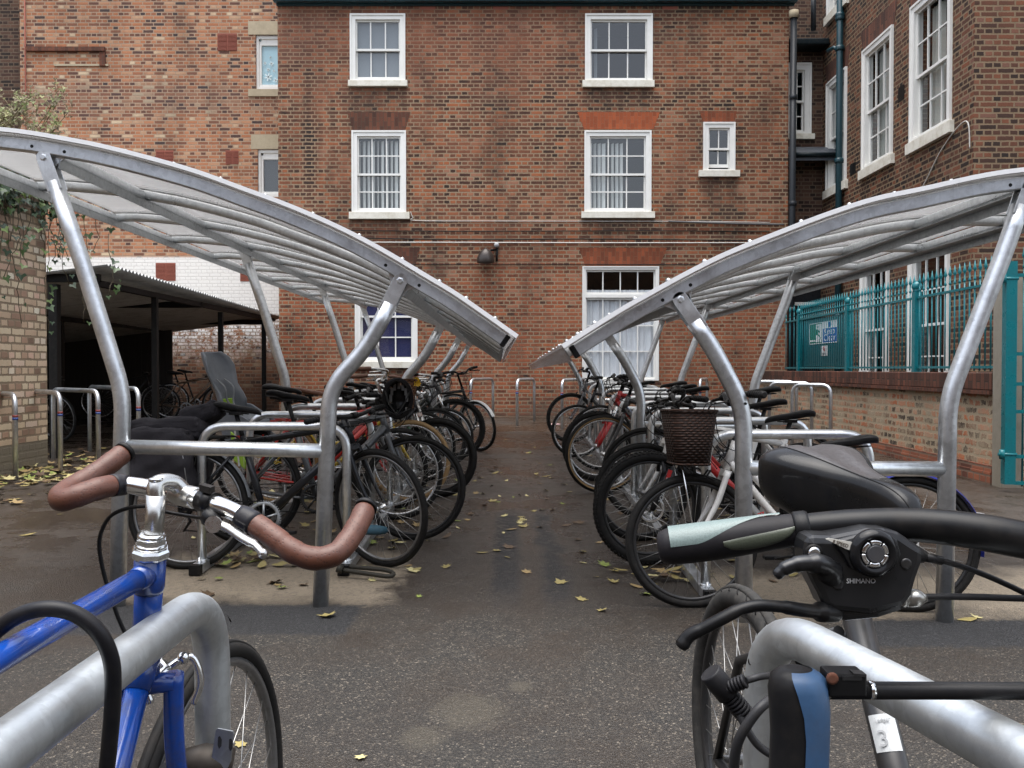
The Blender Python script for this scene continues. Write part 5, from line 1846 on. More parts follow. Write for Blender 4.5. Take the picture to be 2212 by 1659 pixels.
m.build('reflective_piping', P((.3, .3, .3), .4), pan, local=True)
# 2: dark grey hybrid with the helmet
b2, k2 = bike('bicycle', 'dark grey bicycle with thick straight forks and a black helmet hung on its bar', (-.63, 5.58), 6, (.085, .09, .095), R=.335, tw=.033, steer=-12, lean=-7, wb=1.05, fat=1.35, rim=M_rim_k, bar='flat', bar_h=.07, saddle_h=.70)
# 3: red bicycle with the child seat
b3, k3 = bike('bicycle', 'red bicycle with a red carrier holding the grey and lime child seat', (-.82, 6.3), 3, (.58, .035, .025), fork=(.05, .05, .05), R=.33, tw=.035, steer=18, lean=3, wb=1.06, rack=(.45, .03, .02), rim=M_rim_s, saddle_h=.72, lower='redclamp', guards_r=(.06, .06, .065))
# 4: tan wall town bicycle with brown grips
b4, k4 = bike('bicycle', 'yellow town bicycle with tan tyres, brown swept grips and a wicker front basket', (-.83, 7.05), 4, (.52, .36, .03), R=.33, tw=.036, steer=8, lean=-4, tyre=M_tan, bar='swept', bar_m=M_chrome, grip=M_brown, step=True, wb=1.06, saddle_m=M_brown, saddle_h=.66, bar_h=.16, guards_r=(.55, .40, .05))
basket(b4, k4['Q'], k4['cl'] + V((.16, 0, -.24)), .13, .17, .09, .12, .22, M_wick)
# 5
b5, k5 = bike('bicycle', 'black mountain bicycle with fat black tyres next to the tan tyred bicycle', (-.62, 7.28), 4, (.02, .02, .022), R=.33, tw=.052, steer=-14, lean=-5, wb=1.05, rim=M_rim_k, bar='riser', susp=True, bar_h=.05, fat=1.3)
# 6: silver rims
b6, k6 = bike('bicycle', 'black town bicycle with bright silver wheel rims and black mudguards', (-.72, 9.3), 5, (.02, .025, .022), R=.31, tw=.03, steer=6, lean=-4, wb=1.03, rim=M_rim_s, bar='swept', bar_m=M_chrome, guards_r=(.03, .03, .03), bar_h=.1, step=True)
# 7: knobbly
b7, k7 = bike('bicycle', 'dark bicycle with big knobbly tyres deep in the row by the shed', (-.65, 9.95), 3, (.05, .05, .055), R=.345, tw=.055, steer=-6, lean=-3, wb=1.06, rim=M_rim_k, knob=True, bar='riser', susp=True, fat=1.3, disc=True, bar_h=.04)
# 8: last, silver front mudguard
b8, k8 = bike('bicycle', 'black bicycle with a silver front mudguard at the far end of the row', (-.42, 10.75), -6, (.018, .016, .016), R=.31, tw=.032, steer=-38, lean=-5, wb=1.03, rim=M_rim_s, bar='riser', bar_m=None, bar_h=.17, guards=(.62, .62, .6))
b9, k9 = bike('bicycle', 'green framed bicycle with drop bars tucked behind the wicker basket', (-.86, 8.15), 2, (.03, .10, .05), R=.33, tw=.028, steer=4, lean=4, bar='drop', rim=M_rim_s, wb=1.0, bar_h=.06)
b10, k10 = bike('bicycle', 'light grey bicycle with a brown saddle, hidden deep among the row by the shed', (-.8, 11.9), 2, (.35, .36, .36), R=.33, tw=.03, steer=5, lean=3, rim=M_rim_s, wb=1.0, saddle_m=M_brown)

b11, _ = bike('bicycle', 'small red bicycle squeezed between the child seat and the yellow town bicycle', (-.95, 6.68), 1, (.5, .03, .025), R=.31, tw=.034, steer=-6, lean=5, wb=1.0, rim=M_rim_s, bar='flat', bar_h=.1)
b12, _ = bike('bicycle', 'white framed bicycle deep in the row before the silver rimmed town bicycle', (-.78, 8.7), 3, (.7, .69, .66), R=.33, tw=.032, steer=10, lean=-3, wb=1.0, rim=M_rim_k, bar='flat', bar_h=.08)

# --- by the railings: front wheels towards the aisle, heading the other way
r1, q1 = bike('bicycle', 'white ladies bicycle with a dark woven basket and blue mudguards', (.845, 4.06), 176, (.76, .74, .70), R=.312, tw=.035, steer=6, lean=4, wb=1.0, rim=M_rim_k, bar='riser', bar_h=.16, step=True, saddle_h=.56, guards=None, stripe=None)
basket(r1, q1['Q'], q1['cl'] + V((.20, .0, -.285)), .135, .175, .085, .115, .245, M_basket_d)
m = MB()
for s in (-1, 1): m.tube([q1['cl'] + V((.25, s * .09, -.285)), q1['fa'] + V((.0, s * .06, 0))], .0035, 6)
m.xf(q1['Q']); m.build('basket_stay', M_chrome, r1, local=True)
m = MB(); R = .308
for i in range(27):
    t = R_(-10 + 200 * i / 26); e = V((math.cos(t), 0, math.sin(t)))
    for kk in range(5):
        qq = (kk - 2) / 2
        m.v.append(q1['ra'] + e * (R + .022 - .010 * qq * qq) + V((0, qq * .03, 0)))
for i in range(26):
    for kk in range(4):
        A = i * 5 + kk; m.face((A, A + 1, A + 6, A + 5), True)
m.build('mudguard', P((.015, .03, .32), .3), r1, local=True)
m = MB(); m.obox(q1['ra'] + V((-.31, 0, .12)), (.012, 0, 0), (0, .03, 0), (0, 0, .025)); m.build('rear_reflector', P((.55, .55, .55), .3), r1, local=True)
ORG_r1 = r1
d = (q1['bb'] - (q1['hb'] + q1['a'] * .035)).normalized(); 
lettering('AWE', .042, q1['hb'] + d * .20 + V((0, .021, -.062)), -V((-d.x, 0, -d.z)) if False else d, V((d.z, 0, -d.x)) * (1 if -d.x > 0 else -1), P((.6, .03, .03), .4), r1, .0012)
r2, q2 = bike('bicycle', 'white mountain bicycle with very knobbly tyres and a black and red fork', (.78, 4.93), 177, (.72, .71, .68), fork=(.02, .02, .02), R=.322, tw=.056, steer=10, lean=3, wb=1.06, rim=M_rim_k, knob=True, bar='riser', susp=True, lower=(.018, .018, .02), disc=True, fat=1.3, stripe=(.5, .03, .03), saddle_h=.62, bar_h=.06)
for s in (-1, 1):
    p0 = q2['fa'] + q2['a'] * .24 + V((0, s * .0625, 0)) - q2['pn'] * .02
m = MB(); m.obox(q2['fa'] + V((0.0, .0, 0)) + q2['a'] * .215 - q2['pn'] * .02 + V((0, .083, 0)), q2['pn'] * .012, (0, .0015, 0), q2['a'] * .03); m.xf(q2['Q']); m.build('red_decal', P((.5, .03, .03)), q2['fork'], local=True)
me = text_mesh('SYNCROS', .03, .0008)
xd = -(q2['a']); yd = V((q2['pn'].x, 0, q2['pn'].z))
for v in me.vertices:
    c = v.co.copy(); v.co = q2['Q'] @ (q2['fa'] + q2['a'] * .2 - q2['pn'] * .032 + V((0, .0845, 0)) + xd * c.x * 1.1 + yd * c.y + V((0, c.z, 0)))
me.materials.clear(); me.materials.append(M_sw)
o = bpy.data.objects.new('lettering', me); COL.objects.link(o); o.parent = q2['fork']
r3, q3 = bike('bicycle', 'white bicycle with slim white forks and an orange wheel reflector', (.83, 5.55), 178, (.74, .73, .70), R=.315, tw=.036, steer=14, lean=3, wb=1.04, rim=M_rim_k, fat=1.2, bar='flat', bar_h=.07, saddle_h=.66)
m = MB(); m.obox(q3['fa'] + V((.0, .0, .0)) + V((.05, .0, .20)), (.05, 0, 0), (0, .008, 0), (0, 0, .016)); m.build('orange_reflector', P((.75, .28, .02), .3), r3, bevel=.006, local=True)
r4, q4 = bike('bicycle', 'black bicycle with tan walled tyres and a dark grey fork', (.79, 7.5), 179, (.05, .05, .053), fork=(.055, .055, .055), R=.335, tw=.038, steer=10, lean=2, wb=1.03, rim=M_rim_s, tyre=M_rubber, fat=1.2, bar='flat', bar_h=.09)
m = MB(); c = q4['Q'] @ q4['fa']; ax = q4['Q'].to_3x3() @ V((0, 1, 0))
for s in (-1, 1): m.torus(c + ax * (.0105 * s), ax, .335 - .022, .012, 64, 8, .7)
m.build('tan_sidewall', M_tan, r4, local=True)
r5, q5 = bike('bicycle', 'red mountain bicycle with a red suspension fork, behind the tan tyred bicycle', (.80, 8.2), 178, (.45, .02, .02), R=.33, tw=.052, steer=8, lean=2, wb=1.06, rim=M_rim_s, susp=True, lower=(.5, .02, .02), bar='riser', fat=1.25, knob=True, bar_h=.09)
r6, q6 = bike('bicycle', 'dark bicycle with pale silver wheel rims under the railing side shelter', (.76, 10.1), 179, (.03, .03, .035), R=.305, tw=.03, steer=6, lean=2, wb=1.02, rim=M_rim_s, bar='flat', bar_h=.13, guards=None)
r7, q7 = bike('bicycle', 'grey bicycle with plain black tyres, last in the row by the railings', (.80, 11.8), 180, (.18, .18, .19), R=.335, tw=.036, steer=8, lean=2, wb=1.03, rim=M_rim_k, bar='riser', bar_h=.12)
r8, q8 = bike('bicycle', 'slim silver and blue bicycle with straight bars beside the red mountain bicycle', (.92, 9.0), 178, (.45, .46, .48), R=.335, tw=.028, steer=-8, lean=-2, wb=1.0, rim=M_rim_s, bar='flat', bar_h=.11, stripe=(.03, .16, .5))
r9, q9 = bike('bicycle', 'black and red bicycle with a long flat black saddle behind the white mountain bicycle', (.98, 6.25), 178, (.03, .03, .032), R=.335, tw=.03, steer=-6, lean=-3, wb=1.03, rim=M_rim_k, bar='flat', bar_h=.09, saddle_h=.70, stripe=(.5, .03, .03), fat=1.2, lower='redclamp')

# --- inside the shed
shed_bikes = 'bicycles kept in the dark shed'
s1, _ = bike('bicycle', 'bicycle with silver rims parked behind the shed post', (-6.65, 16.3), 12, (.03, .03, .03), R=.33, tw=.03, wb=1.02, rim=M_rim_s, group=shed_bikes)
s2, _ = bike('bicycle', 'bronze framed bicycle leaning in the dark shed near the buff wall end', (-6.2, 11.9), -20, (.16, .10, .06), R=.33, tw=.03, wb=1.02, rim=M_rim_g, lean=6, group=shed_bikes)
c = copy_tree(s1); c.location = (-5.9, 16.4, gz(16.4)); c.rotation_euler.z = R_(25); c['label'] = 'silver rimmed bicycle furthest along the shed wall'
c = copy_tree(s2); c.location = (-5.6, 15.2, gz(15.2)); c.rotation_euler.z = R_(8); c['label'] = 'bronze bicycle deep in the shed between its middle posts'

# ---------------------------------------------------------------- things hung on the bicycles
MATW = lambda root: Matrix.Translation(root.location) @ root.rotation_euler.to_matrix().to_4x4()
# child seat on the red bicycle
W3 = MATW(b3)
cs = thing('child_seat', 'grey child bicycle seat with lime green cushions on the red carrier', 'child seat', W3 @ (k3['ra'] + V((.05, 0, .42))))
o = k3['ra'] + V((.0, 0, .38))
W3 = Matrix.Translation((-.10, 0, .03)) @ W3 @ Matrix.Translation(o) @ Matrix.Rotation(R_(-30), 4, 'Z') @ Matrix.Diagonal((.92, .74, .92, 1)) @ Matrix.Translation(-o)


def shell(m, prof, th=.012, yw=None):
    """seat shell: prof = (x, z, half width, wing depth)"""
    rr = []
    for x, z, w, wing in prof:
        ring = []
        for kx in range(13):
            t = (kx - 6) / 6
            ring.append(o + V((x + wing * abs(t) ** 2.2, t * w, z)))
        rr.append(ring)
    b = len(m.v)
    for r in rr: m.v += r
    for i in range(len(rr) - 1):
        for kx in range(12):
            a = b + i * 13 + kx; m.face((a, a + 1, a + 14, a + 13), True)


m = MB()
prof = [(.30, -.01, .10, -.02), (.24, .02, .13, -.02), (.12, .03, .15, .0), (-.02, .035, .155, .03), (-.10, .07, .155, .09), (-.13, .14, .15, .13), (-.15, .20, .14, .12), (-.175, .27, .145, .09), (-.215, .34, .165, .10), (-.255, .41, .165, .12), (-.29, .47, .14, .12), (-.305, .51, .10, .08)]
pp = []
for i in range(len(prof) - 1):
    for q in range(3):
        f = q / 3; f = f
        pp.append(tuple(prof[i][j] + (prof[i + 1][j] - prof[i][j]) * f for j in range(4)))
pp.append(prof[-1])
shell(m, pp)
m.xf(W3); so = m.build('seat_shell', M_seat_g, cs)
sol = so.modifiers.new('thick', 'SOLIDIFY'); sol.thickness = .016
m = MB()
for s in (-1, 1):
    m.prism([o + V((.30, s * .14, -.01)), o + V((.05, s * .16, .1)), o + V((-.08, s * .155, .12)), o + V((-.06, s * .155, -.02)), o + V((.10, s * .15, -.30)), o + V((.22, s * .14, -.34)), o + V((.26, s * .135, -.1))], (0, s * .016, 0))
m.xf(W3); [h.build('leg_guard', M_seat_g, cs, bevel=.006) for h in halves(m, lambda p: (W3.inverted() @ p).y > 0)]
m = MB()
for s in (-1, 1):
    m.prism([o + V((.10, s * .178, -.08)), o + V((.13, s * .178, -.30)), o + V((.24, s * .178, -.36)), o + V((.25, s * .178, -.30)), o + V((.17, s * .178, -.12))], (0, s * .02, 0))
m.obox(o + V((-.10, 0, .12)), (.012, 0, 0), (0, .09, 0), (0, 0, .028))
m.xf(W3); m.build('green_pad', M_lime, cs, bevel=.006)
m = MB()
for s in (-1, 1): m.tube(smooth_path([o + V((-.15, s * .05, .30)), o + V((-.06, s * .055, .24)), o + V((-.05, s * .04, .14)), o + V((.0, .0, .06))], 5), .012, 8, flat=.4)
m.xf(W3); m.build('harness', P((.2, .21, .22), .6), cs)
m = MB()
for s in (-1, 1): m.obox(o + V((.17, s * .2, -.2)), (.008, 0, 0), (0, .002, 0), (-.02, 0, .14))
m.xf(W3); m.build('foot_strap', P((.6, .6, .58), .6), cs)

# helmet hung on the dark grey bicycle
W2 = MATW(b2)
hc = at(862, 860, 5.35)
hS = .86
hm = thing('helmet', 'black cycling helmet hanging from the dark grey bicycle bar', 'helmet', hc)
g_ = MB()
n = 30
rr = []
for i in range(9):
    t = i / 8 * PI / 2
    rr.append([hc + V((math.cos(2 * PI * a / n) * .098 * hS * math.cos(t) ** .8, -.07 + .12 * math.sin(t) , math.sin(2 * PI * a / n) * .135 * hS * math.cos(t) ** .8)) for a in range(n)])
b0 = 0
for i, r in enumerate(rr):
    g_.v += r
for i in range(8):
    for a in range(n):
        c = (a + 1) % n
        # open vents between the ribs
        if 2 <= i <= 4 and a % 5 == 1: continue
        g_.face((i * n + a, i * n + c, (i + 1) * n + c, (i + 1) * n + a), True)
ho = g_.build('helmet_shell', paint('black_gloss_shell', (.012, .012, .013), .22, 0, .1), hm)
sol = ho.modifiers.new('thick', 'SOLIDIFY'); sol.thickness = .024; sol.offset = 0
bv = ho.modifiers.new('bevel', 'BEVEL'); bv.width = .004; bv.segments = 2
g_ = MB()
for s in (-1, 1):
    g_.tube(smooth_path([hc + V((s * .08, -.06, .06)), hc + V((s * .05, -.10, -.02)), hc + V((0, -.11, -.10))], 6), .006, 6, flat=.4)
    g_.tube(smooth_path([hc + V((s * .08, -.06, -.06)), hc + V((s * .06, -.10, -.07)), hc + V((0, -.11, -.10))], 6), .006, 6, flat=.4)
g_.build('helmet_strap', P((.02, .02, .02), .8), hm)
g_ = MB()
for k in range(7):
    t = k / 6 * PI
    g_.obox(hc + V((math.cos(t) * .05, -.01, math.sin(t) * .08)), (.008, 0, 0), (0, .004, 0), (0, 0, .022))
g_.build('helmet_pad', P((.25, .25, .25), .8), hm)

# shopping basket with flowers behind
W4 = MATW(b4)
fl = thing('flower_garland', 'yellow artificial flowers twined on the wicker basket', 'flowers', W4 @ (k4['Q'] @ (k4['cl'] + V((.2, .1, 0)))))
m = MB()
for k in range(12):
    t = random.random()
    p = W4 @ (k4['Q'] @ (k4['cl'] + V((.16 + random.uniform(-.1, .12), -.16 + .33 * t, -.03 + random.uniform(-.03, .03)))))
    for q in range(8):
        a = q * PI / 4
        e = V((math.cos(a), -.3, math.sin(a))); sdv = V((-math.sin(a), 0, math.cos(a)))
        m.poly([p, p + e * .018 + sdv * .008, p + e * .028, p + e * .018 - sdv * .008])
m.build('petals', P((.75, .45, .02), .6), fl)

# folding lock lying at the foot of the first bicycle
m = MB()
pts = [at(735, 1222, 4.7), at(790, 1227, 4.66), at(835, 1232, 4.62), at(850, 1240, 4.58), at(838, 1245, 4.55), at(800, 1240, 4.58), at(740, 1231, 4.62)]
for p in pts: p.z = max(p.z, .02)
m.tube(smooth_path(pts, 6), .012, 8); m.cyl(pts[-1], pts[-1] + V((-.03, 0, .01)), .022, 10)
tag(m.build('cable_lock', P((.03, .028, .022), .6, 0, .6)), 'dirty black cable lock lying on the ground at the first bicycle wheel', 'lock')
m = MB(); c = at(800, 1150, 4.75); 
m.rings([[c + V((x * s, y * s * .5, z)) for x, y in ((.10, 0), (.06, .05), (-.06, .05), (-.10, 0), (-.06, -.05), (.06, -.05))] for s, z in ((.8, -.01), (1, .005), (.9, .03), (.4, .04))])
tag(m.build('saddle_cover', P((.02, .07, .10), .7)), 'dark blue cloth caught on the rail behind the first wheel', 'cloth')
m = MB()
p = gp(895, 1115); c = p + V((.0, .1, .12))
for q in range(6): 
    a = q * 1.1; m.obox(c + V((random.uniform(-.03, .03), random.uniform(-.03, .03), random.uniform(-.06, .06))), V((math.cos(a), 0, math.sin(a))) * .05, (0, .03, 0), V((-math.sin(a), .3, math.cos(a))) * .01)
m.obox(p + V((0, .1, .06)), (.01, 0, 0), (0, .01, 0), (0, 0, .06))
# ---------------------------------------------------------------- close to the camera, on the shed side: blue bicycle locked to a hoop
M_blue = paint('chipped_blue_paint', (.006, .055, .30), .22, 0, .7, 34, .4, dirtcol=(.05, .045, .045))
M_tape = None


def tape_mat():
    g = G('perforated_brown_tape')
    p = g.obj()
    v = g.vor(p, 260, 0)
    n = g.noise(p, 70, 4, .6)
    n2 = g.noise(p, 14, 5, .7)
    dots = g.ramp(v, [(.2, .8), (.34, 0)])
    c = g.mix(n2, (.070, .0235, .0125), (.13, .046, .025))
    c = g.mix(g.ramp(n, [(.5, 0), (.75, .35)]), c, (.045, .022, .016))
    c = g.mix(g.math('MULTIPLY', dots, .55), c, (.025, .012, .009))
    g.bsdf(c, g.math('ADD', .36, g.math('MULTIPLY', n2, .25)), 0, g.math('SUBTRACT', g.math('MULTIPLY', n, .5), dots), .25, .0015)
    return g.mat


def wrapped(path, base, step=.024):
    """finely divided path with the overlapping turns of the tape"""
    out, rad, acc = [path[0]], [base], 0
    for a, b in zip(path, path[1:]):
        L = (b - a).length; k = max(1, int(L / .003))
        for i in range(1, k + 1):
            out.append(a + (b - a) * (i / k)); acc += L / k
            rad.append(base + .0009 * ((acc / step) % 1) - .0003)
    return out, rad


M_tape = tape_mat()
bl = thing('road_bicycle', 'bright blue road bicycle with brown taped handlebar locked to a hoop', 'bicycle', (-.47, .9, 0))
hd0, hd1 = at(325, 1203, 1.05), at(312, 1452, 1.075)
hdir = (hd0 - hd1).normalized()
seat_c, bbp, rax = V((-.462, .46, .858)), V((-.468, .74, .27)), V((-.47, .30, .34))
m = MB()
m.tube([hd1, hd0], .0165, 20)
m.lathe(hd0 - hdir * .045, hdir, [(0, .0168), (.006, .0185), (.045, .0185)], 20); m.lathe(hd1, hdir, [(0, .0185), (.055, .0185), (.062, .0168)], 20)
tt = at(318, 1240, 1.05)
m.tube([tt, seat_c], .0127, 18); m.tube([tt, tt + (seat_c - tt).normalized() * .03], [.0165, .0135], 18)
dtop = hd1 + hdir * .02
m.tube([dtop, bbp], .0143, 18); m.tube([dtop, dtop + (bbp - dtop).normalized() * .04], [.019, .0152], 18)
m.tube([bbp, seat_c + V((0, -.02, .04))], .0143, 16)
for s in (-1, 1):
    m.tube([bbp + V((s * .02, -.02, 0)), rax + V((s * .058, .01, 0))], .009, 8); m.tube([seat_c + V((s * .014, 0, -.02)), rax + V((s * .058, 0, .01))], .007, 8)
m.build('frame', M_blue, bl)
wc, wax = V((-.478, 1.365, .34)), V((1, -.05, 0)).normalized()
cr = hd1 - hdir * .012
fk = MB()
fk.tube([cr + V((-.036, .008, -.004)), cr + V((0, .002, -.004)), cr + V((.036, .008, -.004))], [.0115, .0145, .0115], 12)
for s in (-1, 1):
    x = V((s * .033, 0, 0))
    p0 = cr + x + V((0, .01, .006)); p3 = wc + wax * (.052 * s)
    d = (p3 - p0)
    fk.tube(smooth_path([p0, p0 + V((s * .004 - .006, .012, -.12)), p0 + V((s * .012 - .012, .075, -.26)), p3], 6), [.0125] * 7 + [.0118, .0112, .0106, .010, .0095, .009, .0085, .008, .0078, .0075, .0072], 14)
fk.build('fork', M_blue, bl)
wheel(bl, wc, wax, .335, .028, M_rubber, M_rim_g, nsp=32, rimw=.016)
wheel(bl, rax, (1, 0, 0), .335, .028, M_rubber, M_rim_g, nsp=32, rimw=.016)
# headset
m = MB()
h0 = hd0 + hdir * .0
m.lathe(h0, hdir, [(0, .0205), (.003, .0225), (.009, .0225), (.012, .0205)], 8, True, False); m.lathe(h0 + hdir * .012, hdir, [(0, .0175), (.003, .0185), (.006, .0175)], 20); m.lathe(h0 + hdir * .018, hdir, [(0, .0175), (.006, .0175), (.0065, .0155)], 8, True, False)
m.lathe(h0 + hdir * .0245, hdir, [(0, .0155), (.003, .0163), (.006, .0155), (.0065, .0115)], 20)
m.build('headset', M_chrome, bl)
# quill stem
M_alu = paint('brushed_alloy', (.56, .55, .52), .28, 1, .25, 40)
m = MB()
s0, s1 = at(331, 1185, 1.05), at(337, 1068, 1.045)
cl = at(402, 1071, 1.075)
m.tube([s0, s1], .0112, 20)
m.tube(smooth_path([s1 + V((0, 0, -.006)), s1 + V((0, .004, .012)), (s1 + cl) / 2 + V((0, .01, .013)), cl], 7), [.0108] * 5 + [.0105] * 16 + [.0115], 18)
bd = (at(470, 1092, 1.035) - at(280, 1046, 1.135)).normalized()
m.tube([cl - bd * .022, cl - bd * .018, cl + bd * .018, cl + bd * .022], [.0122, .0136, .0136, .0122], 20)
st = m.build('stem', M_alu, bl)
m = MB(); m.lathe(s1 + V((0, 0, .0165)), (0, 0, 1), [(0, .0085), (.003, .0085), (.004, .006)], 20); m.build('stem_bolt', M_chrome, st)
# bar: polished centre, brown tape, black finishing tape
rightp = [(415, 1075, 1.065), (470, 1091, 1.04), (525, 1116, 1.035), (580, 1152, 1.02), (630, 1189, 1.01), (676, 1206, 1.01), (722, 1198, 1.02), (752, 1168, 1.04), (774, 1132, 1.06), (787, 1104, 1.08)]
leftp = [(335, 1056, 1.105), (265, 1047, 1.11), (215, 1055, 1.08), (165, 1072, 1.06), (137, 1080, 1.06), (131, 1072, 1.08), (150, 1056, 1.11), (195, 1030, 1.14), (232, 1005, 1.16), (262, 982, 1.18)]
RP = smooth_path([cl] + [at(*q) for q in rightp], 6); LP = smooth_path([cl] + [at(*q) for q in leftp], 6)
m = MB(); m.tube(list(reversed(LP[:20])) + RP[1:24], .0108, 18); hb_ = m.build('handlebar', M_chrome, bl)
m = MB(); m.tube(*wrapped(RP[20:], .0136), 18, round_end=True); m.tube(*wrapped(LP[15:], .0140), 18, round_end=True); [h.build('bar_tape', M_tape, hb_) for h in halves(m, lambda p: p.x > cl.x)]
MFT = paint('black_tape', (.02, .02, .024), .35, 0, .5, 60)
m = MB(); m.tube(RP[17:22], [.0124, .0136, .0140, .0141, .0140], 18); m.tube(LP[11:16], [.0128, .0140, .0144, .0145, .0144], 18); [h.build('finishing_tape', MFT, hb_) for h in halves(m, lambda p: p.x > cl.x)]
m = MB()
e = RP[-1]; ed = (RP[-1] - RP[-2]).normalized(); m.lathe(e, ed, [(.004, .0142), (.010, .0140), (.012, .011)], 16); e = LP[-1]; ed = (LP[-1] - LP[-2]).normalized(); m.lathe(e, ed, [(.004, .0146), (.010, .0144), (.012, .011)], 16)
[h.build('bar_plug', M_black, hb_) for h in halves(m, lambda p: p.x > cl.x)]
m = MB()
c = RP[8 + 2]; cdv = (RP[11] - RP[9]).normalized()
m.tube([c - cdv * .012, c + cdv * .012], .0138, 18); m.obox(c + V((0, -.004, .017)), cdv * .010, (0, .008, 0), (0, 0, .004)); m.tube([c + V((.004, -.004, -.012)), at(452, 1118, 1.03), at(470, 1133, 1.025)], [.012, .011, .009], 10)
lc = m.build('lever_clamp', M_blackm, bl)
m = MB()
lp = smooth_path([at(462, 1128, 1.022), at(492, 1140, 1.015), at(525, 1162, 1.0), at(552, 1178, .99), at(568, 1196, .985)], 6)
m.tube(lp, [.0072] * 4 + [.0062] * 6 + [.0066] * 8 + [.005] * 7, 14, flat=.75, round_end=True)
m.lathe(at(462, 1133, 1.015), (0, -1, .2), [(0, .010), (.003, .010)], 14); m.ball(lp[-1], .006, 8, 6)
m.build('brake_lever', M_alu, lc)
m = MB(); m.tube(smooth_path([at(318, 1093, 1.09), at(275, 1098, 1.1), at(236, 1118, 1.11), at(215, 1165, 1.115), at(221, 1225, 1.12), at(240, 1290, 1.125), at(262, 1350, 1.13), at(300, 1420, 1.13), at(345, 1445, 1.14)], 8), .0026, 8)
m.tube(smooth_path([at(470, 1120, 1.04), at(430, 1118, 1.09), at(380, 1110, 1.12), at(330, 1100, 1.11)], 6), .0024, 8)
m.build('brake_cable', M_black, bl)
m = MB()
c0 = cr + V((.012, .045, .0))
for s in (-1, 1): m.tube(smooth_path([c0, c0 + V((s * .025, .012, .012)), c0 + V((s * .037, .014, -.02)), c0 + V((s * .028, .012, -.05))], 5), .005, 8)
m.cyl(c0 + V((0, -.03, 0)), c0 + V((0, .02, 0)), .006, 10); m.ball(c0 + V((.02, .0, .014)), .008)
m.build('front_brake', M_chrome, bl)
m = MB(); c0 = at(355, 1515, 1.12); m.obox(V((wc.x + .03, wc.y - .26, .60)), (.006, 0, 0), (0, .018, 0), (0, 0, .008)); m.build('brake_pad', M_black, bl)
# saddle and post behind the picture edge
m = MB(); m.tube([seat_c, V((-.462, .40, 1.0))], .0135, 12); m.build('seat_post', M_alu, bl)
m = MB(); saddle_mesh(m, (-.462, .28, 1.02), (0, 1, 0), (0, 0, 1), .27, .07, .05); m.build('saddle', M_brown, bl)
m = MB(); m.torus(bbp + V((.05, 0, 0)), (1, 0, 0), .09, .008, 40, 6, .3); m.tube([bbp + V((.06, 0, 0)), bbp + V((.07, .1, -.13))], .011, 8); m.tube([bbp + V((-.06, 0, 0)), bbp + V((-.07, -.1, .13))], .011, 8); m.build('crankset', M_alu, bl)
m = MB()
for s in (1, -1):
    q = bbp + V((s * .115, s * .1, -s * .13)); m.obox(q, (.045, 0, 0), (0, .035, 0), (0, 0, .01)); m.cyl(q + V((-s * .05, 0, 0)), q, .007, 8)
m.build('pedal', M_black, bl, bevel=.003)

hoopA = thing('bike_hoop', 'thick grey steel bike hoop with the blue bicycle locked to it', 'bike hoop', (-.428, .8, 0), 'bike hoops near the camera')
m = MB(); a, b = V((-.425, .30, 0)), V((-.428, 1.235, 0))
m.tube(bend([a, a + V((0, 0, .80)), b + V((0, 0, .80)), b], .115, 12), .0245, 28); m.build('hoop_tube', M_galv_near, hoopA)
m = MB(); c = at(476, 1374, 1.19); m.lathe(V((-.418, 1.2275, .757)), V((.8, .35, .4)), [(.0168, .006), (.0185, .006)], 12); m.build('drill_hole', M_black, hoopA)

lk = thing('cable_lock', 'thick black cable lock arching over the blue top tube and steel hoop', 'lock', (-.45, .8, .7))
m = MB(); m.tube(smooth_path([at(-70, 1440, .80), at(-30, 1385, .79), at(30, 1335, .78), at(95, 1315, .78), at(160, 1325, .785), at(212, 1365, .79), at(240, 1425, .80), at(244, 1500, .81), at(238, 1590, .82), at(226, 1690, .83), at(200, 1800, .85)], 7), .0075, 14)
m.build('lock_cable', paint('black_vinyl', (.012, .012, .014), .38, 0, .2, 50), lk)
# metal bracket clamped low on the hoop
br = thing('bracket_clamp', 'rusty metal bracket plate with two slots fixed low on the steel hoop', 'bracket', at(470, 1640, 1.17))
m = MB()


def plate(pxs, d, th, holes=()):
    m.prism([at(x, y, d) for x, y in pxs], (0, th, 0))


o0 = [(466, 1578), (470, 1574), (502, 1580), (505, 1586), (498, 1645), (490, 1662), (455, 1650)]
plate(o0, 1.165, .003)
bp = m.build('bracket_plate', M_galv_dull, br)
m = MB()
for dx in (0, 24): m.prism([at(x + dx, y + dx * .22, 1.1645) for x, y in ((471, 1592), (475, 1590), (479, 1598), (478, 1612), (473, 1618), (470, 1610))], (0, .0003, 0))
m.build('slot', M_room, br)
m = MB(); m.tube([at(395, 1655, 1.17), at(440, 1648, 1.18), at(500, 1655, 1.19)], [.022, .026, .024], 14); m.build('clamp_barrel', paint('rusty_dark_metal', (.045, .036, .028), .5, .5, .7), br)

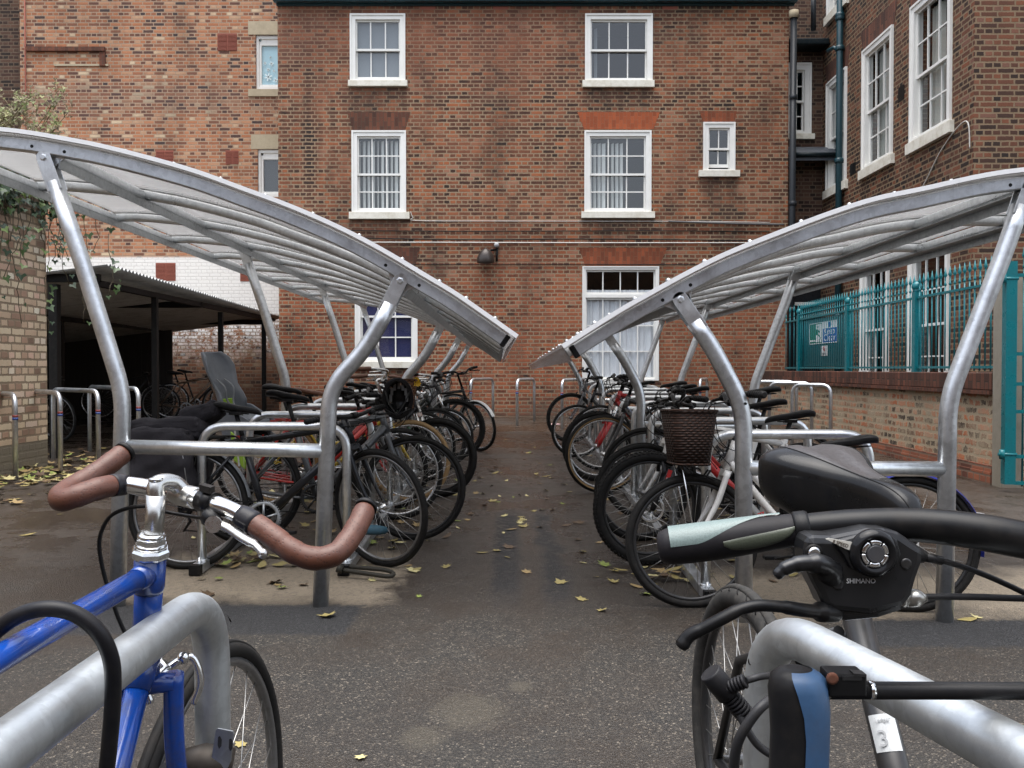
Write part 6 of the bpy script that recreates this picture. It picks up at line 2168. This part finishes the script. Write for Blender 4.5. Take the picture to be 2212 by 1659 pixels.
# ---------------------------------------------------------------- close to the camera, on the railing side: black bicycle
hy = thing('hybrid_bicycle', 'black bicycle facing the camera with a gel saddle and pale green handlebar grip', 'bicycle', (.49, 1.2, 0))
rax, fax = V((.475, 1.74, .335)), V((.56, .66, .335))
hx = (fax - rax).normalized()
hdt, hdb = V((.505, .80, .84)), V((.535, .745, .68))
bbp = V((.535, 1.0, .29)); sc = V((.505, 1.285, .78)); stp = V((.502, 1.36, .925))
M_fr = paint('dark_frame_paint', (.022, .022, .023), .35, .2, .4, 20)
m = MB()
m.tube([hdt, hdb], .021, 16); m.tube([bbp, sc], .0205, 16); m.tube([hdb + V((-.005, .01, .03)), bbp], .021, 14); m.tube(smooth_path([hdb + V((-.003, .005, .06)), (hdb + bbp) / 2 + V((0, .03, .05)), bbp + (sc - bbp) * .35], 6), .016, 14)
side = V((hx.y, -hx.x, 0)).normalized()
for s in (-1, 1):
    m.tube([bbp + side * (s * .02), rax + side * (s * .062)], .010, 8); m.tube([sc + side * (s * .02) + V((0, 0, -.05)), rax + side * (s * .05) + V((.0, -.12, .24)), rax + side * (s * .062)], .0095, 8)
m.build('frame', M_fr, hy)
m = MB(); m.tube([sc, stp], .0155, 14); m.lathe(sc - (sc - bbp).normalized() * .012, (sc - bbp), [(0, .024), (.022, .024)], 14); m.build('seat_post', M_blackm, hy)
wr = wheel(hy, rax, side, .338, .045, paint('grey_dusty_tyre', (.035, .034, .032), .8, 0, .6, 40, dirtcol=(.10, .09, .08)), M_rim_k, nsp=32)
wheel(hy, fax, side, .338, .045, M_rubber, M_rim_k, nsp=32)
m = MB()
for s in (-1, 1): m.tube(smooth_path([hdb + side * (s * .045), (hdb + fax) / 2 + side * (s * .058), fax + side * (s * .058)], 5), .014, 10)
m.obox(hdb + V((0, 0, -.01)), side * .05, hx * .02, (0, 0, .016)); m.build('fork', M_fr, hy)
# tread grooves across the rear tyre top
m = MB()
for i in range(40):
    t = PI * 2 * i / 40
    e = V((0, 0, 1)) * math.cos(t) + hx * math.sin(t); e2 = V((0, 0, 1)) * math.cos(t + .12) + hx * math.sin(t + .12)
    for s in (-1, 1):
        m.tube([rax + e * .3386 + side * (s * .003), rax + (e + e2) * .5 * .3365 + side * (s * .011), rax + e2 * .330 + side * (s * .0185)], .0012, 4)
m.build('tyre_tread', M_black, wr)
# saddle
M_gel = paint('black_saddle_vinyl', (.008, .008, .0085), .30, 0, .12, 18, .15)
M_pan = paint('dark_saddle_panel', (.055, .05, .05), .38, 0, .6, 28, dirtcol=(.012, .012, .012), bump=.5)
so = V((.487, 1.475, .985)); sf = V((.30, -.955, -.075)).normalized(); su = (V((0, 0, 1)) - sf * sf.z).normalized()
m = MB(); SR = saddle_mesh(m, so, sf, su, .275, .092, .072, True, 36, .012)
sd = m.build('saddle', [M_gel, M_pan], hy)
ss = su.cross(sf)
m = MB()
for k in (int(36 * .14), int(36 * .36)):
    m.tube([SR[i][k] for i in range(1, int(len(SR) * .95))], .0011, 5)
m.build('seam', M_black, sd)
m = MB(); m.tube(smooth_path([so + ss * -.07 + sf * .012 + su * -.02, so + ss * -.078 + sf * .03 + su * -.06, so + ss * -.06 + sf * .03 + su * -.09], 5), .003, 6); m.build('white_piping', P((.6, .58, .52), .5), sd)
m = MB()
for s in (-1, 1): m.tube([so + sf * .04 + ss * (s * .025) + su * -.075, so + sf * .13 + ss * (s * .02) + su * -.07, so + sf * .23 + ss * (s * .012) + su * -.06], .0035, 6)
m.tube([stp + V((0, 0, -.03)), stp + V((0, 0, .01))], .02, 10); m.build('saddle_rail', M_blackm, sd)
# handlebar
D = .78
bp_ = [(1440, 1181, .79), (1520, 1171, .785), (1600, 1160, .78), (1690, 1148, .775), (1760, 1140, .77), (1850, 1134, .765), (1950, 1133, .76), (2050, 1140, .75), (2140, 1153, .74), (2230, 1170, .735), (2330, 1186, .735), (2450, 1192, .74)]
BP = smooth_path([at(*q) for q in bp_], 6)
far = BP[-1]
mir = [V((far.x + (far.x - p.x), p.y + .12 * (i / len(BP)) * 0 + .0, p.z)) for i, p in enumerate(reversed(BP))]
m = MB(); m.tube(BP[22:] + mir[1:len(mir) - 20], [.0132 + .0028 * min(1, i / 26) for i in range(len(BP[22:]))] + [.016] * (len(mir[1:len(mir) - 20]) - 20) + [.013] * 20, 20)
hb = m.build('handlebar', M_blackm, hy)
m = MB(); m.tube([far + V((0, 0, -.005)), hdt + V((0, 0, .045)), hdt], .016, 14); m.tube([far + V((-.025, 0, 0)), far + V((.025, 0, 0))], .021, 16); m.build('stem', M_blackm, hy)
M_grip = paint('grey_black_rubber', (.014, .013, .015), .55, 0, .2, 60)
GP = BP[:21]
m = MB(); m.tube(GP, [.0160, .0166, .0170, .0172, .0173, .0174, .0174, .0174, .0173, .0172, .0170, .0168, .0166, .0163, .0160, .0157, .0154, .0151, .0149, .0147, .0146], 24, round_end=True); gr = m.build('grip', M_grip, hb)
m = MB(); m.tube(mir[-21:], .0165, 16, round_end=True); m.build('grip', M_grip, hb)
m = MB(); a, b = BP[20], BP[23]; m.tube([a, a + (b - a) * .15, b - (b - a) * .15, b], [.0150, .0162, .0162, .0150], 24); m.build('grip_collar', M_black, hb)


def tube_patch(m, path, r, prof):
    """thin pad lying on a tube: prof gives per path point the start and end angle (degrees, 0 = towards the camera, 90 = up)"""
    rr = []
    k = len(path)
    for i in range(k):
        t = (path[min(i + 1, k - 1)] - path[max(i - 1, 0)]).normalized()
        up = V((0, 0, 1)); up = (up - t * up.dot(t)).normalized(); fr = V((0, -1, 0)); fr = (fr - t * fr.dot(t) - up * fr.dot(up)).normalized()
        a0, a1 = prof(i / (k - 1))
        ring = []
        for j in range(11):
            a = R_(a0 + (a1 - a0) * j / 10)
            ring.append(path[i] + (fr * math.cos(a) + up * math.sin(a)) * (r(i / (k - 1)) + .0009 * math.sin(PI * j / 10) ** .4))
        rr.append(ring)
    b = len(m.v)
    for q in rr: m.v += q
    for i in range(k - 1):
        for j in range(10):
            a = b + i * 11 + j; m.face((a, a + 1, a + 12, a + 11), True)


def pad_mat(name, c):
    g = G(name)
    p = g.obj()
    v = g.vor(p, 700, 0)
    n = g.noise(p, 40, 3)
    cc = g.mix(g.ramp(v, [(.3, .35), (.6, 0)]), c, tuple(x * .45 for x in c))
    g.bsdf(g.mix(g.math('MULTIPLY', n, .35), cc, tuple(x * .6 for x in c)), .45, 0, v, .12, .0006)
    return g.mat


gr_r = lambda t: .0172 + .0004 - .0022 * max(0, t - .4)
m = MB(); tube_patch(m, GP[1:19], lambda t: .0176 - .0022 * max(0, t - .3) , lambda t: ((8 + 78 * min(1, max(0, (t - .25) / .6)) ** 1.2), 118 - 10 * t)); m.build('pale_green_pad', pad_mat('pale_green_rubber', (.17, .225, .215)), gr)
m = MB(); tube_patch(m, GP[9:21], lambda t: .0170 - .0018 * t, lambda t: (-10 + 22 * t - 34 * math.sin(PI * min(1, t * 1.0)) ** .6 * (1 if t < .999 else 0), 5 + 18 * t)); m.build('olive_pad', pad_mat('olive_rubber', (.075, .085, .06)), gr)
# gear and brake pod
M_pod = paint('satin_black_housing', (.012, .0125, .014), .32, .1, .15, 40)
d0 = .728
k_ = 1.0


def pod(pxs, d, th, mt, name, parent, bev=.002):
    mm = MB(); mm.prism([at(x, y, d) for x, y in pxs], (0, th, 0)); return mm.build(name, mt, parent, bevel=bev)


sp = pod([(1746, 1158), (1800, 1160), (1850, 1150), (1880, 1143), (1915, 1144), (1945, 1152), (1975, 1172), (1998, 1186), (1996, 1215), (1985, 1245), (1972, 1290), (1955, 1312), (1880, 1330), (1800, 1322), (1782, 1312), (1770, 1284), (1758, 1262), (1742, 1228), (1739, 1190)], d0, .034, M_pod, 'shifter_body', hy, .006)
pod([(1800, 1172), (1850, 1158), (1880, 1150), (1920, 1152), (1942, 1168), (1950, 1200), (1938, 1228), (1905, 1242), (1865, 1240), (1838, 1228), (1822, 1200)], d0 - .006, .010, M_pod, 'shifter_cover', sp, .004)
c = at(1886, 1194, d0 - .006)
m = MB(); m.lathe(c, (0, -1, 0), [(0, .0205), (.003, .0200), (.007, .0165), (.0075, .0145), (.004, .0125), (.0035, .0)], 40); m.build('dial_surround', paint('gloss_black_dial', (.012, .012, .013), .12, 0, .05), sp)
m = MB()
for i in range(6):
    a0 = i * PI / 3 + .12
    m.torus(c + V((0, -.0042, 0)), (0, 1, 0), .0096, .0025, 8, 8, .6, a0, a0 + .92, (1, 0, 0))
m.build('dial_ring', M_chrome, sp)
m = MB(); m.lathe(c + V((0, -.0036, 0)), (0, -1, 0), [(0, .0074), (.002, .0074), (.0026, .0066)], 30); m.build('dial_button', P((.06, .06, .065), .35), sp)
m = MB(); m.prism([at(x, y, d0 - .0064) for x, y in ((1783, 1164), (1790, 1162), (1842, 1171), (1838, 1176), (1834, 1188), (1826, 1185))], (0, -.0008, 0)); m.build('speed_label', P((.62, .60, .54), .5), sp)
xd = (at(1834, 1179, d0) - at(1800, 1168, d0)).normalized()
lettering('8 SPEED', .0042, at(1798, 1172.5, d0 - .0074), xd, V((-xd.z, 0, xd.x)), P((.10, .08, .06), .6), sp, .0002, width=.0135)
lettering('SHIMANO', .0058, at(1828, 1260, d0 - .0064 + .0055), (1, 0, 0), (0, 0, 1), P((.60, .60, .60), .4), sp, .0002, width=.0245)
m = MB(); cc = at(1757, 1194, d0 - .001); m.lathe(cc, (0, -1, 0), [(0, .0075), (.002, .0075), (.0022, .0055)], 20); m.build('screw_recess', M_black, sp)
m = MB(); m.lathe(cc + V((0, -.0022, 0)), (0, -1, 0), [(0, .0054), (.001, .0054), (.0022, .004)], 16); m.build('clamp_screw', M_chrome, sp)
for (x, y) in ((1810, 1262), (1957, 1218)):
    m = MB(); m.lathe(at(x, y, d0 - .0003), (0, -1, 0), [(0, .0048), (.0006, .0048), (.0008, .0030)], 14); m.build('small_screw', M_rim_k, sp)
m = MB()
m.tube(smooth_path([at(1790, 1250, d0 + .01), at(1783, 1226, d0 + .0), at(1760, 1217, d0 - .006), at(1725, 1218, d0 - .008), at(1695, 1228, d0 - .008), at(1680, 1240, d0 - .008)], 6), [.013] * 6 + [.0105] * 8 + [.0085] * 6 + [.0075] * 6 + [.0062] * 5, 14, flat=.8, round_end=True)
m.build('thumb_lever', M_pod, sp)
m = MB()
m.tube(smooth_path([at(1800, 1322, d0 + .012), at(1776, 1322, d0 + .004), at(1735, 1318, d0 - .006), at(1690, 1311, d0 - .012), at(1640, 1308, d0 - .016), at(1600, 1316, d0 - .018), at(1560, 1336, d0 - .018), at(1520, 1357, d0 - .016), at(1490, 1372, d0 - .014), at(1474, 1392, d0 - .014)], 6), [.010] * 8 + [.0068] * 10 + [.0058] * 14 + [.0062] * 12 + [.0066] * 8 + [.0070] * 3, 14, flat=.85, round_end=True)
m.build('brake_lever', M_blackm, sp)
pod([(1790, 1300), (1955, 1290), (1962, 1318), (1900, 1338), (1830, 1345), (1792, 1332)], d0 + .006, .03, M_pod, 'lever_pivot', sp, .006)
m = MB(); a = at(1940, 1291, d0 + .012); m.lathe(a, (1, 0, -.02), [(0, .0062), (.001, .0078), (.006, .0078), (.0065, .0068), (.008, .0068), (.0085, .0078), (.0175, .0075), (.021, .005), (.024, .0032)], 14); m.build('barrel_adjuster', paint('worn_alloy', (.45, .44, .41), .3, .9, .4, 80), sp)
m = MB()
m.tube(smooth_path([at(1985, 1290, d0 + .012), at(2060, 1289, d0 + .015), at(2150, 1291, d0 + .02), at(2260, 1298, d0 + .03), at(2380, 1330, d0 + .06)], 6), .0029, 10)
m.tube(smooth_path([at(1990, 1202, d0 + .014), at(2030, 1210, d0 + .016), at(2090, 1228, d0 + .02), at(2160, 1256, d0 + .028), at(2240, 1296, d0 + .04), at(2360, 1370, d0 + .08)], 6), .0026, 10)
m.tube([at(1962, 1192, d0 + .014), at(1996, 1203, d0 + .014)], [.009, .0055], 12); m.tube([at(1996, 1203, d0 + .014), at(2034, 1211, d0 + .016)], .004, 10)
m.build('cable', paint('cable_sleeve', (.014, .014, .015), .45, 0, .2, 60), sp)
# rear brake arms
m = MB()
q = rax + V((0, -.20, .235))
for s in (-1, 1):
    m.tube([q + side * (s * .036) + V((0, 0, -.05)), q + side * (s * .04), q + side * (s * .032) + V((0, -.01, .06))], .0075, 8)
m.tube(smooth_path([q + side * .03 + V((0, -.012, .055)), q + V((0, -.016, .058)), q - side * .03 + V((0, -.012, .055))], 5), .004, 8)
for kx in range(6): m.lathe(q + side * (.012 - kx * .005) + V((0, -.015, .057)), side, [(0, .0042), (.002, .006), (.004, .0042)], 10)
m.build('rear_brake', M_blackm, hy)
# paper sticker on the seat tube
sdn = (sc - bbp).normalized()
toc = (V((0, 0, CAMZ)) - (sc + bbp) / 2); toc = (toc - sdn * toc.dot(sdn)).normalized(); sx = sdn.cross(toc)
# place: the point of the tube seen at the sticker
tq = min((bbp + (sc - bbp) * (i / 60) for i in range(61)), key=lambda p: abs((p.z - CAMZ) / p.y * F + (1585 - 797)))
m = MB()
for i in range(9):
    a = R_(-52 + 104 * i / 8)
    for e in (-.024, .024): m.v.append(tq + sdn * e + (toc * math.cos(a) - sx * math.sin(a) * -1) * .0212)
for i in range(8): m.face((2 * i, 2 * i + 2, 2 * i + 3, 2 * i + 1), True)
stk = m.build('paper_sticker', P((.62, .64, .64), .6, 0, .3, 60), hy)
xr = -sx if (-sx).x > 0 else sx
lettering('3', .030, tq + toc * .0222 - xr * .012 - sdn * .017, xr, sdn, P((.35, .36, .37), .6), stk, .0003)
lettering('Ledger', .0075, tq + toc * .0222 - xr * .010 + sdn * .014, xr, sdn, P((.35, .36, .37), .6), stk, .0003)

hoopB = thing('bike_hoop', 'thick grey steel bike hoop beside the black bicycle with the gel saddle', 'bike hoop', (.4, .8, 0), 'bike hoops near the camera')
m = MB(); a, b = V((.505, .36, 0)), V((.322, 1.108, 0))
m.tube(bend([a, a + V((0, 0, .80)), b + V((0, 0, .80)), b], .11, 12), .0247, 28); m.build('hoop_tube', M_galv_near, hoopB)
m = MB(); m.lathe(V((.318, 1.10, .745)), V((-.85, -.4, .3)), [(.0175, .005), (.0192, .005)], 12); m.build('drill_hole', M_black, hoopB)

# D lock: crossbar with blue face, shackle and mounting clip
dl = thing('shackle_lock', 'black D lock with a blue capped crossbar hooked round the steel hoop', 'lock', at(1730, 1600, .74))
m = MB()
L = .735
rr = []
for (y, w, dxx) in ((1441, .3, -6), (1446, .62, -4), (1458, .88, -2), (1485, 1, 0), (1530, 1.0, 3), (1580, .98, 4), (1640, .98, 2), (1720, 1.0, 0), (1800, 1.0, 0), (1850, .8, 0)):
    c = at(1722 + dxx, y, L)
    rr.append([c + V((math.cos(2 * PI * a / 28) * .0245 * w, math.sin(2 * PI * a / 28) * .021 * w, 0)) for a in range(28)])
m.rings(rr); cbm = m.build('crossbar', paint('black_rubber_cap', (.012, .012, .013), .4, 0, .2, 50), dl)
m = MB()
rr2 = []
for (y, w, dxx, a0) in ((1444, .56, -4, -118), (1452, .80, -3, -114), (1462, .96, -2, -110), (1485, 1.03, 0, -104), (1530, 1.03, 3, -96), (1580, 1.02, 3, -92), (1640, 1.01, 2, -93), (1720, 1.03, 0, -92), (1800, 1.0, 0, -92)):
    c = at(1722 + dxx, y, L)
    rr2.append([c + V((math.cos(R_(a0 + (60 - a0) * k / 12)) * .0252 * w, math.sin(R_(a0 + (60 - a0) * k / 12)) * .0217 * w, 0)) for k in range(13)])
for r in rr2: m.v += r
for i in range(len(rr2) - 1):
    for k in range(12):
        a = i * 13 + k; m.face((a, a + 1, a + 14, a + 13), True)
m.build('blue_cap', paint('dull_blue_rubber', (.035, .085, .175), .5, 0, .3, 30), cbm)
m = MB()
p0, p1 = at(1750, 1491, L), at(2480, 1494, L + .02)
q1, q0 = p1 + V((.05, 0, -.10)), at(1750, 1491, L) + V((0, 0, -.115))
m.tube(bend([p0, p1 + V((.06, 0, 0)), p1 + V((.06, 0, -.115)), q0], .055, 10), .0074, 16)
sh_ = m.build('shackle', paint('black_vinyl_coat', (.014, .014, .015), .42, 0, .2, 60), dl)
for x0_, r_ in ((1779, .0082), (1876, .0079)):
    m = MB(); m.cyl(at(x0_, 1491, L), at(x0_ + 10, 1491, L), r_, 16); m.build('collar', M_chrome, sh_)
m = MB(); m.prism([at(x, y, L - .012) for x, y in ((1791, 1457), (1874, 1458), (1875, 1508), (1792, 1508))], (0, .024, 0)); clp = m.build('mount_clip', M_black, dl, bevel=.002)
m = MB(); m.prism([at(x, y, L - .0125) for x, y in ((1820, 1461), (1862, 1460), (1862, 1470), (1820, 1470))], (0, .002, 0)); m.prism([at(x, y, L - .013) for x, y in ((1845, 1455), (1872, 1457), (1872, 1463), (1845, 1461))], (0, .01, 0)); m.build('clip_strap', M_rim_k, clp)
m = MB(); m.lathe(at(1797, 1465, L - .012), (0, -1, 0), [(0, .0052), (.002, .005), (.0022, .003)], 12); m.build('rusty_screw', paint('rust', (.12, .04, .02), .8, 0, .5, 90), clp)
# coiled cable lock on the hoop leg
cl2 = thing('coil_lock', 'thin black cable lock with a ribbed barrel looped around the steel hoop leg', 'lock', at(1570, 1500, 1.03))
m = MB(); a, b = at(1533, 1452, 1.0), at(1573, 1500, 1.0); dd = (b - a).normalized()
m.lathe(a, dd, [(0, .0125), (.002, .0138), (.034, .0138), (.036, .011)], 20); 
for kx in range(6): m.lathe(a + dd * (.037 + kx * .0048), dd, [(0, .0095), (.001, .0118), (.0032, .0114), (.004, .0095)], 16)
e = at(1566, 1488, .995); e2 = at(1612, 1470, .985)
ed = (e2 - e).normalized()
for kx in range(6): m.lathe(e + ed * (.002 + kx * .0042), ed, [(0, .006), (.001, .0085), (.003, .008), (.0036, .006)], 14)
m.build('lock_barrel', paint('matt_black_lock', (.016, .016, .018), .5, 0, .2, 60), cl2)
m = MB()
m.tube(smooth_path([at(1590, 1522, 1.0), at(1608, 1565, .99), at(1640, 1612, .985), at(1690, 1640, .98), at(1750, 1650, 1.0)], 7), .0046, 12)
m.tube(smooth_path([at(1740, 1500, 1.03), at(1690, 1503, .99), at(1650, 1522, .96), at(1618, 1560, .955), at(1592, 1610, .96), at(1586, 1680, .97), at(1600, 1760, .98)], 7), .0058, 12)
m.tube([e2, at(1640, 1462, .99), at(1700, 1455, 1.04)], .0042, 8)
m.build('lock_cable', paint('grey_black_cable', (.03, .03, .032), .4, 0, .25, 60), cl2)

# ---------------------------------------------------------------- light
SUN_EL, SUN_AZ = 84, 200     # degrees; the brighter part of the cloud is behind the camera
W = bpy.data.worlds.new('World'); S.world = W
W.use_nodes = True
nt_ = W.node_tree; nt_.nodes.clear()
sky = nt_.nodes.new('ShaderNodeTexSky'); sky.sky_type = 'NISHITA'; sky.sun_disc = False
sky.sun_elevation = R_(SUN_EL); sky.sun_rotation = R_(SUN_AZ); sky.air_density = 1.0; sky.dust_density = 3.0; sky.ozone_density = 1.0
hs = nt_.nodes.new('ShaderNodeHueSaturation'); hs.inputs['Saturation'].default_value = .45
bg = nt_.nodes.new('ShaderNodeBackground'); bg.inputs[1].default_value = .13
ow = nt_.nodes.new('ShaderNodeOutputWorld')
nt_.links.new(sky.outputs[0], hs.inputs['Color']); nt_.links.new(hs.outputs[0], bg.inputs[0]); nt_.links.new(bg.outputs[0], ow.inputs[0])
sl = bpy.data.lights.new('sun', 'SUN'); sl.energy = 1.4; sl.angle = R_(65); sl.color = (1, .985, .96)
so_ = bpy.data.objects.new('sun', sl); COL.objects.link(so_)
az = R_(SUN_AZ)
to = V((math.sin(az) * math.cos(R_(SUN_EL)), math.cos(az) * math.cos(R_(SUN_EL)), math.sin(R_(SUN_EL))))
so_.rotation_euler = to.to_track_quat('Z', 'Y').to_euler(); so_.location = (0, -5, 20)
vs = S.view_settings
vs.view_transform = 'Standard'; vs.look = 'None'; vs.exposure = 1.6; vs.gamma = 1
S.render.engine = 'CYCLES'
S.cycles.use_denoising = True
S.cycles.max_bounces = 8; S.cycles.transparent_max_bounces = 12
S.cycles.caustics_reflective = False; S.cycles.caustics_refractive = False
